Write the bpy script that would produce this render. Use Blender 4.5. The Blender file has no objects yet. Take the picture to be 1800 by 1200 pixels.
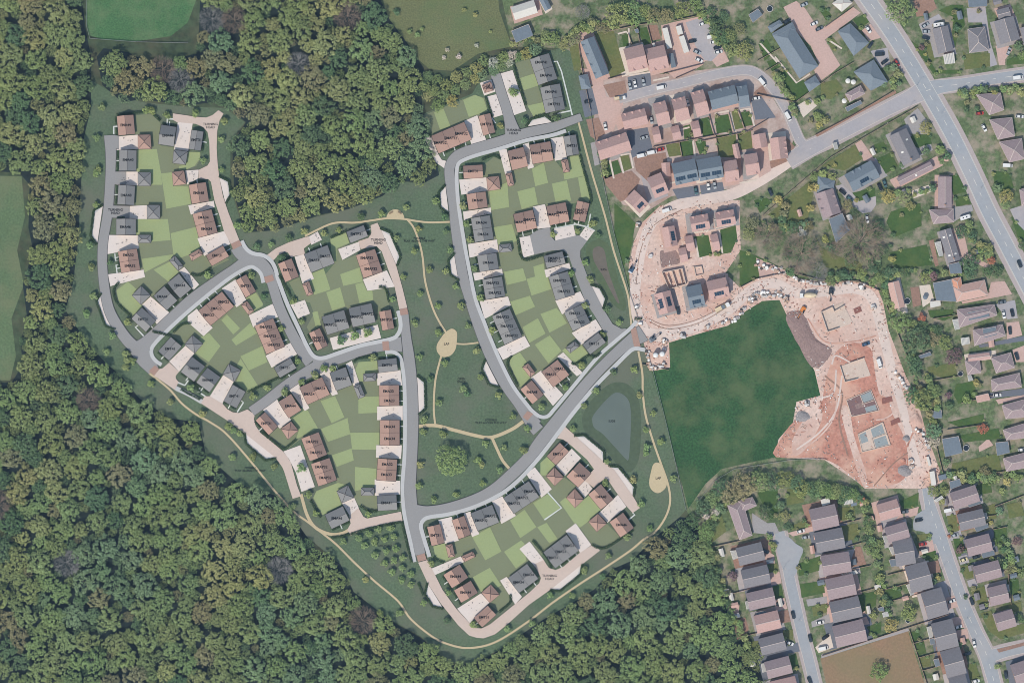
import bpy, bmesh, math, random
import numpy as np
from mathutils import Vector
from mathutils.geometry import tessellate_polygon
random.seed(7); RNG = np.random.default_rng(7)
SC = 0.3                                    # metres per photo pixel
scene = bpy.context.scene
COL = scene.collection
def W(p): return ((p[0]-900.0)*SC, (600.0-p[1])*SC)
def lin(c):
    c /= 255.0
    return c/12.92 if c <= 0.04045 else ((c+0.055)/1.055)**2.4
KC = 0.88
KCC = (.96, .90, .80)
def C(r, g, b, k=1.0): return tuple(min(0.86, lin(v)*q*k) for v, q in zip((r, g, b), KCC))
# ---------------------------------------------------------------- materials
MATS = {}
def mat(name, rgb, rough=0.85, nscale=0.6, namt=0.12, bump=0.0, big=0.0, spec=0.2, metal=0.0, tint=None, tamt=0.0, tscale=0.05):
    if name in MATS: return MATS[name]
    m = bpy.data.materials.new(name); m.use_nodes = True
    nt = m.node_tree; N = nt.nodes; L = nt.links
    b = N['Principled BSDF']
    b.inputs['Roughness'].default_value = rough
    b.inputs['Metallic'].default_value = metal
    b.inputs['Specular IOR Level'].default_value = spec
    tc = N.new('ShaderNodeTexCoord')
    def noise(scale, detail=4.0, rgh=0.6):
        n = N.new('ShaderNodeTexNoise'); n.inputs['Scale'].default_value = scale
        n.inputs['Detail'].default_value = detail; n.inputs['Roughness'].default_value = rgh
        L.new(tc.outputs['Object'], n.inputs['Vector']); return n
    def mix(f, a, c):
        x = N.new('ShaderNodeMix'); x.data_type = 'RGBA'
        if f is not None: L.new(f, x.inputs[0])
        for s, v in ((6, a), (7, c)):
            if isinstance(v, tuple): x.inputs[s].default_value = (*v, 1)
            else: L.new(v, x.inputs[s])
        return x.outputs[2]
    def ramp(n, lo, hi):
        r = N.new('ShaderNodeMapRange'); r.inputs[1].default_value = lo; r.inputs[2].default_value = hi
        L.new(n.outputs['Fac'], r.inputs[0]); return r.outputs[0]
    lo = tuple(v*(1-namt) for v in rgb); hi = tuple(min(.9, v*(1+namt)) for v in rgb)
    n1 = noise(nscale); col = mix(ramp(n1, .32, .68), lo, hi)
    if big > 0:
        n2 = noise(0.035, 5.0)
        dk = N.new('ShaderNodeMix'); dk.data_type = 'RGBA'; dk.blend_type = 'MULTIPLY'; dk.inputs[0].default_value = 1.0
        v = mix(ramp(n2, .3, .7), (1-big,)*3, (1.0, 1.0, 1.0))
        L.new(col, dk.inputs[6]); L.new(v, dk.inputs[7]); col = dk.outputs[2]
    if tint is not None:
        n3 = noise(tscale, 6.0, .65)
        r = ramp(n3, .45, .62)
        mm = N.new('ShaderNodeMath'); mm.operation = 'MULTIPLY'; mm.inputs[1].default_value = tamt
        L.new(r, mm.inputs[0]); col = mix(mm.outputs[0], col, tint)
    L.new(col, b.inputs['Base Color'])
    if bump > 0:
        nb = noise(nscale*2.5, 3.0); bp = N.new('ShaderNodeBump')
        bp.inputs['Strength'].default_value = bump; bp.inputs['Distance'].default_value = 0.3
        L.new(nb.outputs['Fac'], bp.inputs['Height']); L.new(bp.outputs['Normal'], b.inputs['Normal'])
    MATS[name] = m; return m
def leaf_material():
    m = bpy.data.materials.new('leaf_green'); m.use_nodes = True
    nt = m.node_tree; N = nt.nodes; L = nt.links; N.clear()
    out = N.new('ShaderNodeOutputMaterial')
    at = N.new('ShaderNodeAttribute'); at.attribute_name = 'Col'
    oi = N.new('ShaderNodeObjectInfo')
    mu = N.new('ShaderNodeMix'); mu.data_type = 'RGBA'; mu.blend_type = 'MULTIPLY'; mu.inputs[0].default_value = 1
    L.new(at.outputs['Color'], mu.inputs[6]); L.new(oi.outputs['Color'], mu.inputs[7])
    d = N.new('ShaderNodeBsdfDiffuse'); t = N.new('ShaderNodeBsdfTranslucent'); x = N.new('ShaderNodeMixShader')
    L.new(mu.outputs[2], d.inputs['Color']); L.new(mu.outputs[2], t.inputs['Color'])
    x.inputs[0].default_value = 0.12
    L.new(d.outputs[0], x.inputs[1]); L.new(t.outputs[0], x.inputs[2]); L.new(x.outputs[0], out.inputs['Surface'])
    return m
LEAF = leaf_material()
# ---------------------------------------------------------------- object helpers
def link_mesh(name, verts, faces, m, parent=None, smooth=False):
    me = bpy.data.meshes.new(name); me.from_pydata([tuple(v) for v in verts], [], [tuple(f) for f in faces]); me.update()
    if m is not None: me.materials.append(m)
    if smooth:
        for p in me.polygons: p.use_smooth = True
    o = bpy.data.objects.new(name, me); COL.objects.link(o)
    if parent is not None: o.parent = parent
    return o
def link_data(name, me, parent=None):
    o = bpy.data.objects.new(name, me); COL.objects.link(o)
    if parent is not None: o.parent = parent
    return o
def empty(name, x, y, z=0.0, rz=0.0):
    o = bpy.data.objects.new(name, None); COL.objects.link(o)
    o.location = (x, y, z); o.rotation_euler = (0, 0, rz); o.empty_display_size = 0.5
    return o
def tag(o, label=None, cat=None, group=None, kind=None):
    if label: o['label'] = label
    if cat: o['category'] = cat
    if group: o['group'] = group
    if kind: o['kind'] = kind
    return o
ONES = ['', 'first', 'second', 'third', 'fourth', 'fifth', 'sixth', 'seventh', 'eighth', 'ninth', 'tenth', 'eleventh', 'twelfth', 'thirteenth', 'fourteenth', 'fifteenth', 'sixteenth', 'seventeenth', 'eighteenth', 'nineteenth']
TENS = {2: 'twenty', 3: 'thirty', 4: 'forty', 5: 'fifty', 6: 'sixty', 7: 'seventy', 8: 'eighty', 9: 'ninety'}
TTH = {2: 'twentieth', 3: 'thirtieth', 4: 'fortieth', 5: 'fiftieth', 6: 'sixtieth', 7: 'seventieth', 8: 'eightieth', 9: 'ninetieth'}
def ordinal(k):
    if k < 20: return ONES[k]
    if k >= 100: return 'hundred-and-' + ordinal(k-100) if k > 100 else 'hundredth'
    t, u = divmod(k, 10)
    return TTH[t] if u == 0 else TENS[t] + '-' + ONES[u]
REG = []                                     # things whose label gets an ordinal at the end
def register(o, px, desc, zone, cat, group, axis=0):
    tag(o, None, cat, group); REG.append((o, px, desc, zone, axis))
def finish_labels():
    d = {}
    for r in REG: d.setdefault((r[2], r[3], r[4]), []).append(r)
    for (desc, zone, axis), rows in d.items():
        rows.sort(key=lambda r: r[1][axis])
        for k, r in enumerate(rows, 1):
            if len(rows) == 1: r[0]['label'] = f'{desc} {zone}'
            else: r[0]['label'] = f'{desc}, {ordinal(k)} from the {"left" if axis == 0 else "top"} {zone}'
# ---------------------------------------------------------------- flat sheets, ribbons
ZI = {}
def zof(base):
    ZI[base] = ZI.get(base, 0) + 1
    return base + 0.0015*ZI[base]
def sheet(name, pts, m, base, kind='structure', cat=None, label=None, smooth=0):
    if smooth: pts = curve(pts, smooth, closed=True)
    z = zof(base)
    v = [(*W(p), z) for p in pts]
    tri = tessellate_polygon([[Vector(a) for a in v]])
    a0 = 0
    faces = []
    for t in tri:
        a, b, c = (v[i] for i in t)
        if (b[0]-a[0])*(c[1]-a[1]) - (b[1]-a[1])*(c[0]-a[0]) < 0: t = (t[0], t[2], t[1])
        faces.append(t)
    o = link_mesh(name, v, faces, m); tag(o, label, cat, None, kind); return o
def curve(pts, n=6, closed=False):
    P = [Vector((p[0], p[1])) for p in pts]; out = []
    k = len(P)
    if k < 3 and not closed: return [tuple(p) for p in P]
    for i in range(k if closed else k-1):
        if closed: p0, p1, p2, p3 = P[i-1], P[i], P[(i+1) % k], P[(i+2) % k]
        else:
            p1, p2 = P[i], P[i+1]; p0 = P[i-1] if i > 0 else p1*2-p2; p3 = P[i+2] if i+2 < k else p2*2-p1
        for s in range(n):
            t = s/n
            q = 0.5*((2*p1) + (p2-p0)*t + (2*p0-5*p1+4*p2-p3)*t*t + (3*p1-p0-3*p2+p3)*t**3)
            out.append((q.x, q.y))
    if not closed: out.append((P[-1].x, P[-1].y))
    return out
def offset_edges(pts, w):
    L, R = [], []
    for i, p in enumerate(pts):
        a = Vector(pts[max(0, i-1)]); b = Vector(pts[min(len(pts)-1, i+1)])
        d = (b-a); d = d.normalized() if d.length > 1e-6 else Vector((1, 0))
        n = Vector((-d.y, d.x)); h = w[i]/2 if isinstance(w, list) else w/2
        L.append((p[0]+n.x*h, p[1]+n.y*h)); R.append((p[0]-n.x*h, p[1]-n.y*h))
    return L, R
def ribbon(name, pts, w, m, base, kind='structure', n=6, skirt=0.0, cat=None, label=None):
    """w: width in px, or a list of widths at the control points"""
    if isinstance(w, (list, tuple)):
        ws = curve([(i*10, a) for i, a in enumerate(w)], n); ws = [q[1] for q in ws]
    else: ws = w
    c = curve(pts, n) if n > 1 else list(pts)
    Lf, Rt = offset_edges(c, ws); z = zof(base)
    v, f = [], []
    for a, b in zip(Lf, Rt): v += [(*W(a), z), (*W(b), z)]
    for i in range(len(c)-1): f.append((2*i, 2*i+1, 2*i+3, 2*i+2))
    if skirt > 0:
        k = len(v); v += [(x, y, zz-skirt) for x, y, zz in v[:k]]
        for i in range(len(c)-1):
            f.append((2*i, 2*i+2, k+2*i+2, k+2*i)); f.append((2*i+1, k+2*i+1, k+2*i+3, 2*i+3))
        f.append((0, k, k+1, 1)); e = 2*(len(c)-1); f.append((e, e+1, k+e+1, k+e))
    o = link_mesh(name, v, f, m)
    # make sure the top faces look up
    if o.data.polygons[0].normal.z < 0: o.data.flip_normals()
    tag(o, label, cat, None, kind); return o
def box(x0, x1, y0, y1, z0, z1, v, f):
    k = len(v)
    v += [(x0, y0, z0), (x1, y0, z0), (x1, y1, z0), (x0, y1, z0), (x0, y0, z1), (x1, y0, z1), (x1, y1, z1), (x0, y1, z1)]
    f += [tuple(k+i for i in q) for q in ((3, 2, 1, 0), (4, 5, 6, 7), (0, 1, 5, 4), (1, 2, 6, 5), (2, 3, 7, 6), (3, 0, 4, 7))]
def bar(a, b, w, h, v, f):
    """box beam between two 3-D points, width w (horizontal), height h above the line"""
    a = Vector(a); b = Vector(b); d = b-a; n = Vector((-d.y, d.x, 0)); n = n.normalized()*w/2 if n.length > 1e-6 else Vector((w/2, 0, 0))
    up = Vector((0, 0, h)); k = len(v)
    for p in (a, b): v += [tuple(p-n), tuple(p+n), tuple(p+n+up), tuple(p-n+up)]
    f += [tuple(k+i for i in q) for q in ((0, 1, 2, 3), (7, 6, 5, 4), (0, 4, 5, 1), (1, 5, 6, 2), (2, 6, 7, 3), (3, 7, 4, 0))]
def tube(a, b, ra, rb, n, v, f):
    a = Vector(a); b = Vector(b); d = (b-a).normalized()
    u = d.orthogonal().normalized(); w = d.cross(u); k = len(v)
    for p, r in ((a, ra), (b, rb)):
        for i in range(n):
            t = 2*math.pi*i/n; v.append(tuple(p + (u*math.cos(t)+w*math.sin(t))*r))
    for i in range(n): f.append((k+i, k+(i+1) % n, k+n+(i+1) % n, k+n+i))
    f.append(tuple(k+n+i for i in range(n))); f.append(tuple(k+n-1-i for i in range(n)))
def lathe(prof, n, v, f, cx=0, cy=0):
    k = len(v)
    for r, z in prof:
        for i in range(n):
            t = 2*math.pi*i/n; v.append((cx+r*math.cos(t), cy+r*math.sin(t), z))
    for j in range(len(prof)-1):
        for i in range(n): f.append((k+j*n+i, k+j*n+(i+1) % n, k+(j+1)*n+(i+1) % n, k+(j+1)*n+i))
    f.append(tuple(k+(len(prof)-1)*n+i for i in range(n)))
def inside(p, poly):
    x, y = p; c = False; j = len(poly)-1
    for i in range(len(poly)):
        xi, yi = poly[i]; xj, yj = poly[j]
        if (yi > y) != (yj > y) and x < (xj-xi)*(y-yi)/(yj-yi)+xi: c = not c
        j = i
    return c
# ---------------------------------------------------------------- foliage
def quads(pos, nrm, size, rng, aspect=1.0):
    """leaf-sized quads: arrays of centres, normals, sizes -> (n*4,3) vertices"""
    n = len(pos); nrm = nrm/np.maximum(1e-6, np.linalg.norm(nrm, axis=1))[:, None]
    r = rng.normal(size=(n, 3)); u = np.cross(nrm, r); u /= np.maximum(1e-6, np.linalg.norm(u, axis=1))[:, None]
    w = np.cross(nrm, u); s = (size/2)[:, None]
    u = u*s; w = w*s*aspect
    V = np.stack([pos-u*1.0, pos-w*.8+u*.1, pos+u*1.0, pos+w*.8-u*.1], axis=1)
    return V.reshape(-1, 3)
def crown_arrays(seed, R, H, z0, nclump, per, leaf, rc=(.16, .27), rag=.18, jit=.2):
    rng = np.random.default_rng(seed)
    ph = rng.uniform(0, 6.28, 4); am = rng.uniform(.3, 1, 4)*rag
    P, Nn, S, K = [], [], [], []
    for i in range(nclump):
        a = rng.uniform(0, 2*math.pi); q = math.sqrt((i+.5)/nclump)
        out = 1 + sum(am[k]*math.sin((k+2)*a+ph[k]) for k in range(4))*.6
        r = R*q*out*.86
        top = math.sqrt(max(0.0, 1-(q*.97)**2))
        z = z0 + H*(top*.85 + .1*rng.uniform(-1, 1)) - (0 if rng.uniform() > .2 else H*.25)
        c = np.array([r*math.cos(a), r*math.sin(a), z]); cr = R*rng.uniform(*rc)
        d = rng.normal(size=(per, 3)); d[:, 2] = np.abs(d[:, 2])*.9 - .18
        d /= np.linalg.norm(d, axis=1)[:, None]
        P.append(c + d*cr*rng.uniform(.72, 1.05, (per, 1))); Nn.append(d + np.array([0, 0, .25]) + rng.normal(size=(per, 3))*jit)
        S.append(leaf*rng.uniform(.7, 1.3, per)); K.append(np.full(per, rng.uniform(.82, 1.18))*rng.uniform(.9, 1.1, per))
    P = np.concatenate(P); V = quads(P, np.concatenate(Nn), np.concatenate(S), rng)
    return V, np.concatenate(K)
def mesh_from_quads(name, V, colr, m=None):
    n = len(V)//4
    me = bpy.data.meshes.new(name)
    me.vertices.add(n*4); me.vertices.foreach_set('co', V.astype(np.float32).ravel())
    me.loops.add(n*4); me.loops.foreach_set('vertex_index', np.arange(n*4, dtype=np.int32))
    me.polygons.add(n); me.polygons.foreach_set('loop_start', np.arange(0, n*4, 4, dtype=np.int32))
    try: me.polygons.foreach_set('loop_total', np.full(n, 4, dtype=np.int32))
    except Exception: pass
    me.update(calc_edges=True)
    at = me.attributes.new('Col', 'FLOAT_COLOR', 'FACE')
    if colr.ndim == 1: colr = np.stack([colr]*3, axis=1)
    cc = np.ones((n, 4), dtype=np.float32); cc[:, :3] = colr
    at.data.foreach_set('color', cc.ravel())
    me.materials.append(m or LEAF); me.validate(); return me
def trunk_mesh(name, h, r, limbs, reach, seed, m):
    rnd = random.Random(seed); v, f = [], []
    tube((0, 0, 0), (0, 0, h), r, r*.6, 7, v, f)
    for i in range(limbs):
        a = 6.283*i/limbs + rnd.uniform(-.3, .3); d = reach*rnd.uniform(.6, 1)
        tube((0, 0, h*rnd.uniform(.7, .98)), (d*math.cos(a), d*math.sin(a), h+reach*rnd.uniform(.3, .8)), r*.45, r*.15, 5, v, f)
    me = bpy.data.meshes.new(name); me.from_pydata(v, [], f); me.materials.append(m); return me
def bare_mesh(name, R, H, seed, m, tw=1.0):
    rnd = random.Random(seed); v, f = [], []
    tube((0, 0, 0), (0, 0, H*.35), R*.06, R*.045, 6, v, f)
    def grow(p, a, el, ln, r, lev):
        q = (p[0]+ln*math.cos(a)*math.cos(el), p[1]+ln*math.sin(a)*math.cos(el), p[2]+ln*math.sin(el))
        tube(p, q, r, r*.6, 4 if lev < 2 else 3, v, f)
        if lev >= 3: return
        for k in range((5, 6, 6)[lev]):
            t = rnd.uniform(.45, 1.0)
            s = tuple(p[i]+(q[i]-p[i])*t for i in range(3))
            grow(s, a+rnd.uniform(-.85, .85), min(1.4, max(-.1, el+rnd.uniform(-.35, .45))), ln*rnd.uniform(.45, .68), r*.55, lev+1)
    nb = 8
    for i in range(nb):
        grow((0, 0, H*rnd.uniform(.25, .35)), 6.283*i/nb+rnd.uniform(-.3, .3), rnd.uniform(.25, 1.1), R*rnd.uniform(.5, .72), R*.026*tw, 0)
    for i in range(850):                       # the fine outer twigs
        a = rnd.uniform(0, 6.283); q = math.sqrt(rnd.random()); el = math.acos(min(1, q*.98)); ln = R*rnd.uniform(.10, .22)
        p = (R*q*.95*math.cos(a), R*q*.95*math.sin(a), H*(.35+.62*math.sqrt(max(0, 1-q*q))*rnd.uniform(.6, 1)))
        b = a+rnd.uniform(-.7, .7); e = el*rnd.uniform(.3, 1)
        tube(p, (p[0]+ln*math.cos(b)*math.cos(e), p[1]+ln*math.sin(b)*math.cos(e), p[2]+ln*math.sin(e)), R*.0065, R*.003, 3, v, f)
    me = bpy.data.meshes.new(name); me.from_pydata(v, [], f); me.materials.append(m); return me
def hedge_mesh(name, pts, w, h, seed, dens=16, leaf=.5):
    """a clipped hedge along a polyline (local metres): solid core plus leaf quads over it"""
    rng = np.random.default_rng(seed); P, Nn = [], []
    for a, b in zip(pts[:-1], pts[1:]):
        a = np.array(a); b = np.array(b); d = b-a; ln = float(np.linalg.norm(d))
        if ln < .05: continue
        d = d/ln; n = np.array([-d[1], d[0]]); k = max(6, int(ln*dens*(w+h*.8)))
        t = rng.uniform(0, ln, k); side = rng.uniform(-1, 1, k); top = rng.uniform(size=k) < .62
        x = a[0]+d[0]*t; y = a[1]+d[1]*t
        off = np.where(top, side*w/2, np.sign(side)*w/2)
        z = np.where(top, h*rng.uniform(.85, 1.05, k), h*rng.uniform(.1, .95, k))
        P.append(np.stack([x+n[0]*off, y+n[1]*off, z], 1))
        nn = np.stack([np.where(top, side*.5*n[0], np.sign(side)*n[0]), np.where(top, side*.5*n[1], np.sign(side)*n[1]), np.where(top, 1.0, .3)], 1)
        Nn.append(nn + rng.normal(size=(k, 3))*.4)
    P = np.concatenate(P); Nn = np.concatenate(Nn)
    V = quads(P, Nn, leaf*rng.uniform(.7, 1.3, len(P)), rng)
    return mesh_from_quads(name, V, rng.uniform(.8, 1.2, len(P)))
# ================================================================ the new estate: ground, roads, paths
M_ground = mat('ground_soil', C(74, 90, 66), nscale=.25, namt=.3, big=.3, tint=C(100, 92, 74), tamt=.5, tscale=.06)
M_site = mat('site_grass', C(95, 115, 89), nscale=.9, namt=.24, big=.2, tint=C(108, 112, 98), tamt=.8, tscale=.024)
M_lawn = mat('lawn_light', C(154, 168, 122), nscale=1.2, namt=.04, big=.05)
M_lawnd = mat('lawn_olive', C(126, 134, 106), nscale=1.2, namt=.04, big=.05)
M_drive = mat('pale_paving', C(221, 212, 207), nscale=.8, namt=.03, big=.03)
M_pink = mat('buff_paving', C(204, 187, 177), nscale=.8, namt=.03, big=.03)
M_asph = mat('grey_asphalt', C(150, 150, 151), nscale=1.5, namt=.035, big=.05)
M_foot = mat('pale_footway', C(192, 194, 196), nscale=1.0, namt=.03, big=.04)
M_kerb = mat('kerb_dark', C(96, 96, 98), nscale=1.0, namt=.05)
M_path = mat('hoggin_path', C(197, 182, 150), nscale=1.2, namt=.05, big=.05)
M_brick = mat('brick_paving', C(168, 138, 126), nscale=1.5, namt=.08)
M_white = mat('white_paving', C(205, 212, 210), nscale=1.0, namt=.03)
M_water = mat('pond_water', C(100, 112, 106), rough=.35, nscale=.08, namt=.05, spec=.3)
M_rim = mat('pond_bank', C(84, 99, 78), nscale=.5, namt=.12, big=.1)
M_rim2 = mat('swale_bank', C(90, 106, 78), nscale=.5, namt=.1, big=.1)
M_swale = mat('swale_mud', C(112, 106, 97), nscale=.4, namt=.08, big=.1)
M_ink = mat('black_lettering', C(22, 22, 24), rough=.7, namt=.0)
M_inkg = mat('grey_lettering', C(40, 48, 42), rough=.7, namt=.0)

sheet('ground', [(-1400, -1200), (3200, -1200), (3200, 2400), (-1400, 2400)], M_ground, 0.0)
SITE = [(158, 140), (200, 165), (250, 180), (330, 188), (395, 190), (430, 215), (405, 250), (405, 330), (430, 410), (480, 405), (560, 380), (610, 368), (670, 345), (700, 320), (745, 322), (775, 300), (760, 270), (742, 215), (745, 200), (830, 165), (845, 140), (885, 118), (935, 98), (985, 85), (1003, 90), (1018, 130), (1042, 240), (1078, 405), (1108, 520), (1122, 560), (1134, 612), (1148, 650), (1175, 760), (1206, 895), (1180, 925), (1140, 960), (1060, 1030), (970, 1085), (900, 1130), (830, 1165), (790, 1165), (740, 1118), (690, 1090), (620, 1040), (596, 990), (525, 930), (490, 872), (420, 850), (360, 800), (350, 748), (300, 735), (235, 700), (190, 645), (150, 600), (112, 540), (128, 440), (132, 330), (138, 240), (155, 185)]
sheet('site_grass', SITE, M_site, 0.04)
# ponds
POND = [(1041, 740), (1045, 752), (1059, 762), (1085, 790), (1100, 806), (1105, 806), (1108, 770), (1109, 730), (1106, 706), (1095, 693), (1082, 690), (1068, 700), (1050, 720), (1042, 732)]
RIM = [(1023, 742), (1030, 760), (1050, 775), (1072, 800), (1094, 826), (1112, 826), (1124, 800), (1127, 735), (1120, 695), (1103, 675), (1080, 672), (1058, 684), (1036, 708), (1025, 728)]
sheet('pond_bank', RIM, M_rim, .07, smooth=5)
sheet('pond_water', POND, M_water, .10, smooth=4)
sheet('swale_bank', [(1030, 436), (1042, 424), (1058, 422), (1072, 434), (1080, 465), (1088, 495), (1100, 530), (1098, 546), (1084, 540), (1066, 520), (1050, 495), (1036, 466)], M_rim2, .07, smooth=5)
sheet('swale_bed', [(1042, 440), (1048, 434), (1056, 434), (1063, 442), (1068, 470), (1074, 490), (1083, 515), (1089, 532), (1084, 530), (1073, 510), (1060, 485), (1050, 470), (1043, 455)], M_swale, .10, smooth=4)
# garden plots: olive sheets with the light plots laid over
OLIVE = [
 [(238,203),(265,200),(282,216),(282,256),(308,260),(306,290),(333,268),(352,268),(353,278),(345,292),(300,305),(335,325),(338,360),(340,378),(350,418),(358,440),(404,456),(371,472),(350,483),(334,480),(323,468),(315,482),(296,498),(270,520),(262,520),(250,540),(232,554),(207,524),(204,510),(214,498),(247,485),(247,474),(242,440),(240,385),(238,303)],
 [(307,580),(322,570),(338,570),(349,560),(410,537),(424,533),(438,520),(452,513),(463,535),(462,538),(447,546),(440,556),(448,573),(469,622),(482,646),(490,664),(440,690),(432,688),(412,671),(424,650),(400,640),(388,660),(362,643),(345,622),(325,603),(318,600),(301,590)],
 [(508,496),(526,487),(531,500),(545,515),(588,463),(580,420),(590,410),(608,408),(614,427),(596,440),(603,457),(626,448),(640,490),(645,510),(665,505),(678,510),(684,533),(684,546),(660,552),(650,534),(566,557),(560,575),(545,584),(539,575),(552,551),(545,532),(524,527)],
 [(560,693),(582,692),(620,676),(610,645),(630,636),(664,634),(668,740),(662,843),(663,897),(647,897),(631,887),(603,884),(566,905),(550,875),(556,862),(592,848),(576,799),(560,765),(530,770),(508,787),(495,780),(474,764),(489,750),(525,750),(533,718)],
 [(762,960),(783,956),(828,940),(880,917),(949,872),(949,830),(962,803),(978,815),(991,838),(1015,855),(1026,877),(1056,895),(1066,919),(1091,944),(1066,962),(1040,957),(1013,918),(955,970),(940,1000),(926,990),(893,1015),(895,1044),(895,1058),(877,1074),(858,1060),(862,1026),(845,1040),(823,1010),(811,985),(790,990),(772,986),(765,978)],
 [(742,204),(833,167),(852,172),(858,197),(841,206),(816,217),(758,241)],
 [(901,113),(932,103),(960,201),(938,206),(927,185)],
 [(849,291),(868,276),(886,284),(892,295),(926,291),(974,280),(990,300),(1000,275),(1019,272),(1038,345),(1034,358),(1016,356),(995,359),(960,365),(936,372),(902,379),(905,400),(912,413),(921,455),(955,451),(958,470),(966,488),(978,529),(992,551),(1007,582),(1024,606),(1035,623),(1010,638),(985,622),(952,655),(940,657),(934,670),(915,680),(893,640),(901,624),(930,605),(915,590),(886,520),(866,421),(856,366),(854,340),(850,313)]]
for q in OLIVE: sheet('garden_lawn', q, M_lawnd, .08)
LIGHT = [
 [(240,264),(275.6,262),(283,304),(285,325),(266,325),(266,303),(240,303)],[(283,305),(303,303),(305,327),(331,328),(336,358.5),(292.5,367)],
 [(331,267),(352,268),(352,278),(342,292),(328,298),(314,299),(315,292),(327,290)],[(240,385),(295,385),(300,422),(267,425),(267,413),(240,413)],
 [(300,410),(344,399),(350,419),(351,437),(332,448),(315,454),(305,447)],[(249,455),(305,447),(300,455),(254,479)],[(270,474),(298,460),(314,478),(296,495)],
 [(205,510),(225,495),(240,508),(232.5,519),(248,536),(250,541),(232,555),(209,531)],
 [(432.5,524),(450,514),(462.5,534),(461,537.5),(446,546)],[(389,562.5),(399,552.5),(422,577),(410,587.5)],[(407,597),(440,567.5),(452,585),(415,607)],
 [(351,593),(367.5,585),(387.5,608),(367,636),(345,621)],[(422.5,626),(461,608),(470,636),(437.5,651)],[(416,642),(423,630),(455,680),(436,690),(415,672),(424,651)],
 [(581,420),(608,409),(614,427),(591.5,436.5),(592,458),(588,462),(582,440)],[(549,480),(569,472),(581,509),(552.5,518),(544,495)],[(598,482),(632,470),(638,495),(603.5,502.5)],
 [(573.5,513.5),(598,505),(607,538),(584,546)],[(624.5,499.5),(638,496),(645.5,511.5),(654.5,510),(656,527),(632,533)],[(549,549),(558,546.5),(564.5,572),(555.5,576)],
 [(630.5,636),(663.5,633.5),(663.5,655),(639,657),(638,670),(632,669.5),(624.5,650)],
 [(512,736),(535,720.5),(541,721),(559,752.5),(520,772),(525,757)],[(563.5,704.5),(589,695.5),(605.5,733),(583,743.5)],[(630,701),(641,696.5),(666,696),(667,713),(663,725),(630,726.5)],
 [(564,753.5),(611,734),(615.5,762.5),(576.5,776)],[(615.5,760),(667,759.5),(667,781),(660,790),(619,789.5)],[(583.5,799.5),(618,787.5),(622,808.5),(592,820)],
 [(624,820),(661.5,823),(662,843),(658.5,855),(624,862.5)],[(556.5,862.5),(594,848),(610,852),(592,862.5),(600,887),(567,904.5),(551,874)],
 [(761.5,959.5),(782,954),(788,979),(800,977),(778,988),(766,980.5)],[(830,943),(861.5,926),(881.5,968.5),(853,984)],[(896.5,914),(922,895),(943,925.5),(914.5,945)],
 [(937,883.5),(964,867),(985,892),(957,913.5)],[(950,813),(962,802),(977,816),(960,835),(950,835)],[(984,882),(994.5,873.5),(1011,891.5),(1027.5,876.5),(1035,870.5),(1056,895),(1034,916),(1019,927),(1009,918.5)],
 [(944.5,926),(961,918),(980,946.5),(965.5,954)],[(886,969),(916,949),(922,955),(925,985),(907,998.5)],[(831,1013.5),(861,997),(881,1028),(872.5,1033),(863,1026),(846,1040)],
 [(763,198),(779.5,191),(792,222),(773.5,228)],[(814,176),(835,167),(850,173),(857.5,195.5),(824,206)],[(911,138.5),(939,129.5),(946.5,150.5),(919.5,159.5)],[(927,186),(954,180),(960,200),(937.5,205)],
 [(998,276.5),(1019,273.5),(1028,309),(992,316),(990.5,305),(1002,302)],[(935,297),(956,286),(963.5,321.5),(941,327.5)],[(970,323),(996.5,317),(1004,353),(977,357)],
 [(1016,312.5),(1028,309.5),(1038.5,345.5),(1035,356),(1022,347)],[(909.5,336.5),(939.5,329),(945.5,359),(917,368)],[(860,336),(892,320),(895,364),(863.5,369.5)],[(867,399.5),(900,394),(909,424),(876,431)],
 [(886,477.5),(919.5,471.5),(925.5,492.5),(891,501)],[(937.5,468.5),(955.5,463),(958.5,482),(940.5,486.5)],[(925.5,490),(957,482),(963,488),(969,508),(934.5,519.5)],[(897,530),(931.5,519.5),(940.5,539),(906,554)],
 [(950,551.5),(978.5,541),(987.5,552),(996.5,568),(966,584.5)],[(918.5,575),(945.5,559),(959,586),(930.5,602.5)],[(940,605.5),(966.5,589),(987,616),(964,638.5)],
 [(896,638.5),(897.5,628),(914,619),(926,636),(918.5,644.5),(933,664),(914,680.5)],[(988,616),(993.5,611.5),(1002,620.5),(1022,607),(1035.5,623.5),(1010,639)]]
for q in LIGHT: sheet('garden_lawn', q, M_lawn, .14)
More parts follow.
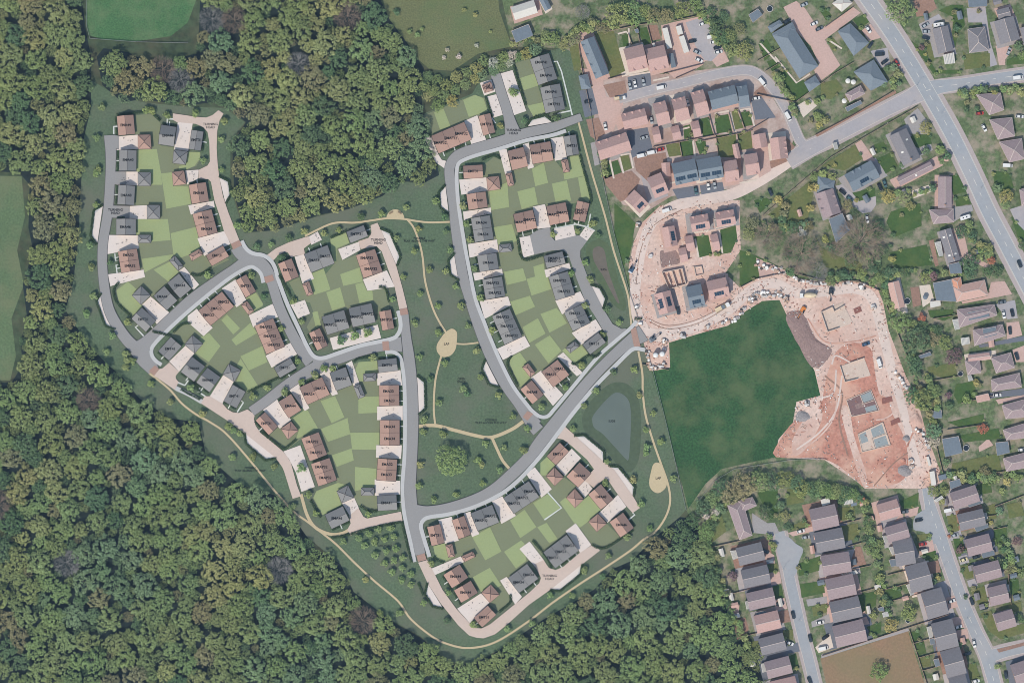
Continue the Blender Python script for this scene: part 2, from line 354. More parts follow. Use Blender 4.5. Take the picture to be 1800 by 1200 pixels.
DRIVES = [
 [(209,240),(242.5,237),(243,262.5),(205,264)],[(205,302),(243,302),(243,326),(205,325)],[(312.5,215),(339,216),(331,266),(306,263)],[(325.6,300),(349,298.5),(348,314),(329,325)],[(227,362.5),(259,360.6),(259,385),(227,385)],
 [(190.6,413),(242.5,413.7),(244,437),(187.5,447)],[(331,361),(376,353),(377.5,364),(335.6,377.5)],[(347,419),(395,406),(405,429),(359,450)],[(190,482),(252.5,474),(255,487),(194,503)],[(250,535),(265,521),(297.5,549),(276,570)],
 [(315,476),(324,469),(350,500),(340,510)],[(390,507),(414,491),(433,527.5),(416,540)],[(330,555),(346,542.5),(374,576),(358,590.6),(330,566)],[(437.5,554),(479,534),(491,556),(445,575)],[(467,625),(513,601),(525,621),(477.5,646)],
 [(326,607.5),(342,621),(315,653),(297.5,635)],[(392.5,659),(411,670),(391,709),(369,696)],[(518,451),(534.5,447),(552,490),(531.5,498)],[(543.5,415.5),(558.5,407),(566,421.5),(547,430.5)],[(594.5,438),(630.5,425),(633.5,439.5),(602,457)],
 [(638,491),(680,475),(694,504),(646,511)],[(510.5,535),(536,527),(545,551),(524,560)],[(579.5,594),(664,570.5),(670,594),(585.5,615)],[(662,656),(704,650),(707,677),(663.5,677)],[(461.5,719.5),(486,700),(512,738),(492,753)],
 [(508,684),(524.5,673),(544,717),(536,722)],[(560.5,654),(579,646),(594,692),(584,695.5)],[(608,639.5),(618.5,633.5),(632,674),(621.5,678.5)],[(663,714),(708,713),(708,738),(663,738)],[(661.5,782),(706.5,782),(705,806),(661,804)],
 [(658.5,842),(703.5,844.5),(703.5,868.5),(659,871)],[(498,793),(528,782),(553.5,855),(530,864),(520,830),(508,806)],[(601,883.5),(623,874.5),(631.5,894),(615,906)],[(770.5,913),(794,907.5),(806.5,949.5),(782,955)],[(815,901.5),(827,898.5),(842.5,938),(830,943)],
 [(865,880.5),(883,871.5),(907,906),(881.5,920)],[(925,832.5),(940,820.5),(970,859),(952,874)],[(976.5,819),(1005,788),(1021.5,804.5),(993,836)],[(1012.5,856),(1029,843.5),(1042,858.5),(1027.5,874)],[(1052,902),(1086,869),(1101,890),(1068,918)],
 [(994,932.5),(1012,919),(1039.5,957),(1020,971.5)],[(913,964),(931,951),(957,985),(941,996)],[(879,1019.5),(890.5,1013),(917.5,1048),(905.5,1061.5)],[(758.5,998.5),(810,977),(815.5,987),(764.5,1010)],[(803.5,1069),(845.5,1042),(860.5,1058.5),(826,1094.5)],
 [(746.5,243),(757,238),(770,270.5),(776.5,281),(787,284),(783,297.5),(766,285.5)],[(816,213),(839,203),(854.5,246),(829,255.5)],[(856,170),(875,165.5),(884.5,202),(866.5,207.5)],[(880,129.5),(901,123.5),(925,195.5),(903,203)],[(877,264.5),(890.5,262),(899.5,303.5),(888,306.5)],
 [(919,254),(929.5,251),(938.5,294.5),(928,297.5)],[(968,243.5),(990,240),(996.5,279),(975.5,283)],[(807,316),(855,312),(857,335),(811,342.5)],[(814,372),(863,365),(863.5,375.5),(826,383),(815.5,387.5)],[(822.5,429),(873.5,421),(876.5,442.5),(825.5,453)],
 [(831.5,480),(882.5,472.5),(884,483),(834.5,493.5)],[(843,529),(893,521),(898,536.5),(852,560.5)],[(873.5,613),(922,590),(932,608),(884,632.5)],[(933,663.5),(951,651),(990,693.5),(972,713)],[(979.5,626.5),(990,619),(1024.5,655),(1014,661)],
 [(976,528.5),(1020,512),(1029,530),(988,552.5)],[(1005,585),(1047,561),(1058,578.5),(1021.5,606)],[(957,474.5),(1000.5,462),(1003.5,472),(960,488)],[(913,417.5),(932,414),(939,447.5),(920,453)],[(973.5,402.5),(1008,396),(1012,414.5),(976.5,423)],
 [(1029,399),(1045,406),(1032,423.5),(1018.5,414)],[(936.5,363.5),(958,359),(968,399.5),(945,402.5)],[(843.5,146),(863.5,140),(872,161),(851,168.5)]]
for q in DRIVES: sheet('driveway', q, M_drive, .36)
# small bay ticks on the driveways
v, f = [], []
for q in DRIVES[:-1]:
    rnd = random.Random(int(q[0][0]*7+q[0][1])); cx = sum(p[0] for p in q)/len(q); cy = sum(p[1] for p in q)/len(q)
    A, B = Vector(q[0]), Vector(q[1]); u = (B-A).normalized(); n = Vector((-u.y, u.x))
    for k in range(7):
        t = rnd.uniform(.15, .85); s = rnd.uniform(.15, .85)
        P = (Vector(q[0])*(1-t)+Vector(q[1])*t)*(1-s) + (Vector(q[3])*(1-t)+Vector(q[2])*t)*s
        if not inside((P.x, P.y), q): continue
        d = u if rnd.random() < .6 else n; a = P-d*1.1; b = P+d*1.1; w = Vector((-d.y, d.x))*.3; i = len(v)
        v += [(*W(p), .64) for p in (a-w, a+w, b+w, b-w)]; f.append((i, i+1, i+2, i+3))
tag(link_mesh('parking_marking', v, f, mat('bay_mark', C(74, 70, 70))), kind='structure')
PINKS = [
 [(304,199.6),(345,205.6),(362.5,207),(374,202.5),(384,194),(393,200),(386,212.5),(382,230),(381,260),(382.5,286),(385.6,312.5),(392,345),(402,375),(421,422.5),(406,429),(394,407),(385,376),(377.5,354),(375,342),(371,320),(366,315),(349,314),(349,299),(365,291),(369,284),(368,250),(365,232.5),(357.5,224),(344,218),(311,215),(304,211)],
 [(467,450),(485,436.5),(507.5,426),(536,417),(543.5,415.5),(546.5,427.5),(534.5,436.5),(536,447),(518,450),(512,453),(506,444),(500,442.5),(489.5,448.5),(480.5,457.5)],
 [(651.5,396),(663.5,391.5),(670,405),(679,426),(696,465),(708,508),(716,541),(702,544),(694,505),(684,478),(671,442),(662,433),(634,438),(630,424),(648,418),(653,409)],
 [(280.6,648),(286,647),(297.5,637),(315,653),(309,660),(309,665),(314,671),(307.5,685),(271,660)],
 [(360,696),(369,696),(391,709),(400,719),(409,724),(419.5,725.5),(435,719),(448,728.5),(446.5,736),(449.5,748),(457,758.5),(496,791.5),(505,802),(511.5,813),(522,852),(529.5,871.5),(514.5,876),(499.5,828),(496,820),(484,803.5),(431.5,762),(400,739),(352.5,708)],
 [(705,898.5),(645,910.5),(639,907.5),(630,892),(614,906),(616.5,919.5),(610.5,930),(616.5,941),(645,927),(702,915.5),(708,916.5)],
 [(735,988),(752.5,1025.5),(775,1060),(805,1097.5),(824.5,1116),(838,1120),(850,1121),(870,1114),(890,1098),(930,1062),(969,1034.5),(1021.5,992.5),(1054.5,967),(1050,961),(1039.5,958),(1018.5,971.5),(990,995.5),(976.5,1001),(964.5,997),(955.5,983.5),(939,991),(951,1015),(948,1024),(930,1041),(862,1096),(847,1103.5),(835,1103),(826,1095),(802,1069),(778,1036),(764.5,1009),(751,983.5)],
 [(993,749),(1008,762.5),(1060.5,810.5),(1080,825.5),(1112,870.5),(1125,892),(1112,901),(1099.5,887),(1080,860),(1068,842),(1059,843.5),(1044,857),(1027,843.5),(1044,824),(1032,807.5),(1005,783.5),(990,772),(979.5,770)]]
for q in PINKS: sheet('shared_surface', q, M_pink, .46)
BAYS = [[(180.6,363),(166,371),(161,413),(171,428)],[(179,517),(171,530),(185.6,570),(202,577)],[(385.6,312),(401,320),(404,341),(396,356)],[(669.5,403.5),(686,411),(702.5,450),(696.5,465)],[(431.5,761),(434.5,779.5),(466,806.5),(484,803.5)],
 [(733,662),(746,672.5),(747,716),(735.5,726.5)],[(752.5,1026),(749,1043.5),(761,1063),(778,1067)],[(969,1034.5),(985.5,1036),(1018.5,1009),(1021.5,992.5)],[(1011,767),(1027.5,766),(1060,792.5),(1060.5,810.5)],[(1071,820),(1087.5,822),(1114,854),(1112,870.5)],
 [(927,222.5),(936,210.5),(957,205),(970.5,215)],[(783,327.5),(773,340),(775,363),(788.5,373)],[(800,447),(790,459),(793,481),(807.5,491)],[(854,634),(849,649),(860,673),(877,679)],[(1039,502),(1054,507),(1063.5,525),(1059,541)]]
for q in BAYS:
    sheet('visitor_bay', q, M_foot, .33)
    c = Vector(((q[0][0]+q[3][0])/2, (q[0][1]+q[3][1])/2))
    q2 = [q[0]] + [tuple(c+(Vector(p)-c)*.84) for p in q[1:3]] + [q[3]]
    sheet('visitor_bay', q2, M_drive, .345)
# roads
ROADS = [
 ([(193,238),(195,270),(194,310),(190,370),(182,420),(180,450),(181,480),(186,520),(194,550),(211,580),(228,602),(247,617)], [20,18,16.5,16.5,16.5,16.5,16.5,17,18,19,20,22]),
 ([(192,372),(228,373)], 21), ([(195,250),(209,250)], 23), ([(195,313),(222,313)], 22),
 ([(243,615),(262,598),(300,561),(339,525),(390,489),(415,473),(440,454)], [30,22,19,19,19,20,22]),
 ([(240,612),(255,630),(270,651)], [26,30,20]), ([(413,434),(424,446),(436,452)], [18,22,24]),
 ([(432,452),(452,459),(465,469),(474,484),(479,500),(488,530),(499,557),(515,590),(530,615),(547,636)], [22,21,20,18,17,17,17,18,19,24]),
 ([(442,723),(470,703),(505,676),(530,660),(562,643)], [17,17,18,19,24]),
 ([(552,642),(575,636),(600,629),(640,615),(675,608),(706,605)], [22,18,17,17,17,26]),
 ([(710,548),(714,590),(719,630),(723,680),(725,740),(723,800),(721,850),(723,890),(728,925),(734,950),(739,974)], [15,16,19,21,20.5,20.5,20,21,21,19,17]),
 ([(716,900),(733,902),(755,899),(790,892),(835,877),(868,860),(900,833),(930,803),(952,774),(980,739),(1028,678),(1066,637),(1100,606),(1131,585)], [22,30,20,17.5,17.5,19,20,20,22,22,19,18,20,30]),
 ([(930,746),(936,746),(946,757)], [14,20,22]),
 ([(1022,206),(1000,214),(970,224),(925,234),(880,248),(850,257),(815,268),(798,279),(790,298),(793,330),(797,362),(801,400),(808,450),(815,490),(824,520),(839,566),(861,622),(888,674),(914,711),(940,748)], [13,14,16,17,17,17,17,17,17,17,16,17,17,17,17,18,19,19,19,26]),
 ([(871,131),(880,160),(890,190),(896,212),(902,236)], [17,17,17,19,28])]
for pts, w in ROADS:
    wk = [a+1.6 for a in w] if isinstance(w, list) else w+1.6
    ribbon('road_edge', pts, wk, M_kerb, .48)
for pts, w in ROADS: ribbon('road', pts, w, M_asph, .52)
COURT = [(945,404),(967,399.5),(969,416),(975,423),(1011,414.5),(1018.5,414),(1032,423.5),(1020,440),(1020,452),(1030,479),(1038,498.5),(1060,542),(1077,569.5),(1093,578),(1102,577),(1085,598),(1068,606),(1069,592),(1059,578.5),(1047,557.5),(1029,530),(1014,491),(1003.5,461),(999,447.5),(990,440),(972,440),(939,447.5),(931.5,414)]
sheet('road_court', COURT, M_asph, .505)
FOOT = [([(284,641),(274,634),(267.5,625),(266.5,614),(272,604),(290,585),(320,557),(360,523),(405,488),(437,470),(450,472.5),(459,482),(463,497)], 6.5),
 ([(425,423),(430,433),(437,441),(447,446),(463,449),(476,458),(484,472),(490,494),(505,534),(524,575),(540,609),(552,626),(568,629),(593,621),(635,607),(686,596),(699,588),(704,575),(703,560),(699.5,546)], 7),
 ([(677,619),(692,619),(703,627),(707.5,645),(711,680),(712,740),(711,800),(707.5,850),(709,890),(714,920),(721,950),(729,987)], 6.5),
 ([(755,978),(745,945),(740,924),(745,913),(757,908),(790,903),(835,890),(880,868),(912,843),(940,813),(958,791),(984,757),(1008,725),(1045,680),(1083,641),(1103,621),(1116,612.5),(1134,615)], 7),
 ([(1119,564),(1107,578),(1080,601),(1050,628),(1005,682),(975,718),(963,731),(950,732),(938,724),(928,713),(903,680),(884,644),(866,604),(851,566),(836,526),(826,480),(815,420),(806,360),(803,320),(803,300),(806,288),(816,281),(838,273),(880,261),(925,247),(970,238),(995,230)], 6.5),
 ([(309,682),(331,692),(355,706)], 8)]
for pts, w in FOOT: ribbon('footway', pts, w, M_foot, .58, skirt=.5)
BRICKS = [[(406,429),(421,422),(425.5,431),(410,439)],[(464,487),(479,482.5),(482.5,492.5),(467.5,498)],[(272,642),(280,648),(271,660),(262,652)],[(702.5,543.5),(716,541),(717.5,552.5),(704,554)],[(672,600),(683,599),(685,615.5),(673,616)],[(732,976),(746.5,971.5),(750,983),(735,986.5)],[(919,732.5),(927,722),(937.5,727),(927,739)],[(1108.5,580),(1117.5,574),(1126,608.5),(1114.5,609)]]
for q in BRICKS: sheet('brick_strip', q, M_brick, .66)
# sand coloured paths
PATHS = [([(262,655.6),(280,669),(300,686),(320,709),(345,728),(370,742),(400,764),(447,818),(480,859),(516,898),(540,916),(570,939),(592,957),(625,990),(660,1022),(700,1056),(722,1087),(760,1118),(790,1132),(825,1138),(870,1128),(925,1094),(972,1058),(1020,1025),(1065,996),(1108,967),(1132,947),(1152,934),(1170,908),(1178,880),(1174,850),(1162,815),(1148,775),(1135,730),(1130,690),(1129,655),(1122,617)], 3.6),
 ([(1110,572),(1106,535),(1101,509),(1078.5,440),(1063.5,380),(1040,302),(1022,234),(1016,212)], 3.4),
 ([(529,868),(540,905),(555,927),(580,938),(600,937),(613,931)], 5.5),
 ([(536,415),(575,396),(597,391),(624,391.5),(657,387),(680,384),(710,385),(728,388),(755,391),(791,390)], 3.4),
 ([(716,386),(727,400),(737,426),(743,453),(747.5,495),(760,539),(772,565),(784,584)], 3.4),
 ([(802,604),(819,604.5),(841,602)], 3), ([(776,624),(765.5,667),(762.5,715),(765,747)], 3.4),
 ([(735,749),(765,747.5),(800,756),(840,766),(865,768),(900,754),(924,737)], 6), ([(864,767),(872,785),(883,808),(896,824)], 5)]
for pts, w in PATHS: ribbon('footpath', pts, w, M_path, .24)
sheet('play_area', [(783,584),(794,577.5),(803,583.5),(803,600),(800,615),(791,625),(777.5,627),(768.5,618),(768,606),(775,594)], M_path, .26, smooth=5)
sheet('play_area', [(1149,815),(1157,812.5),(1165,820),(1171,838),(1171,855),(1158,866),(1146,861),(1141,848),(1145,826)], M_path, .26, smooth=5)
sheet('seating_area', [(679,384)]+[(695+16*math.cos(a), 385-17*math.sin(a)) for a in [math.pi*(1-i/10) for i in range(1, 10)]]+[(711,385)], M_path, .26)
WHITES = [([(973,109),(979.5,108),(987,126),(996,162),(1006,203)], 2.4), ([(980,201),(983,199),(1003,195)], 2.4), ([(1010,390),(1011,394),(1033,399),(1046,406)], 2.4), ([(1038,376),(1036,388),(1033,399)], 2.4), ([(974,402),(1008,395),(1011,394)], 2.6), ([(963,865),(987,892),(957,913)], 2.6),
 ([(207,223),(200,223),(200,236)], 2.6), ([(294,222),(294,209.5),(304,209.5)], 2.6), ([(258,561),(238,575),(254,592)], 2.6), ([(332,667),(325,677),(313,672)], 2.6), ([(352,681),(347,687),(362,697)], 2.6), ([(1112,901),(1116,904),(1106,912)], 2.4), ([(863,205),(871,217)], 2.2), ([(202,446),(203,458),(210,457)], 2.2), ([(211,464),(204,466),(206,481)], 2.2), ([(424,704),(428,707),(417,724)], 2.4)]
for pts, w in WHITES: ribbon('garden_path', pts, w, M_white, .30, n=1)

# ================================================================ lettering
FONTC = {}
def text_mesh(txt, size):
    key = (txt, size)
    cu = bpy.data.curves.new('lettering', 'FONT'); cu.body = txt; cu.size = size
    cu.align_x = 'CENTER'; cu.align_y = 'CENTER'; cu.offset = size*.022; cu.space_line = .95; cu.resolution_u = 3
    o = bpy.data.objects.new('lettering', cu); COL.objects.link(o)
    dg = bpy.context.evaluated_depsgraph_get(); me = bpy.data.meshes.new_from_object(o.evaluated_get(dg))
    bpy.data.objects.remove(o); bpy.data.curves.remove(cu)
    return me
def ground_text(txt, px, size, z, m=None, what='road'):
    me = text_mesh(txt, size); x, y = W(px)
    for v in me.vertices: v.co = (v.co.x+x, v.co.y+y, z)
    me.materials.clear(); me.materials.append(m or M_ink)
    return link_data('painted_lettering', me)
for t, p, s, z, m, lab in (('TURNING\nHEAD', (370, 221.5), 1.75, .51, M_ink, 'black TURNING HEAD lettering on the buff road at upper left'),
    ('TURNING\nHEAD', (203, 372), 1.75, .62, M_ink, 'black TURNING HEAD lettering on the far left lane'),
    ('TURNING\nHEAD', (665, 424.5), 1.75, .51, M_ink, 'black TURNING HEAD lettering on the buff road by the central green'),
    ('TURNING\nHEAD', (903, 232), 1.75, .62, M_ink, 'black TURNING HEAD lettering on grey asphalt below the substation'),
    ('TURNING\nHEAD', (966, 1014), 1.75, .51, M_ink, 'black TURNING HEAD lettering on the buff road at the bottom'),
    ('LAP', (785, 604.5), 1.7, .30, M_ink, 'black LAP lettering on the sandy play area in the green'),
    ('LAP', (1157, 840), 1.7, .30, M_ink, 'black LAP lettering on the sandy play area by the pond'),
    ('OPEN\nSPACE', (811, 668.5), 1.6, .15, M_inkg, 'dark OPEN SPACE lettering on the central grass'),
    ("POSSIBLE\n'PLAY ALONG THE WAY'", (737, 421.5), 1.5, .30, M_inkg, 'dark POSSIBLE PLAY ALONG THE WAY lettering across the upper path'),
    ("POSSIBLE\n'PLAY ALONG THE WAY'", (863, 740.5), 1.5, .15, M_inkg, 'dark POSSIBLE PLAY ALONG THE WAY lettering above the curved path'),
    ("POSSIBLE\n'PLAY ALONG THE WAY'", (440, 824.5), 1.5, .30, M_inkg, 'dark POSSIBLE PLAY ALONG THE WAY lettering across the left path'),
    ('SUDS', (1075.5, 740), 1.5, .18, M_ink, 'black SUDS lettering over the pond water'),
    ('SUDs', (1061, 474), 1.4, .18, M_ink, 'black SUDs lettering on the brown swale'),
    ('ORCHARD', (676.5, 958.5), 1.5, .15, M_inkg, 'dark ORCHARD lettering between the orchard trees')):
    tag(ground_text(t, p, s, z, m), lab, None, None, 'structure')

# ================================================================ houses of the new estate
M_tile = mat('terracotta_tiles', C(176, 145, 133), nscale=1.6, namt=.06, bump=.15, big=.04)
M_slate = mat('grey_slates', C(140, 140, 141), nscale=1.6, namt=.05, bump=.15, big=.04)
M_wall = mat('cream_render', C(205, 192, 178), nscale=1.0, namt=.05)
M_gut = mat('dark_gutter', C(52, 46, 46), rough=.6, namt=.0)
M_glass = mat('window_glass', C(60, 75, 88), rough=.15, namt=.0, spec=.5)
M_door = mat('painted_door', C(90, 60, 50), rough=.5, namt=.0)
ROADPTS = []
for pts, w in ROADS: ROADPTS += curve(pts, 4)
for q in PINKS + [COURT] + [x[0] for x in FOOT]: ROADPTS += list(q)
class Roof: pass
def gable(root, A, B, Cc, eave, pitch, m_roof, m_wall, over=.35, gutter=True, ridge=None, units=1):
    """roof over the rectangle A,B,C (photo px): AB is an eave, BC a gable. Returns a height function."""
    A, B, Cc = (Vector(W(p)) for p in (A, B, Cc)); o = Vector(root.location[:2])
    L = (B-A).length; u = (B-A).normalized(); n = Vector((-u.y, u.x))
    d = (Cc-B).dot(n)
    if d < 0: n = -n; d = -d
    mid = A + u*L/2 + n*d/2 - o
    hr = eave + math.tan(pitch)*d/2
    def P(s, t, z): q = mid + u*s + n*t; return (q.x, q.y, z)
    l, h = L/2, d/2; th = .16
    v = [P(-l, -h, eave), P(l, -h, eave), P(l, 0, hr), P(-l, 0, hr), P(l, h, eave), P(-l, h, eave)]
    v += [(x, y, z-th) for x, y, z in v]
    f = [(0, 1, 2, 3), (3, 2, 4, 5), (7, 6, 9, 8), (8, 9, 11, 10), (0, 6, 7, 1), (4, 10, 11, 5), (1, 7, 8, 2), (2, 8, 10, 4), (0, 3, 9, 6), (3, 5, 11, 9)]
    if n.cross(u) > 0: f = [tuple(reversed(q)) for q in f]
    roof = link_mesh('roof', v, f, m_roof, root)
    li, hi = l-over, h-over; ez = eave-th-.02+math.tan(pitch)*over; rz = hr-th-.03
    v = [P(-li, -hi, 0), P(li, -hi, 0), P(li, hi, 0), P(-li, hi, 0), P(-li, -hi, ez), P(li, -hi, ez), P(li, hi, ez), P(-li, hi, ez), P(li, 0, rz), P(-li, 0, rz)]
    f = [(0, 1, 5, 4), (2, 3, 7, 6), (1, 2, 6, 8, 5), (3, 0, 4, 9, 7)]
    if n.cross(u) > 0: f = [tuple(reversed(q)) for q in f]
    link_mesh('wall', v, f, m_wall, root)
    if gutter:
        v, f = [], []
        for s in (-1, 1):
            bar(P(-l, s*(h+.07), eave-.14), P(l, s*(h+.07), eave-.14), .15, .16, v, f)
            bar(P(s*(l+.05), -h-.12, eave-.1), P(s*(l+.05), 0, hr-.1), .14, .14, v, f); bar(P(s*(l+.05), 0, hr-.1), P(s*(l+.05), h+.12, eave-.1), .14, .14, v, f)
        bar(P(-l, 0, hr-.03), P(l, 0, hr-.03), .13, .06, v, f)
        for k in range(1, units):
            s = -l+L*k/units
            bar(P(s, -h, eave+.01), P(s, 0, hr+.01), .13, .05, v, f); bar(P(s, 0, hr+.01), P(s, h, eave+.01), .13, .05, v, f)
        link_mesh('gutter', v, f, M_gut, roof)
    if ridge is not None:
        v, f = [], []; bar(P(-l, 0, hr-.02), P(l, 0, hr-.02), .3, .1, v, f); link_mesh('ridge', v, f, ridge, roof)
    r = Roof(); r.roof = roof; r.mid = mid+o; r.u = u; r.n = n; r.h = h; r.l = l; r.hr = hr; r.eave = eave; r.tan = math.tan(pitch); r.P = P; r.o = o
    return r
def roof_text(root, r, txt, px, size=1.95):
    me = text_mesh(txt, size); x, y = W(px); bm = bmesh.new(); bm.from_mesh(me)
    for v in bm.verts: v.co = (v.co.x+x, v.co.y+y, 0)
    bmesh.ops.bisect_plane(bm, geom=bm.verts[:]+bm.edges[:]+bm.faces[:], plane_co=(r.mid.x, r.mid.y, 0), plane_no=(r.n.x, r.n.y, 0), dist=1e-4)
    for v in bm.verts:
        t = abs((Vector((v.co.x, v.co.y))-r.mid).dot(r.n))
        v.co = (v.co.x-r.o.x, v.co.y-r.o.y, r.hr - r.tan*t + .10)
    bm.to_mesh(me); bm.free(); me.materials.clear(); me.materials.append(M_ink)
    link_data('lettering', me, r.roof)
def hip(root, c4, eave, pitch, m_roof, m_wall, m_ridge, over=.3, rw=.2):
    """hipped roof over four corners (photo px, in order)"""
    o = Vector(root.location[:2]); Q = [Vector(W(p))-o for p in c4]
    if (Q[1]-Q[0]).length < (Q[2]-Q[1]).length: Q = Q[1:]+Q[:1]
    area = sum(Q[i].cross(Q[(i+1) % 4]) for i in range(4))
    if area < 0: Q = [Q[1], Q[0], Q[3], Q[2]]
    dpt = ((Q[2]-Q[1]).length+(Q[3]-Q[0]).length)/2; ln = ((Q[1]-Q[0]).length+(Q[2]-Q[3]).length)/2
    e0 = (Q[0]+Q[3])/2; e1 = (Q[1]+Q[2])/2; u = (e1-e0).normalized(); hr = eave+math.tan(pitch)*dpt/2
    k = min(dpt/2, ln/2-.05); R0, R1 = e0+u*k, e1-u*k; th = .14
    v = [(*q, eave) for q in Q]+[(*R0, hr), (*R1, hr)]; v += [(x, y, z-th) for x, y, z in v]
    f = [(0, 1, 5, 4), (1, 2, 5), (2, 3, 4, 5), (3, 0, 4)]; f += [tuple(i+6 for i in reversed(q)) for q in f]
    for i in range(4): f.append((i, i+6, (i+1) % 4+6, (i+1) % 4))
    roof = link_mesh('roof', v, f, m_roof, root)
    c = sum(Q, Vector((0, 0)))/4; I = [c+(q-c)*(1-over/max(1, (q-c).length)) for q in Q]
    v = [(*q, 0) for q in I]+[(*q, eave-th+.05) for q in I]
    link_mesh('wall', v, [(0, 1, 5, 4), (1, 2, 6, 5), (2, 3, 7, 6), (3, 0, 4, 7)], m_wall, root)
    v, f = [], []
    for a, b in ((0, 4), (3, 4), (1, 5), (2, 5)): bar((*Q[a], eave), (*(R0 if b == 4 else R1), hr), rw, .06, v, f)
    if (R1-R0).length > .3: bar((*R0, hr), (*R1, hr), rw, .06, v, f)
    for i in range(4): bar((*Q[i], eave-.12), (*Q[(i+1) % 4], eave-.12), .16, .14, v, f)
    link_mesh('ridge', v, f, m_ridge, roof)
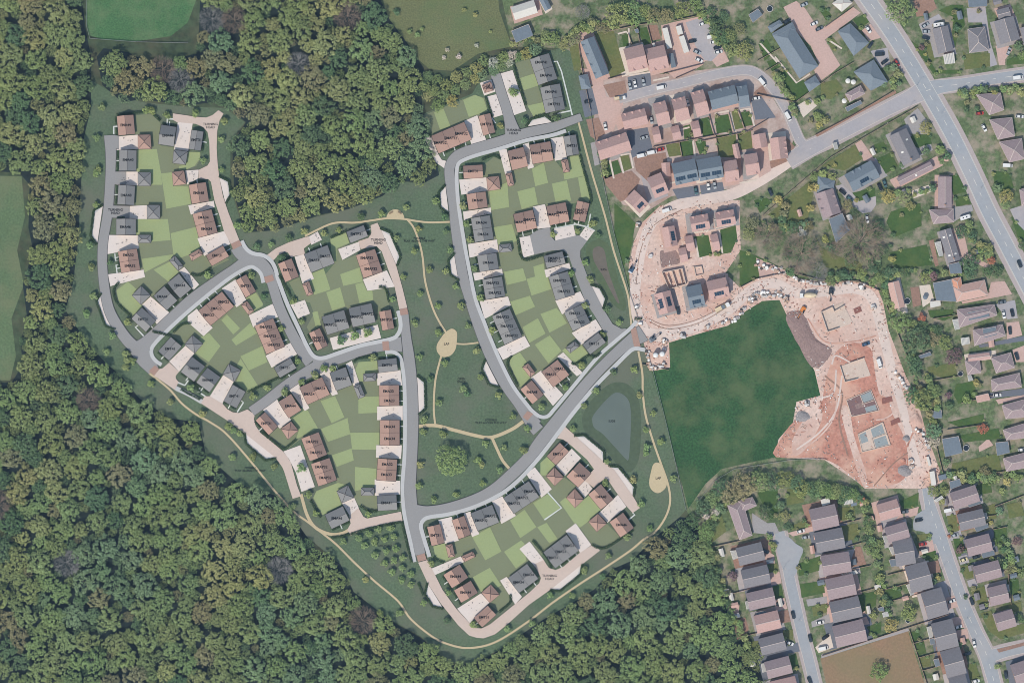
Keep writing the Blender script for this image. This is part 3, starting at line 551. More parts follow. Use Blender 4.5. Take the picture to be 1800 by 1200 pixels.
# (row, colour, units, A, B, C, [(code, px)...])
H = [
 ('W','b',1,(206,205),(209,239),(238,237),[('EMA49',(222,221))]),('W','g',1,(210.5,264.4),(210,300.6),(240,300.6),[('EMA40',(226,282))]),('W','g',1,(209,325.6),(207,359.5),(236,361),[('EMA48',(222.5,344))]),('W','g',1,(205,385),(205,413),(239.4,413),[('EMA46',(221.5,399.5))]),('W','b',2,(208,442.5),(214,480),(247,474),[('EMA32',(226.5,449)),('EMA32',(229.5,467.5))]),
 ('V','g',1,(250,540.6),(275,563.8),(255.6,582),[('EMT31',(253,561.5))]),('V','g',1,(270.6,520),(289.4,503),(312.5,528),[('EMA44',(286,521.6))]),('V','g',1,(295,497.5),(315,481),(338,507),[('EMA44',(317,502))]),('V','b',1,(362.5,449),(392.5,432),(403,450.6),[('EMT31',(383,449.6))]),
 ('N','g',1,(284,220),(311,224),(307.5,258),[('EMA46',(296,239.4))]),('N','g',1,(337.5,229),(332.5,262.5),(353,266),[('EMT31',(346,247))]),('N','b',1,(332.5,325.6),(338,359),(367.5,353),[('EMA48',(350,340))]),('N','b',2,(339,377),(350,418),(383,409),[('EMA34',(358,383)),('EMA34',(364,403))]),
 ('S','b',3,(349.4,546),(390.6,512.5),(412.5,538),[('EMA22',(394,531)),('EMA22',(381,542.5)),('EMA22',(367.5,554))]),('S','b',1,(415,493),(432.5,523),(450.6,512.5),[('EMT31',(432.5,503))]),('S','b',3,(448,573),(469,622.5),(501,608),[('EMAP22',(468,575)),('EMAP22',(475,591)),('EMAP22',(482,606))]),('S','g',1,(482,646),(511,629),(520.6,647),[('EMT21',(501,646))]),('S','g',1,(279,617),(301,592),(320.6,607.5),[('EMT41',(300,613))]),('S','g',1,(338,627),(361,644),(342.5,671),[('EMA44',(341.6,647.5))]),('S','g',1,(365,646),(388,663),(369,689),[('EMA44',(366,668))]),('S','g',1,(432,688),(416,717),(394,704),[('EMT41',(413,696))]),
 ('C','b',1,(489,464),(502,496),(525.5,486),[('EMT41',(507,475))]),('C','g',2,(535,447),(576,431),(588,463),[('EMA34',(552.5,458)),('EMA33',(572,451))]),('C','g',1,(609,408),(639.5,396),(648,415),[('EMTP31',(627.5,412))]),('C','b',2,(626,449),(639.5,489),(672,476),[('EMAP32',(645,454)),('EMAP32',(652,473))]),('C','b',1,(543.5,585.5),(558,616),(576.5,607),[('EMAP11',(560.5,594)),('EMAP12',(560.5,599))]),('C','g',2,(566,557),(605,545),(615.5,576),[('EMAP32',(581,571)),('EMAP32',(600,564))]),('C','g',2,(613,542),(653,533),(660.5,566),[('EMAP32',(627,557)),('EMAP22',(647,552))]),('C','b',1,(666.5,548),(672.5,581),(693,577),[('EMTP31',(679.5,562))]),
 ('E','g',1,(663.5,633),(697,629),(699,651),[('EMT31',(681,642))]),('D','g',1,(580,655),(608,645),(620,676),[('EMA44',(600,666))]),('D','b',2,(527,680.5),(566.5,662.5),(581,692.5),[('EMA34',(544,692.5)),('EMA34',(563,682.6))]),('D','b',1,(490,706),(512,692),(532,719),[('EMA44',(511,713))]),('D','b',1,(466,724),(489,749.5),(473,764),[('EMT31',(469,744))]),
 ('E','b',2,(530,770.5),(545,810),(575.5,799),[('EMAP32',(549,776)),('EMAP32',(556,795))]),('E','b',2,(547,815),(560,854),(592,842),[('EMAP32',(565,820)),('EMAP32',(572,839))]),('E','g',1,(571.5,904),(603,889),(614,914),[('EMA46',(592.5,910))]),('E','g',1,(663,871),(697,869),(698,895),[('EMA41',(680,883))]),('E','b',2,(664.5,805),(662,843),(696,844.5),[('EMA32',(681,815.5)),('EMA33',(679.5,833.5))]),('E','b',2,(668,738),(668,782),(702.5,782),[('EMA34',(685,749.5)),('EMA34',(685,770.5))]),('E','b',2,(666.5,677),(667,713),(702,713.5),[('EMA23',(683,687.5)),('EMA23',(684.5,704))]),
 ('L','b',1,(751,925.5),(759,958.5),(782,955),[('EMT31',(766,940))]),('L','b',1,(794.5,913.5),(806.5,946.5),(828,939),[('EMA34',(811,927))]),('L','g',2,(827.5,901.5),(865,886.5),(879,916.5),[('EMAP32',(846,914)),('EMAP32',(863,906))]),('L','g',3,(885,874.5),(929.5,845),(949,872),[('EMAP22',(903,884)),('EMAP22',(917.5,874)),('EMAP22',(932,863))]),('L','b',1,(961,801.5),(984,777.5),(1000.5,792),[('EMT31',(981,797.5))]),('L','b',1,(1018.5,812),(1039,831),(1015,855),[('EMA44',(1019,835.5))]),('L','b',1,(1056,850),(1078,876.5),(1056,895),[('EMA48',(1056,872.5))]),('L','b',1,(1095,900),(1114,927),(1091,944.5),[('EMA46',(1092,921.5))]),('L','g',3,(955,970),(996,939),(1018,966),[('EMA23',(971,979)),('EMA23',(985.5,968.5)),('EMA23',(999.5,958))]),('L','g',2,(893,1015),(926.5,990),(946,1016),[('EMA34',(911.5,1022)),('EMA34',(929,1009))]),('L','b',1,(808,991),(823,1014),(795,1033),[('EMA44',(801,1012))]),('L','b',1,(827.5,1019.5),(840,1041),(812.5,1061),[('EMA44',(818.5,1040))]),('L','b',1,(833,1085),(857.5,1063),(872.5,1079),[('EMT31',(851,1083.5))]),
 ('I','b',3,(758,239.7),(816,215),(827,246.5),[('EMAP32',(774,252)),('EMAP32',(792.5,244)),('EMAP32',(811,236))]),('I','b',1,(841,205),(850,239),(870,231.5),[('EMTP31',(855.5,219.5))]),('I','g',2,(931.5,105.5),(946.5,150.5),(979.5,139),[('EMAP41',(951.5,111)),('EMAP41',(960,134))]),('I','g',2,(949.5,155),(959,200),(993,191),[('EMAP41',(969,163)),('EMTP32',(973.5,184.5))]),
 ('J','b',1,(814,292),(848,290),(850,312.5),[('EMT31',(832,302))]),('J','b',1,(820,342),(824,369.5),(857.5,365),[('EMA49',(839,353))]),('K','b',1,(892,266),(920,259),(926.5,293),[('EMA44',(909,279))]),('K','b',2,(930.5,255.5),(967,249),(974,282),[('EMA32',(943,270.5)),('EMA32',(961,266.5))]),('K','g',1,(990.5,241),(996.5,275),(1018,272),[('EMT31',(1005,257))]),('K','b',2,(902,377),(936.5,369),(944,401),[('EMAP22',(914,391.5)),('EMAP22',(931,387))]),('K','b',2,(960,363),(994,356),(1002,389),[('EMAP22',(972,378)),('EMAP22',(989,374.5))]),('K','b',1,(1015,353),(1007,386),(1028,390.5),[('EMAP11',(1022,370)),('EMAP12',(1022,374.5))]),
 ('J','g',2,(828,384),(835,426),(868,421),[('EMA34',(846,392)),('EMA34',(849,412.5))]),('J','g',1,(839,450),(843.5,478),(877,473),[('EMA44',(858,462))]),('J','g',2,(848,492),(854,526.5),(888,520),[('EMAP22',(866,498)),('EMAP22',(870,515))]),('J','g',3,(865,556),(887,605.5),(917,590),[('EMAP22',(883.5,557.5)),('EMAP22',(891,573.5)),('EMAP22',(899,590))]),
 ('M','g',1,(955.5,450.5),(988.5,442),(994.5,463),[('EMAP11',(974,454.5)),('EMAP12',(974.5,459.5))]),('M','g',2,(964.5,487),(977,528),(1010,516),[('EMAP22',(983.5,493.5)),('EMAP22',(991,512.5))]),('M','g',2,(991.5,550),(1007,582),(1037,566),[('EMA23',(1010,551)),('EMA23',(1018,566.5))]),('M','g',1,(1024,605.5),(1051.5,584.5),(1063.5,602.5),[('EMT31',(1044,604))]),('M','b',2,(952,653.5),(980,632),(1003,656.5),[('EMA23',(968,658)),('EMA23',(984,648))]),('J','b',1,(934.5,668),(955.5,693.5),(936,710),[('EMA48',(935,689))])]
ROWN = {'W': (1, 'along the far left lane'), 'V': (0, 'above the slanting left street'), 'N': (1, 'in the upper left cluster'), 'S': (0, 'in the left middle block'), 'C': (0, 'left of the green'), 'D': (0, 'below the left cross street'), 'E': (1, 'above the orchard'), 'L': (0, 'in the bottom loop block'), 'I': (0, 'near the substation'), 'J': (1, 'along the right crescent'), 'K': (0, 'in the upper right block'), 'M': (1, 'behind the long swale')}
hcount = 0
def hedge_thing(pts, w, h, desc, zone, seed, leaf=.5, dens=15, colr=(.062, .09, .04)):
    P = [W(p) for p in pts]; cx = sum(p[0] for p in P)/len(P); cy = sum(p[1] for p in P)/len(P)
    me = hedge_mesh('hedge', [(x-cx, y-cy) for x, y in P], w, h, seed, dens, leaf)
    o = link_data('hedge', me); o.location = (cx, cy, .05); o.color = (*colr, 1)
    register(o, (900+cx/SC, 600-cy/SC), desc, zone, 'hedge', 'hedges of the new estate'); return o
HEDC = [(.050, .082, .036), (.056, .088, .040), (.045, .075, .034)]
for row, colr, units, A, B, Cc, codes in H:
    cen = ((A[0]+Cc[0])/2, (A[1]+Cc[1])/2); x, y = W(cen)
    kind = {1: 'detached_house', 2: 'semi_detached_house', 3: 'terraced_house'}[units]
    root = empty(kind, x, y)
    r = gable(root, A, B, Cc, 2.3, math.radians(35), M_tile if colr == 'b' else M_slate, M_wall, units=units)
    for t, p in codes: roof_text(root, r, t, p)
    what = {1: 'detached house', 2: 'pair of houses', 3: 'terrace of three houses'}[units]
    register(root, cen, f"{'brown tiled' if colr == 'b' else 'grey slate'} {what} lettered {codes[0][0]}", ROWN[row][1], 'house', 'houses of the new estate', ROWN[row][0])
    # front side: the one nearest a road
    D = (A[0]+Cc[0]-B[0], A[1]+Cc[1]-B[1]); best = None
    for (p, q) in ((A, B), (Cc, D), (B, Cc), (D, A)):
        mx, my = (p[0]+q[0])/2, (p[1]+q[1])/2; ox, oy = mx-cen[0], my-cen[1]; l = math.hypot(ox, oy); ox /= l; oy /= l
        e = (mx+ox*9, my+oy*9)
        if any(inside((mx+ox*4, my+oy*4), d) for d in DRIVES): continue
        dist = min((e[0]-a)**2+(e[1]-b)**2 for a, b in ROADPTS)
        if units > 1 and (p, q) in ((B, Cc), (D, A)): dist += 400
        if best is None or dist < best[0]: best = (dist, p, q, ox, oy)
    if best is None or best[0] > 500: continue
    _, p, q, ox, oy = best; hcount += 1
    # door and windows on that front
    o = Vector((x, y)); P0, P1 = Vector(W(p))-o, Vector(W(q))-o; out = Vector((ox, -oy)); ins = -out*.35
    ts = [(k+.5)/units for k in range(units)]
    for t in ts:
        c = P0.lerp(P1, t)+ins+out*.03; u = (P1-P0).normalized()
        v, f = [], []; bar((*(c-u*.45), .1), (*(c+u*.45), .1), .10, 2.0, v, f); link_mesh('door', v, f, M_door, root)
        for s in (-.3/units, .3/units):
            c = P0.lerp(P1, t+s)+ins+out*.03; v, f = [], []; bar((*(c-u*.5), 1.0), (*(c+u*.5), 1.0), .10, 1.1, v, f); link_mesh('window', v, f, M_glass, root)
        a = (p[0]+(q[0]-p[0])*t, p[1]+(q[1]-p[1])*t)
        ribbon('garden_path', [(a[0]+ox*.3, a[1]+oy*.3), (a[0]+ox*8.2, a[1]+oy*8.2)], 1.8, M_white, .30, n=1)
    cuts = [0.02]
    for t in ts: cuts += [t-.06/units*1.4, t+.06/units*1.4]
    cuts.append(.98)
    for i in range(0, len(cuts), 2):
        t0, t1 = cuts[i], cuts[i+1]
        if t1-t0 < .12: continue
        g = [(p[0]+(q[0]-p[0])*t+ox*2.4, p[1]+(q[1]-p[1])*t+oy*2.4) for t in (t0, t1)]
        if any(inside(pt, d) for pt in g for d in DRIVES + PINKS): continue
        hedge_thing(g, 1.0, .9, 'short front hedge', ROWN[row][1], hcount*31+i, colr=HEDC[hcount % 3])
# garages
GAR = [('b',[(243,237.5),(265,237),(267,262),(243,262.5)]),('g',[(243,303),(266,303),(266,327),(243,327)]),('g',[(259,360.6),(282,360.6),(282,385),(259,385)]),('g',[(243,413),(266,413),(266,427),(243,427)]),('g',[(232.5,519),(249,502.5),(265.6,519),(248,535.6)]),('g',[(298,458),(308,449.5),(323,468),(314,476)]),('b',[(332.5,448),(351,437.5),(358,447),(338,459)]),('g',[(306,264),(330.6,267),(327,290),(304,287)]),('b',[(303,303),(324,300),(328,324),(305,327)]),
 ('g',[(325,605),(339,589),(357.5,604),(342.5,621)]),('g',[(392,657.5),(403,639),(424,650.6),(412,671)]),('b',[(424,535.6),(435,529),(447,546),(437.5,554)]),('b',[(531.5,499.5),(543.5,494),(551,517),(540,520.5)]),('g',[(639,657),(661,655),(661,669),(639.5,670)]),('g',[(621.5,678.5),(633.5,675),(642,696),(630.5,701)]),('b',[(494,753),(512,740),(525,756),(506.5,772)]),('g',[(592,862.5),(612,852),(623,874),(601.5,883.5)]),('g',[(635,856.5),(658,856.5),(658,870),(635,870)]),
 ('b',[(783,957.7),(795,954.7),(800,977),(788.5,979)]),('b',[(811,977),(831,968),(836.5,977),(816,987)]),('b',[(846,1040.5),(863,1026),(878.5,1044),(861,1058.5)]),('b',[(959.5,836),(974.5,820.5),(991,838),(975,853.5)]),('b',[(995,874),(1010.5,858),(1026,877),(1010.5,892)]),('b',[(1034,916),(1051,902),(1066.5,919),(1049,934)]),('b',[(855,312),(877,309.5),(880,333),(857.5,336)]),('b',[(888,306.5),(899.5,303.5),(904,326),(893,328)]),('b',[(986,282.5),(998,280),(1002,302),(990.5,304)]),('g',[(876.5,430.5),(898,428),(900.5,442),(878,444)]),('g',[(994,611),(1010,599.5),(1019,608),(1002,620.5)]),('b',[(918,645),(928.5,638),(941,655),(932,663)])]
M_gdoor = mat('garage_door', C(190, 190, 188), rough=.5, namt=0)
for colr, q in GAR:
    cen = (sum(p[0] for p in q)/4, sum(p[1] for p in q)/4); root = empty('garage', *W(cen))
    hip(root, q, 2.5, math.radians(33), M_tile if colr == 'b' else M_slate, M_wall, M_gut)
    zone = 'in the left half' if cen[0] < 480 else ('in the middle part' if cen[0] < 720 else 'in the right half')
    register(root, cen, f"{'brown tiled' if colr == 'b' else 'grey slate'} {'square' if abs(math.dist(q[0], q[1])-math.dist(q[1], q[2])) < 7 else 'narrow'} hipped garage", zone, 'garage', 'garages of the new estate')
q = [(847, 150.5), (863, 144), (868, 159.5), (852, 164)]; cen = (857.5, 154.5); root = empty('substation', *W(cen))
hip(root, q, 2.6, math.radians(20), M_tile, M_wall, M_gut)
me = text_mesh('SUB\nSTATION', 1.25); zt = 2.6+math.tan(math.radians(20))*2.4+.2
for v in me.vertices: v.co = (v.co.x, v.co.y, zt)
me.materials.clear(); me.materials.append(M_ink); link_data('lettering', me, root)
tag(root, 'small brown roofed electricity hut lettered SUB STATION on a grey slab', 'substation')
# big hedges of the estate
HL = [[(209,496),(200,510),(206,532),(231,556)],[(205,202),(254,197)],[(266,198),(282,212)],[(335,481),(350,484),(371,471)],[(305,584),(320,570),(336,567.5)],[(435,689),(489,664),(516,651)],[(581,418),(609,406)],[(491,484),(512,522)],[(623,636),(630,630),(663,626)],[(666,504),(678,507),(684,531)],[(458,758),(496,787),(505,785),(521,772)],[(546,879),(564,909)],[(633,888),(646,896),(663,898)],[(582,945),(610,940),(646,929),(702,917.5),(708,924),(716,958),(724,988)],[(763,977),(767,983),(781,988)],[(897,1044),(897,1058),(877,1075)],[(1041,956),(1047,961),(1065,962),(1091,946),(1113,931)],[(936,949),(960,977),(970,998)],[(847,281),(868,273),(880,279)],[(899,626),(892,641),(911,679)],[(1005,637),(1011,640),(1035,624),(1044,628),(1056,620)],[(1019,273),(1038,344),(1037,359)],[(909,414),(919,456),(955,448)],[(903,114),(924,185)],[(854,171),(866,206)],[(735,1024),(745,1046)],[(1066,823),(1069,820)],[(1115,560),(1128,560)],[(742,205),(758,242)],[(940,206),(965,200)],[(268,582),(300,590)],[(318,684),(352,702)],[(340,672),(352,692)]]
HL = [h for h in HL if math.dist(h[0], h[-1]) > 12]
for i, q in enumerate(HL):
    cx = sum(p[0] for p in q)/len(q); zone = 'in the left half' if cx < 560 else ('in the middle part' if cx < 860 else 'in the right half')
    hedge_thing(curve(q, 3) if len(q) > 2 else q, 1.15, 1.2, 'long dark clipped garden hedge', zone, 500+i, colr=HEDC[i % 3])
for i, q in enumerate(BAYS):
    c = Vector(((q[0][0]+q[3][0])/2, (q[0][1]+q[3][1])/2)); g = [tuple(c+(Vector(p)-c)*1.0+(Vector(p)-c).normalized()*2.4) for p in q]
    zone = 'in the left half' if q[0][0] < 560 else 'in the right half'
    hedge_thing(g, 1.2, 1.1, 'bent hedge wrapped round a visitor parking bay', zone, 700+i, colr=HEDC[i % 3])
# benches
for px, a in (((687.5, 374.5), .5), ((702.5, 374.5), -.5)):
    x, y = W(px); root = empty('park_bench', x, y, .2, a); wood = mat('bench_wood', C(150, 130, 108), nscale=3, namt=.1)
    v, f = [], []
    for k in range(4): box(-1.1, 1.1, -.28+.15*k, -.16+.15*k, .43, .48, v, f)
    link_mesh('seat', v, f, wood, root); v, f = [], []
    for k in range(3): box(-1.1, 1.1, .33, .37, .52+.14*k, .62+.14*k, v, f)
    link_mesh('backrest', v, f, wood, root)
    for s in (-.95, .95):
        v, f = [], []; box(s-.05, s+.05, -.25, .32, 0, .43, v, f); link_mesh('leg', v, f, M_gut, root)
    register(root, px, 'brown wooden bench', 'on the sandy half-round', 'bench', 'benches by the upper path')
# ================================================================ the existing neighbourhood
M_town = mat('garden_ground', C(100, 118, 82), nscale=.6, namt=.34, big=.25, tint=C(164, 152, 138), tamt=.8, tscale=.11)
M_mead = mat('meadow_green', C(78, 118, 76), nscale=1.2, namt=.34, big=.2, tint=C(112, 132, 96), tamt=.6, tscale=.05)
M_past = mat('dry_pasture', C(112, 118, 82), nscale=1.2, namt=.26, big=.15, tint=C(92, 116, 76), tamt=.6, tscale=.03)
M_field = mat('rough_field', C(56, 94, 56), nscale=.9, namt=.4, big=.3, tint=C(98, 112, 76), tamt=.6, tscale=.045)
M_brownf = mat('parched_field', C(154, 126, 102), nscale=.8, namt=.15, big=.1, tint=C(126, 122, 90), tamt=.6, tscale=.02)
M_lg = mat('garden_lawn_green', C(72, 100, 52), nscale=.8, namt=.16, big=.15, tint=C(96, 110, 62), tamt=.5, tscale=.12)
M_lo = mat('garden_lawn_dry', C(113, 118, 74), nscale=.8, namt=.15, big=.12, tint=C(86, 108, 58), tamt=.5, tscale=.12)
M_pinkp = mat('pink_block_paving', C(200, 172, 164), nscale=1.0, namt=.07, big=.08)
M_tan = mat('brown_earth', C(158, 128, 114), nscale=.9, namt=.15, big=.15)
M_pgrey = mat('light_tarmac', C(170, 168, 174), nscale=.7, namt=.05, big=.08, tint=C(186, 178, 176), tamt=.5, tscale=.06)
M_dark = mat('dark_tarmac', C(112, 118, 130), nscale=1.0, namt=.06, big=.08)
M_mroad = mat('main_road_tarmac', C(160, 166, 174), nscale=.5, namt=.05, big=.07, tint=C(176, 174, 176), tamt=.5, tscale=.03)
M_pave = mat('pavement', C(178, 168, 168), nscale=.8, namt=.06, big=.05)
M_dusty = mat('dusty_road', C(220, 204, 196), nscale=.5, namt=.05, big=.06, tint=C(190, 178, 176), tamt=.5, tscale=.04)
M_earth = mat('site_earth', C(220, 196, 185), nscale=.7, namt=.14, big=.14, tint=C(198, 160, 146), tamt=.7, tscale=.05)
M_red = mat('red_soil', C(194, 140, 124), nscale=.6, namt=.2, big=.2, tint=C(210, 172, 154), tamt=.95, tscale=.05)
M_spoil = mat('spoil_soil', C(150, 128, 124), nscale=1.2, namt=.2, big=.1, bump=.4)
M_line = mat('white_line', C(212, 212, 208), namt=.02)
M_litter = mat('forest_floor', C(36, 48, 48), nscale=.5, namt=.3, big=.2)
M_conc = mat('concrete', C(205, 188, 176), nscale=1.2, namt=.08)
TOWN = [(870,-60),(900,82),(985,85),(1003,90),(1018,130),(1042,240),(1078,405),(1108,520),(1134,612),(1148,650),(1206,895),(1240,960),(1265,1000),(1290,1080),(1340,1140),(1352,1260),(1900,1260),(1900,-60)]
sheet('neighbourhood_ground', TOWN, M_town, .02)
sheet('estate_paving', [(1042,140),(1100,130),(1180,130),(1300,115),(1345,150),(1375,200),(1395,245),(1380,290),(1300,330),(1180,345),(1140,370),(1095,360),(1060,310),(1045,245)], mat('estate_paving', C(192, 176, 170), nscale=.6, namt=.09, big=.1, tint=C(160, 134, 124), tamt=.75, tscale=.09), .03)
sheet('meadow', [(154,-40),(346,-40),(345,0),(330,40),(300,64),(240,73),(182,70),(155,62),(150,30)], M_mead, .05)
sheet('meadow', [(662,-40),(872,-40),(878,20),(900,82),(870,88),(840,95),(815,112),(795,125),(755,122),(730,100),(700,62),(680,25)], M_past, .05)
M_past2 = mat('left_meadow', C(98, 120, 86), nscale=.9, namt=.22, big=.15, tint=C(118, 124, 94), tamt=.6, tscale=.04)
sheet('meadow', [(-400,300),(38,310),(44,380),(30,440),(42,500),(20,560),(28,625),(18,668),(-400,670)], M_past2, .05)
sheet('field', [(1146,652),(1178,646),(1176,602),(1240,583),(1280,572),(1312,546),(1340,529),(1370,527),(1382,552),(1396,582),(1412,612),(1432,652),(1442,695),(1400,706),(1394,742),(1368,772),(1364,803),(1320,812),(1268,824),(1240,850),(1210,893)], M_field, .05)
sheet('field', [(1442,1156),(1520,1133),(1596,1108),(1624,1198),(1640,1260),(1466,1260)], M_brownf, .05)
EARTH = [(1105,470),(1114,425),(1128,392),(1160,362),(1230,350),(1300,352),(1302,440),(1275,480),(1300,505),(1330,490),(1380,475),(1400,490),(1450,495),(1500,495),(1540,500),(1552,530),(1562,580),(1592,660),(1612,700),(1628,760),(1648,815),(1658,845),(1640,858),(1520,858),(1505,845),(1450,808),(1364,803),(1368,772),(1394,742),(1400,706),(1442,695),(1432,652),(1412,612),(1396,582),(1382,552),(1370,527),(1340,529),(1312,546),(1280,572),(1240,583),(1176,602),(1178,646),(1146,652),(1134,612),(1120,560),(1108,510)]
sheet('construction_ground', EARTH, M_earth, .06)
sheet('red_earth', [(1364,803),(1370,775),(1398,738),(1440,716),(1452,665),(1470,618),(1500,602),(1530,612),(1536,640),(1545,690),(1560,700),(1570,730),(1590,770),(1596,820),(1580,848),(1522,856),(1505,843),(1450,806)], M_red, .08, smooth=3)
sheet('pale_track', [(1478,716),(1492,716),(1500,760),(1512,800),(1522,830),(1524,855),(1518,856),(1508,830),(1496,790),(1484,750)], M_earth, .10, smooth=3)
sheet('pale_track', [(1395,768),(1425,722),(1445,722),(1440,750),(1415,790),(1395,800)], M_earth, .10, smooth=3)
sheet('topsoil_patch', [(1160,445),(1165,440),(1188,440),(1195,462),(1175,466),(1163,470)], M_spoil, .10, smooth=3)
# roads of the neighbourhood
MR = [(1505,-30),(1526,0),(1563,52),(1590,94),(1618,140),(1646,188),(1674,238),(1706,303),(1738,372),(1766,425),(1792,475),(1830,548)]
ribbon('pavement', MR, 42, M_pave, .07); 
EB = [(1628,160),(1650,153),(1690,148),(1740,140),(1810,130),(1900,118)]
ribbon('pavement', EB, 28, M_pave, .075)
WB = [(1622,160),(1600,172),(1560,192),(1500,223),(1455,246),(1425,260),(1385,284)]
ribbon('pavement', WB, 33, M_pave, .08)
LOOP = [(1425,262),(1408,250),(1396,225),(1382,192),(1362,160),(1338,135),(1312,124),(1265,130),(1200,146),(1140,160),(1088,175)]
ribbon('pavement', LOOP, 20, M_pave, .085)
S1 = [(1370,934),(1376,960),(1383,990),(1389,1020),(1399,1065),(1409,1110),(1422,1160),(1436,1220)]
ribbon('pavement', S1, 29, M_pave, .09)
S2 = [(1629,857),(1633,880),(1640,908),(1653,945),(1669,992),(1692,1056),(1715,1110),(1734,1150),(1748,1200),(1760,1250)]
ribbon('pavement', S2, 32, M_pave, .092)
S3 = [(1730,1156),(1770,1144),(1830,1132)]
ribbon('pavement', S3, 30, M_pave, .094)
def kerbed(name, pts, w, m, z):
    wk = [a+2 for a in w] if isinstance(w, list) else w+2
    ribbon('kerb', pts, wk, mat('light_kerb', C(196, 190, 186), namt=.03), z-.035); return ribbon(name, pts, w, m, z)
kerbed('road', LOOP, 14.5, M_pgrey, .16); kerbed('road', WB, [34,26,22,21,22,26,24], M_pgrey, .165)
kerbed('road', EB, [34,24,19,18,18,18], M_mroad, .17); kerbed('road', MR, 26, M_mroad, .18)
kerbed('road', S1, 17.5, M_mroad, .16); kerbed('road', S3, [24,18,17], M_mroad, .165); kerbed('road', S2, [16,17,22,22,20,20,21,24,21,20], M_mroad, .17)
sheet('road', [(1362,944),(1385,943),(1399,955),(1412,965),(1405,985),(1398,1010),(1380,1010)], M_mroad, .175, smooth=3)
sheet('road', [(1610,905),(1640,895),(1652,945),(1640,955),(1625,935),(1606,930)], M_mroad, .166, smooth=3)
ribbon('haul_road', [(1400,272),(1372,293),(1330,320),(1285,342),(1225,352),(1178,366),(1146,392),(1130,430),(1122,470),(1116,520),(1122,560),(1138,585),(1170,588),(1225,572),(1280,545),(1320,510),(1360,498),(1400,515),(1450,512),(1500,507),(1530,520),(1545,560),(1558,610),(1570,660),(1585,710),(1600,770),(1615,820)], [22,22,21,20,20,19,18,17,17,18,20,22,22,20,18,18,18,18,18,18,18,17,17,16,15,13,10], M_dusty, .12)
v, f = [], []
def dashes(pts, every, ln, w, off=0.0, z=.235):
    c = curve(pts, 12); acc = 0.0
    for a, b in zip(c[:-1], c[1:]):
        d = math.dist(a, b); acc += d
        if acc % every < ln:
            u = ((b[0]-a[0])/d, (b[1]-a[1])/d); n = (-u[1]*w/2, u[0]*w/2); o = (-u[1]*off, u[0]*off); i = len(v)
            v.extend([(*W((a[0]+s*n[0]+o[0], a[1]+s*n[1]+o[1])), z) for s in (-1, 1)]+[(*W((b[0]+s*n[0]+o[0], b[1]+s*n[1]+o[1])), z) for s in (1, -1)]); f.append((i, i+1, i+2, i+3))
dashes(MR, 24, 9, .9); dashes(EB, 24, 9, .8); dashes(S2, 22, 8, .8); dashes(MR, 10, 20, .7, 12.2); dashes(MR, 10, 20, .7, -12.2); dashes(LOOP, 30, 2, .6)
tag(link_mesh('road_marking', v, f, M_line), kind='structure')
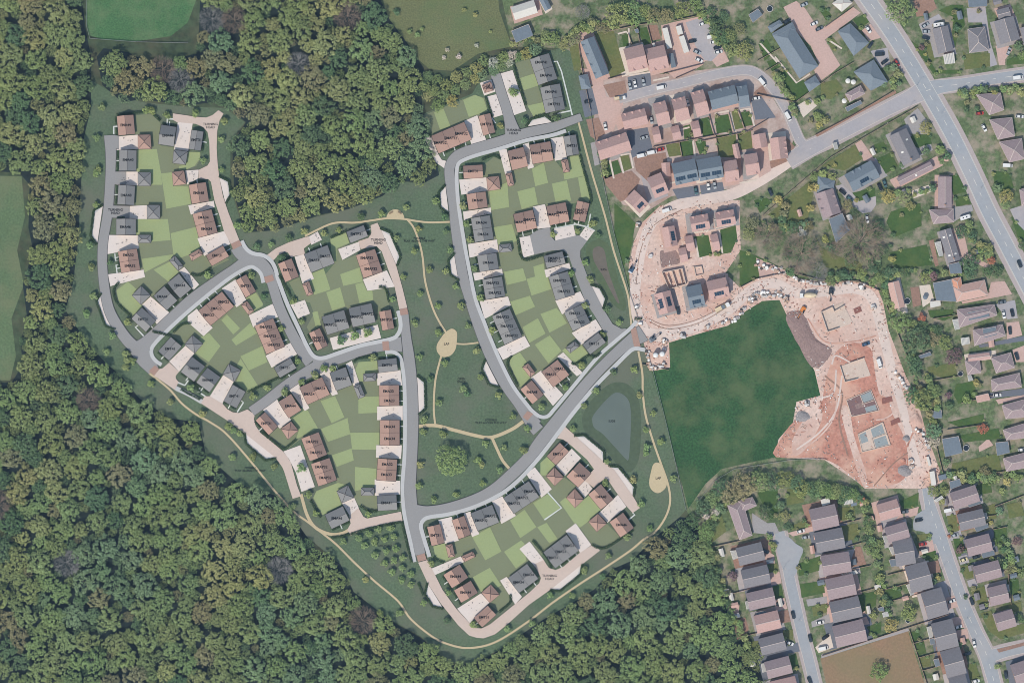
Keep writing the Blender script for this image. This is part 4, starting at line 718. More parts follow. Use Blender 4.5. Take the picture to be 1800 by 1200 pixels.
# lawns, drives, patios: (material code, polygon)
GR = {'G': ('garden_lawn', M_lg), 'O': ('garden_lawn', M_lo), 'P': ('block_paving', M_pinkp), 'B': ('bare_bed', M_tan), 'D': ('driveway', M_dark), 'A': ('driveway', M_pgrey), 'W': ('patio', mat('pale_slabs', C(214, 204, 194), nscale=1.5, namt=.06)), 'S': ('patio', mat('grey_slabs', C(160, 158, 160), nscale=1.2, namt=.08))}
T = '''O 1045,59 1079,55 1099,125 1073,138 1060,89|O 1001,84 1016,75 1027,122 1009,125|G 1093,63 1103,60 1108,80 1096,83|G 1120,51 1137,48 1145,77 1132,80|B 1139,45 1155,44 1162,69 1144,72|P 1162,45 1185,39 1227,30 1245,36 1282,108 1260,118 1251,106 1239,108 1236,114 1221,123 1185,138 1172,125 1166,90|A 1205,40 1227,33 1243,38 1270,90 1250,108 1238,106 1222,80
G 1333,78 1348,69 1360,93 1344,108|G 1348,109 1363,102 1372,118 1357,126|G 1363,127 1380,121 1398,147 1413,141 1423,162 1398,178|P 1377,13 1400,2 1415,15 1425,30 1450,70 1477,115 1464,127 1440,144 1431,124 1440,114 1425,81 1401,57|P 1434,57 1500,13 1513,23 1450,70|G 1441,19 1452,13 1462,28 1452,36|O 1453,73 1464,66 1476,81 1464,90|G 1500,36 1518,25 1528,39 1510,51|P 1515,54 1530,42 1548,67 1527,73|O 1443,148 1470,139 1482,156 1461,175 1443,172|A 1530,90 1560,84 1565,115 1548,120
O 1623,78 1642,75 1647,99 1638,111|G 1650,19 1672,9 1693,9 1696,45 1684,60 1678,90 1674,60 1675,30|A 1615,43 1650,25 1657,34 1638,43 1642,73 1626,70|O 1699,96 1740,94 1740,117 1696,123 1692,90|A 1699,15 1732,12 1741,75 1753,114 1741,118 1735,75 1726,40 1702,40|P 1750,81 1771,79 1780,88 1767,105 1767,115 1756,115|G 1770,105 1791,97 1805,105 1805,112 1770,115|B 1605,0 1641,0 1647,15 1626,28 1611,30|G 1602,72 1640,130 1687,130 1687,123 1645,124 1625,90
D 1101,230 1138,224 1147,261 1111,278|G 1056,285 1069,281 1078,309 1063,315|G 1074,285 1086,281 1093,303 1080,308|O 1090,275 1105,272 1111,296 1096,302|O 1170,254 1194,251 1197,273 1176,276|G 1195,249 1216,246 1219,273 1198,275|G 1222,249 1240,246 1242,266 1230,272|G 1201,222 1213,219 1218,240 1203,245|G 1228,210 1245,206 1254,237 1236,240|G 1256,205 1280,201 1287,231 1260,235|O 1286,196 1296,195 1307,225 1292,228|G 1302,198 1317,196 1323,220 1307,223|O 1259,238 1293,235 1295,252 1287,255 1290,277 1263,276|O 1296,234 1320,231 1323,261 1302,264|D 1320,177 1335,165 1364,207 1328,211|P 1328,264 1349,262 1356,300 1334,313|B 1382,240 1397,258 1388,282 1355,297 1353,283 1383,277
P 1020,120 1036,122 1060,140 1063,160 1040,150|P 1040,152 1060,147 1066,170 1097,177 1090,200 1078,230 1063,235 1051,200|B 1060,150 1098,142 1103,165 1072,172|B 1030,210 1052,207 1064,235 1048,246 1038,240|D 1018,160 1041,155 1052,200 1028,207|D 1103,136 1143,128 1145,150 1106,160|B 1060,310 1110,300 1125,315 1115,345 1090,355 1065,325|B 1114,278 1170,268 1176,300 1140,320 1118,300|B 1325,163 1340,150 1350,168 1328,170
D 1182,333 1227,326 1230,344 1191,350|D 1230,326 1270,320 1273,335 1233,342|G 1219,416 1245,413 1252,447 1228,453|G 1266,404 1293,396 1296,419 1285,444 1254,449 1266,440|G 1080,357 1096,371 1117,392 1107,449 1095,470 1080,416|O 1426,316 1429,345 1420,384 1405,396 1372,384 1349,378|G 1325,352 1348,348 1357,355 1336,375|O 1432,412 1444,435 1472,450 1517,462 1513,478 1450,469|G 1300,439 1330,450 1390,478 1375,475 1330,488 1300,503|A 1468,327 1480,324 1510,351 1540,345 1540,360 1531,373 1516,375 1499,364|G 1498,339 1538,330 1538,345 1510,354
O 1445,292 1503,255 1517,279 1484,300|P 1503,253 1514,246 1539,283 1518,283|G 1536,255 1553,249 1560,261 1542,270|G 1542,279 1566,268 1578,292 1557,306|W 1401,186 1424,172 1436,186 1412,207|S 1589,210 1613,190 1628,210 1631,237 1599,235|G 1599,240 1634,235 1638,253 1610,259|S 1613,262 1635,249 1640,264 1619,274|B 1433,236 1500,200 1574,160 1576,164 1500,205 1436,241
G 1566,372 1605,360 1618,357 1620,397 1572,417 1558,390|W 1602,336 1635,324 1638,337 1606,349|G 1669,309 1684,307 1699,337 1675,343|G 1678,346 1695,345 1708,358 1681,363|S 1677,364 1708,360 1711,370 1677,390|P 1672,403 1692,399 1702,444 1738,465 1734,471 1687,451|G 1563,444 1629,430 1639,465 1575,474|B 1632,423 1641,421 1650,466 1644,469|G 1745,300 1775,305 1782,330 1765,345 1748,325|A 1775,368 1800,360 1800,405 1790,400|G 1778,382 1800,405 1800,425 1790,422
W 1616,502 1635,500 1642,527 1622,540|B 1600,505 1615,504 1620,536 1605,540|P 1742,496 1766,494 1779,517 1692,534 1690,530 1736,520|A 1749,535 1784,527 1789,559 1771,561 1754,540|P 1769,567 1791,565 1797,589 1770,596|G 1631,545 1675,544 1677,555 1660,564 1635,557|D 1720,606 1800,590 1800,599 1722,611|O 1630,645 1680,637 1682,662 1660,665 1631,655|G 1680,675 1712,670 1715,685 1710,702 1685,710 1677,695|P 1779,615 1800,607 1800,636 1785,636|D 1739,690 1800,682 1800,694 1740,700|P 1750,702 1800,694 1800,700 1755,710|G 1666,742 1729,727 1730,741 1687,750|G 1687,765 1755,752 1760,770 1695,777|O 1674,814 1754,797 1762,830 1697,836 1670,839|P 1720,785 1737,770 1746,782 1721,794|G 1715,855 1739,849 1740,864 1719,869
O 1233,936 1269,906 1277,933 1250,954|S 1322,901 1349,919 1362,918 1370,936 1355,939 1323,936|G 1331,865 1367,859 1367,900 1355,915|O 1383,859 1412,859 1413,882 1383,888|G 1403,990 1442,976 1440,1002 1404,1012|O 1392,924 1416,912 1419,924 1389,933|P 1385,936 1430,924 1430,933 1394,942|G 1357,1030 1373,1026 1378,1050 1361,1053|P 1276,1053 1300,1062 1298,1080 1280,1077|B 1289,1090 1310,1084 1316,1104 1310,1122 1295,1123|O 1315,1128 1333,1125 1334,1143 1316,1146|O 1376,1110 1394,1105 1394,1123 1378,1123|P 1361,1054 1379,1050 1384,1069 1364,1072|B 1367,1074 1385,1071 1390,1092 1372,1095|D 1381,1137 1402,1128 1406,1144 1379,1149|G 1385,1153 1399,1147 1405,1173 1391,1176|G 1406,1026 1448,1020 1450,1041 1409,1050|S 1417,1053 1454,1047 1454,1059 1420,1065|O 1427,1066 1453,1060 1454,1075 1430,1083|S 1426,1092 1457,1078 1460,1093 1427,1102|W 1433,1137 1459,1113 1465,1137 1439,1147|P 1342,969 1361,976 1362,990 1342,990|O 1350,991 1366,989 1368,1003 1352,1006|P 1352,1007 1370,1004 1374,1024 1356,1028|P 1342,965 1361,975 1362,992 1342,993
O 1471,891 1502,891 1504,910 1478,915|O 1478,924 1508,919 1510,946 1483,951|B 1504,960 1513,960 1523,991 1496,997 1495,988|G 1580,882 1615,865 1613,888 1589,894|O 1612,939 1633,937 1636,946 1612,951|P 1616,952 1639,948 1643,967 1616,976|G 1622,973 1645,967 1646,981 1627,985|B 1628,988 1649,984 1654,1005 1634,1008|A 1547,912 1580,906 1570,918 1550,927|P 1589,897 1615,890 1612,905 1592,910|G 1508,1045 1541,1038 1540,1063 1516,1075|G 1556,1036 1579,1030 1586,1047 1558,1059|G 1523,1101 1549,1092 1549,1110 1534,1119|G 1601,1110 1615,1107 1618,1123 1604,1126|G 1609,1131 1624,1126 1628,1146 1613,1152|O 1615,1155 1634,1152 1636,1170 1619,1173|P 1510,1086 1523,1083 1529,1096 1517,1098|P 1673,1085 1690,1082 1696,1102 1679,1104|P 1679,1108 1700,1103 1703,1121 1680,1125|O 1688,995 1707,989 1711,1014 1698,1017|O 1705,1037 1730,1029 1738,1060 1723,1066|O 1723,1077 1742,1072 1753,1106 1800,1095 1800,1112 1759,1123 1738,1108|O 1771,1062 1794,1056 1797,1072 1778,1077|A 1700,1020 1713,1016 1719,1029 1703,1031|G 1769,1018 1790,1016 1792,1047 1774,1043|O 1700,1167 1715,1164 1723,1190 1705,1194|O 1664,906 1680,904 1686,932 1671,937|G 1675,946 1692,945 1697,970 1682,977|G 1746,927 1769,926 1771,952 1749,960|G 1716,851 1741,847 1744,865 1720,869|O 1770,886 1795,881 1800,905 1774,911|O 1732,890 1749,884 1752,910 1740,914|A 1660,894 1678,890 1680,904 1664,908|A 1666,936 1688,930 1692,945 1672,950|A 1684,978 1700,974 1704,988 1688,992|S 1443,1150 1520,1126 1597,1103 1598,1108 1520,1132 1444,1156|P 1662,1050 1678,1046 1684,1066 1668,1070|B 1752,1140 1800,1128 1800,1134 1756,1146'''
LAWNS = []
T += '|P 1329,453 1350,461 1392,480 1384,486 1360,480 1336,491'
for it in T.replace('\n', '|').split('|'):
    k, *ps = it.split(); poly = [tuple(float(a) for a in p.split(',')) for p in ps]
    sheet(GR[k][0], poly, GR[k][1], .115 if k in 'GO' else .10)
    if k in 'GO': LAWNS.append(poly)
# ---------------------------------------------------------------- houses
M_rb = mat('brown_pantiles', C(196, 164, 159), nscale=1.2, namt=.09, bump=.2, big=.08)
M_rp = mat('pink_tiles', C(204, 170, 160), nscale=1.2, namt=.07, bump=.2, big=.08)
M_rs = mat('blue_slate', C(126, 138, 150), nscale=1.2, namt=.08, bump=.2, big=.08)
M_rg = mat('grey_tiles', C(138, 136, 142), nscale=1.2, namt=.09, bump=.2, big=.1)
M_rm = mat('mauve_tiles', C(164, 148, 152), nscale=1.2, namt=.1, bump=.2, big=.1)
M_rw = mat('pale_roof', C(214, 212, 206), nscale=1.0, namt=.05)
M_rt = mat('terracotta_roof', C(208, 152, 128), nscale=1.0, namt=.08)
M_felt = mat('slate_felt', C(118, 130, 142), nscale=.8, namt=.08, big=.1)
M_bw = mat('brick_wall', C(176, 142, 126), nscale=1.5, namt=.1)
M_rl = mat('ridge_tiles', C(196, 184, 180), namt=.05)
M_solar = mat('solar_cells', C(38, 58, 78), rough=.25, nscale=.5, namt=.05, spec=.5)
M_upvc = mat('white_frame', C(226, 226, 222), rough=.4, namt=.02)
RM = {'b': M_rb, 'p': M_rp, 's': M_rs, 'g': M_rg, 'm': M_rm, 'w': M_rw, 't': M_rt}
RN = {'b': 'brown tiled', 'p': 'pink tiled', 's': 'blue-grey slate', 'g': 'grey tiled', 'm': 'mauve tiled', 'w': 'pale roofed', 't': 'terracotta'}
def chimney(root, r, s, t):
    v, f = [], []; q = r.P(s, t, 0); z = r.hr-abs(t)*r.tan-.3
    box(q[0]-.4, q[0]+.4, q[1]-.3, q[1]+.3, z, r.hr+.9, v, f); lathe([(.14, r.hr+.9), (.11, r.hr+1.25)], 8, v, f, q[0], q[1])
    link_mesh('chimney', v, f, M_bw, r.roof)
def gablet(root, r, s, side, m):
    """small gabled dormer on the slope (side = -1: the A-B slope)"""
    w, b = 1.35, r.h*.96; t0 = side*b; z0 = r.hr-b*r.tan; zt = z0+1.25; ti = side*max(.2, (r.hr-zt)/r.tan)
    P = r.P; v = [P(s-w, t0, z0+.03), P(s+w, t0, z0+.03), P(s, t0, zt), P(s, ti, zt), P(s-w, t0, z0-.4), P(s+w, t0, z0-.4)]
    v += [P(s-w, t0*.8, r.hr-abs(t0*.8)*r.tan), P(s+w, t0*.8, r.hr-abs(t0*.8)*r.tan)]
    link_mesh('dormer', v, [(0, 2, 3), (1, 3, 2), (0, 1, 2), (4, 5, 1, 0)], m, r.roof)
def solar(root, r, s, side, ln, w=2.0):
    t0, t1 = side*(r.h*.5-w/2), side*(r.h*.5+w/2); v, f = [], []; k = max(2, int(ln/1.1)); P = r.P
    for i in range(k):
        a, b = s-ln/2+ln*i/k+.04, s-ln/2+ln*(i+1)/k-.04; j = len(v)
        q = [P(a, t0, r.hr-abs(t0)*r.tan+.12), P(b, t0, r.hr-abs(t0)*r.tan+.12), P(b, t1, r.hr-abs(t1)*r.tan+.12), P(a, t1, r.hr-abs(t1)*r.tan+.12)]
        v += q+[(x, y, z-.1) for x, y, z in q]; f += [tuple(j+n for n in g) for g in ((0, 1, 2, 3), (0, 4, 5, 1), (1, 5, 6, 2), (2, 6, 7, 3), (3, 7, 4, 0))]
    link_mesh('solar_panel', v, f, M_solar, r.roof)
def rooflight(root, r, s, t):
    P = r.P; h = lambda tt: r.hr-abs(tt)*r.tan+.08
    v = [P(s-.45, t-.6, h(t-.6)), P(s+.45, t-.6, h(t-.6)), P(s+.45, t+.6, h(t+.6)), P(s-.45, t+.6, h(t+.6))]
    link_mesh('rooflight', v, [(0, 1, 2, 3)], M_upvc, r.roof)
# kind: name, eave, pitch;  rows: zone | kind | colour | A | B | C | extras
KD = {'h': ('house', 4.8, 36), 'k': ('bungalow', 2.7, 28), 'd': ('semi_detached_house', 4.6, 34), 'y': ('garage', 2.4, 30), 'u': ('house', 3.2, 30), 'x': ('bungalow', 2.8, 24)}
E = '''new h s 1020,75 1047,140 1071,131 g-3:1 g3:1 g-8:1 g8:1|new h b 1095,87.5 1129,79 1137,120.5 g-2.6:2 g2.4:2|new h b 1133,88 1166.5,80 1175,120 g-2.6:2 g2.4:2|new h b 1090.5,201.5 1132.5,191 1140,218 g-4:1 g0:1 g4:1|new h b 1146,183.5 1168.5,177.5 1177.5,217 c g1:1|new h b 1179,176 1203,170 1212,210 c g-1.6:1 g1.6:1|new h b 1212.5,164 1235,157.5 1245.5,201 c g-1.6:1 g1.6:1|new h s 1243,162 1290,150 1296,183 g-5:1 g0:1 g4:1|new h s 1293.5,153 1311.5,150 1317.5,187.5 g0:1|new h b 1045,251 1100,233 1106,266 g-6:1 g-2:1 g5:1
new y b 1144,225 1157,222 1165,249|new y b 1177.5,224 1192,220 1199,243.5|new y b 1213.5,215 1227,212 1236,239|new u b 1162,287 1164,312 1179,312|new h b 1136,314 1161,303.5 1171,341 s0:2|new h s 1179,288.5 1220,279.5 1226,318 s-3:2 s3:2 g-4:2 g3:2|new h s 1223,282 1265,274.5 1272,312 s-3:2 s3:2 g-3:2 g3:2|new h b 1269,285 1293.5,281 1298,318 c g1.5:2|new h b 1305.5,273 1329.5,269 1335,306 c g1.5:2|new u b 1286,255 1292,280.5 1302,277.5|new u b 1321,238.5 1326,263 1350,260|new h b 1352,244 1356.5,282 1385,279 g-3:2 g0:2 g3:2
new h b 1098,351 1114.5,334 1139,360 s0:2 g1:2|new h b 1162,401 1168.5,435.5 1191,430 s0:2 c|new h b 1211,381.5 1243,375.5 1246.5,402.5 s0:2 g-2.6:1 g2.6:1 c|new h b 1255.5,374 1288.5,368 1294,394 s0:2 g-2.6:1 g2.6:1 c|new y b 1202,416 1216.5,413 1221,440|new y b 1247,413 1260,410 1266,438|new y b 1191,437 1204.5,434 1209,459|new h b 1149,517.5 1159,554 1187.5,546 s0:1 s0:2 g-3:1 g0:1 g3:1|new h s 1204,505 1231,499 1238.5,537 s0:2 g-2:2 g2:2 c|new h b 1240,495 1275,487 1281,520.5 s0:2 g-3:2 g3:2 c
top u w 898,14 938,1 944,24|top u s 945,-4 958,21 968,14|top u g 1562,240 1587,292 1617,277 c r2:1 r-3:2|top x m 1575,314 1634,284 1642,296 r0:2|top u s 1483,308 1530,282 1549,310 s0:2 g-3:2 g3:2 g-3:1 g1:1|top u m 1433,341 1447,384 1477,372 g-3:2 g2:2 g-3:1 g2:1|top x m 1648,311 1648,366 1672,366 c|top x g 1649,407 1666,463 1688,458 c r-5:1 r5:1 r-5:2 r5:2|top x p 1559,498 1570,544 1590,538|top x g 1638,52 1648.5,96 1676,91.5|top x g 1746,39 1758,79.5 1792.5,70.5|top x g 1750,19 1772,13 1779,30|top x g 1792,50 1798,76 1818,72|top x b 1700,624 1738,619 1740,631
south d g 1293.5,963 1335.5,952.5 1341.5,982|south d g 1302.5,1002 1346,992 1352,1022|south d m 1312,1042 1355.5,1032 1361,1060.5|south d b 1325,1081.5 1364.5,1072 1372,1101|south d g 1333,1122 1373.5,1111.5 1381,1138.5|south d m 1343.5,1162.5 1384,1152 1391,1180|south d b 1353,1197 1395,1187 1400,1214|south d m 1422,895.5 1465,886 1475.5,921|south d g 1431,936 1477,927 1486,960|south d m 1443,976.5 1489,969 1496,1002|south d m 1450,1018 1496,1008 1504,1042|south d g 1457.5,1058 1505.5,1047 1512,1081.5|south d m 1463,1100 1513,1087.5 1522,1123|south d b 1540,887 1574,877 1581,904|south d m 1554,927 1589.5,916.5 1594,943
south d g 1568,951 1600,945 1616.5,985.5|south d g 1590,996 1626,986 1640,1029|south d g 1618,1042 1652,1032 1664,1076|south d g 1636,1096 1671,1087 1681,1133|south d g 1652,1145 1684,1136 1696,1180|south d g 1666,1190 1694,1183 1702,1215|south d m 1669,866 1711,852.5 1718,880|south d g 1682,904 1724,894 1730,921|south d m 1695,948 1735,937.5 1741,966|south d m 1710,995 1751.5,984 1757,1012|south d m 1734,1033 1765,1025.5 1771,1056|south d m 1746,1079 1776,1070 1784,1098|south d m 1775,1168 1805,1158 1812,1195'''
ZT = {'new': 'in the pink-roofed estate', 'top': 'beside the main road', 'south': 'in the lower right streets'}
APR = []
def quadc(A, B, Cc): return ((A[0]+Cc[0])/2, (A[1]+Cc[1])/2)
for it in E.replace('\n', '|').split('|'):
    w = it.split(); A, B, Cc = (tuple(float(a) for a in p.split(',')) for p in w[3:6])
    nm, eave, pit = KD[w[1]]; cen = quadc(A, B, Cc); root = empty(nm, *W(cen))
    if w[0] == 'south': A, B, Cc = (tuple(cen[i]+(p[i]-cen[i])*1.07 for i in (0, 1)) for p in (A, B, Cc))
    r = gable(root, A, B, Cc, eave, math.radians(pit), RM[w[2]], M_bw, gutter=False, ridge=M_rl if w[1] in 'kdx' else None)
    desc = RN[w[2]] + ' ' + {'h': 'new house', 'k': 'bungalow', 'd': 'semi-detached house', 'y': 'single garage', 'u': 'gabled house', 'x': 'low bungalow'}[w[1]]
    if w[1] in 'hkdxu':                        # paved apron round the house
        rr = random.Random(int(cen[0]*3+cen[1])); D = (A[0]+Cc[0]-B[0], A[1]+Cc[1]-B[1]); gx, gy = rr.uniform(1.12, 1.5), rr.uniform(1.12, 1.45)
        ax = ((B[0]-A[0])/2, (B[1]-A[1])/2); bx = ((Cc[0]-B[0])/2, (Cc[1]-B[1])/2); ox, oy = rr.uniform(-.2, .2), rr.uniform(-.15, .15)
        sheet('patio', [(cen[0]+ax[0]*(s*gx+ox)+bx[0]*(t*gy+oy), cen[1]+ax[1]*(s*gx+ox)+bx[1]*(t*gy+oy)) for s, t in ((-1, -1), (1, -1), (1, 1), (-1, 1))], GR[rr.choice('PWSAPS' if w[0] != 'south' else 'PWSAADB')][1], .085)
        APR.append((cen, math.hypot(*ax)+math.hypot(*bx), ax, bx))
    for e in w[6:]:
        if e == 'c': chimney(root, r, r.l*.8, 0)
        elif e[0] == 'g': s, q = e[1:].split(':'); gablet(root, r, float(s), -1 if q == '1' else 1, RM[w[2]])
        elif e[0] == 's': s, q = e[1:].split(':'); solar(root, r, float(s), -1 if q == '1' else 1, min(5.0, r.l*1.1))
        elif e[0] == 'r': s, q = e[1:].split(':'); rooflight(root, r, float(s), (-1 if q == '1' else 1)*r.h*.5)
    if 's' in [e[0] for e in w[6:]]: desc += ' with dark solar panels'
    register(root, cen, desc, ZT[w[0]], 'garage' if w[1] == 'y' else 'house', 'houses of the existing neighbourhood')
HIPS = '''top k s 1390,42 1438,117 1405,139 1357,62|top k s 1357,60 1392,40 1399,54 1366,74|top y s 1349,48 1370,36 1376,43.5 1355,58.5|top y s 1413,145.5 1432.5,133.5 1441.5,148 1422,162|top k s 1472,56 1494,42 1527,76 1500,99|top k w 1462,7 1482,-6 1498,6 1479,22|top k s 1500,127 1535,106 1560,145 1530,160|top k m 1485,166 1512,151 1520,165 1493,180|top k s 1437,310 1467,317 1464,336 1436,340|top k m 1632,369 1675,367 1676,391 1640,394|top k p 1673,504 1730,492 1736,519 1680,531|top k m 1681,544 1747,535 1752,554 1686,576|top k m 1709,580 1761,570 1767,590 1712,608|top k m 1695,634 1721,632 1724,655 1700,659|top k m 1741,629 1776,619 1783,646 1750,656|top k m 1741,667 1791,655 1795,680 1743,688|top k m 1760,712 1805,700 1810,732 1767,736|top k m 1762,755 1805,742 1812,768 1768,773|top k m 1762,805 1808,793 1812,820 1768,828|top k g 1700,52 1730,48 1738,90 1703,94|top k m 1715,167 1758,164 1764,194 1738,203|top k m 1738,211 1778,207 1783,240 1753,246|top k m 1755,250 1795,244 1800,280 1773,286|top k m 1791,334 1815,326 1825,355 1795,362|south k m 1278,887 1305,880 1322,940 1299.5,948|south k m 1297,880 1322,873 1330,888 1302,900|new y s 1017,134 1033,131 1039,156 1022,158|top k t 1672,490 1688,487 1692,512 1678,516'''
for it in HIPS.split('|'):
    w = it.split(); q = [tuple(float(a) for a in p.split(',')) for p in w[3:7]]; cen = (sum(p[0] for p in q)/4, sum(p[1] for p in q)/4)
    nm, eave, pit = KD[w[1]]; root = empty(nm, *W(cen)); hip(root, q, eave, math.radians(pit), RM[w[2]], M_bw, M_rl if w[2] != 's' else M_rs, rw=.3)
    register(root, cen, RN[w[2]] + (' hipped bungalow' if w[1] == 'k' else ' hipped garage'), ZT[w[0]], 'house' if w[1] == 'k' else 'garage', 'houses of the existing neighbourhood')
# flat-roofed outbuildings, sheds, conservatories: kind colour corners height
FL = '''shed s 899,55.5 929,43.5 937,63 907,76 3|shed s 1315.5,27 1332,16.5 1340,27 1323,40.5 2.4|extension s 1485,190 1512,177 1515,183 1489,197 2.6|extension s 1456,385 1480,375 1493,405 1469,427 3|extension s 1666,465 1687,460 1690,480 1670,481 2.7|conservatory w 1642,426 1653,424 1657,450 1650,451 2.6|extension s 1639,497.5 1671,491 1680,530 1645,528 3|extension s 1749,777.5 1771,775 1774,795 1752,800 2.6|shed s 1655,771 1684,766 1691,795 1661,802.5 2.6|garage p 1714,696 1736,691 1740,702.5 1717,707.5 2.5|conservatory w 1657,97 1676,93 1678,112 1660,114 2.7|conservatory w 1656,71 1659,70 1660,84 1655,84 2.4|extension s 1700,-5 1734,-5 1734,12 1702,14 3|conservatory w 1283,967 1293,966 1297,980 1288,983 2.5|conservatory w 1309,1056 1315,1054 1320,1068 1312,1070 2.5|conservatory w 1337,1165 1345,1164 1348,1178 1340,1181 2.5|conservatory w 1473,974 1491,968 1494,973 1476,979 2.5|conservatory w 1478,1008 1504,1001 1508,1006 1482,1015 2.5|conservatory w 1550,941 1557,940 1562,951 1555,954 2.5|conservatory w 1486,1054 1500,1051 1501,1056 1488,1060 2.4|conservatory w 1641,878 1655,870 1658,875 1645,882 2.5|extension s 1668,846 1686,841 1689,852 1670,859 2.6|extension s 1699,885 1722,879 1724,884 1703,891 2.4|extension s 1711,925 1735,919 1737,926 1716,934 2.4|extension s 1724,971 1746,966 1748,974 1727,980 2.4|conservatory w 1725,903 1733,900 1736,911 1728,913 2.4|conservatory w 1765,1028 1772,1026 1774,1038 1769,1040 2.4|greenhouse w 1480,874 1499,872 1499,884 1483,887 2.2|shed s 1630,723 1654,720 1655,734 1642,735 2.2|shed w 1442,878 1457,873 1459,884 1445,889 2.2|shed s 1270,1036 1280,1034 1283,1044 1274,1047 2.2|shed s 1285,1081 1298,1076 1301,1083 1288,1087 2.2|extension s 1329,1075 1345,1072 1347,1078 1331,1082 2.5|shed s 1542,1068 1552,1065 1554,1073 1545,1073 2.1|shed w 1634,530 1652,528 1653,537 1635,541 2.2|greenhouse w 1700,660 1706,658 1710,668 1702,670 2.2|shed s 1614,625 1634,618 1637,624 1618,630 2.2|conservatory w 1673,562 1684,560 1687,578 1678,580 2.4|conservatory w 1688,594 1703,592 1704,604 1690,607 2.4|extension s 1699,549 1736,543 1738,556 1702,563 4|extension s 1726,578 1749,574 1751,588 1728,594 4|shed w 1252,65 1254,64 1256,66 1254,67 2|shed w 1146,77 1150,76 1152,82 1148,83 2|shed s 1115,53 1121,51 1123,58 1118,59 2|conservatory w 1463,252 1470,250 1473,262 1466,264 2.4|shed s 1730,1160 1731,1160 1731,1161 1730,1161 2|shed s 1634,1104 1640,1102 1642,1115 1636,1116 2.2|shed s 1633,1122 1642,1120 1643,1130 1635,1132 2.4|extension s 1640,1158 1649,1156 1652,1168 1644,1171 2.4|conservatory w 1628,1101 1636,1099 1640,1118 1633,1121 2.4|shed s 1562,983 1580,980 1583,992 1566,995 2.4|conservatory w 1561,961 1570,959 1575,972 1568,975 2.4|shed s 1505,1166 1506,1166 1506,1167 1505,1167 2|conservatory w 1592,1027 1600,1024 1606,1043 1600,1046 2.4|shed w 1536,1028 1547,1026 1548,1034 1538,1035 2.2|greenhouse w 1550,1076 1560,1073 1562,1082 1552,1084 2.2|shed s 1740,400 1741,400 1741,401 1740,401 2|caravan_cover w 1656,440 1657,440 1657,441 1656,441 2'''
for it in FL.split('|'):
    w = it.split(); q = [tuple(float(a) for a in p.split(',')) for p in w[2:6]]; h = float(w[6])
    if math.dist(q[0], q[2]) < 4: continue
    cen = (sum(p[0] for p in q)/4, sum(p[1] for p in q)/4); root = empty(w[0], *W(cen)); o = Vector(root.location[:2])
    Q = [Vector(W(p))-o for p in q]
    if sum(Q[i].cross(Q[(i+1) % 4]) for i in range(4)) < 0: Q.reverse()
    m = {'s': M_felt, 'w': M_rw, 'p': M_rp}[w[1]]
    def slab(k, z0, z1):
        v = [(*(p*k), z0) for p in Q]+[(*(p*k), z1) for p in Q]
        return v, [(3, 2, 1, 0), (4, 5, 6, 7), (0, 1, 5, 4), (1, 2, 6, 5), (2, 3, 7, 6), (3, 0, 4, 7)]
    v, f = slab(.95, 0, h-.12); link_mesh('wall', v, f, M_bw if w[1] != 'w' else M_upvc, root)
    v, f = slab(1.0, h-.12, h)
    for i in range(4): v[4+i] = (v[4+i][0], v[4+i][1], h+(.25 if i < 2 else 0)); 
    link_mesh('roof', v, f, m, root)
    if w[0] in ('conservatory', 'greenhouse'):
        v, f = [], []
        for k in range(1, 7):
            t = k/7; a = Q[0].lerp(Q[1], t); b = Q[3].lerp(Q[2], t); bar((*a, h+.26), (*b, h+.02), .12, .06, v, f)
        link_mesh('glazing_bar', v, f, M_felt, root)
    else:
        v, f = [], []
        for i in range(4): bar((*Q[i], h-.02), (*Q[(i+1) % 4], h-.02), .18, .1, v, f)
        link_mesh('trim', v, f, M_rl, root)
    zone = ZT['new'] if cen[0] < 1340 and cen[1] < 700 else (ZT['south'] if cen[1] > 840 else ZT['top'])
    register(root, cen, f"{ {'s': 'slate coloured', 'w': 'white', 'p': 'pink'}[w[1]] } {'flat-roofed ' if w[1] != 'w' else ''}{w[0].replace('_', ' ')}", zone, w[0].replace('_', ' '), 'outbuildings of the neighbourhood')
for q in ([(1105,50),(1107,82)],[(1086,60),(1101,56),(1104,60)],[(1105,133),(1143,127)],[(1072,281),(1079,314)],[(1089,277),(1096,305)],[(1091,273),(1108,270),(1113,296)],[(1218,247),(1222,275)],[(1283,197),(1292,232)],[(1318,190),(1326,222)],[(1192,229),(1212,224)],[(1148,142),(1176,136)],[(1256,200),(1282,195)],[(1300,194),(1318,191)],[(1178,322),(1226,314)],[(1228,314),(1270,308)],[(1214,410),(1246,405)],[(1258,400),(1290,394)],[(1222,420),(1228,452)],[(1264,405),(1270,445)],[(1336,76),(1366,110)],[(1362,100),(1400,146),(1424,130)],[(1455,70),(1480,86)],[(1300,322),(1330,316)]):
    ribbon('garden_path', q, 3, GR['W'][1], .14, n=1)
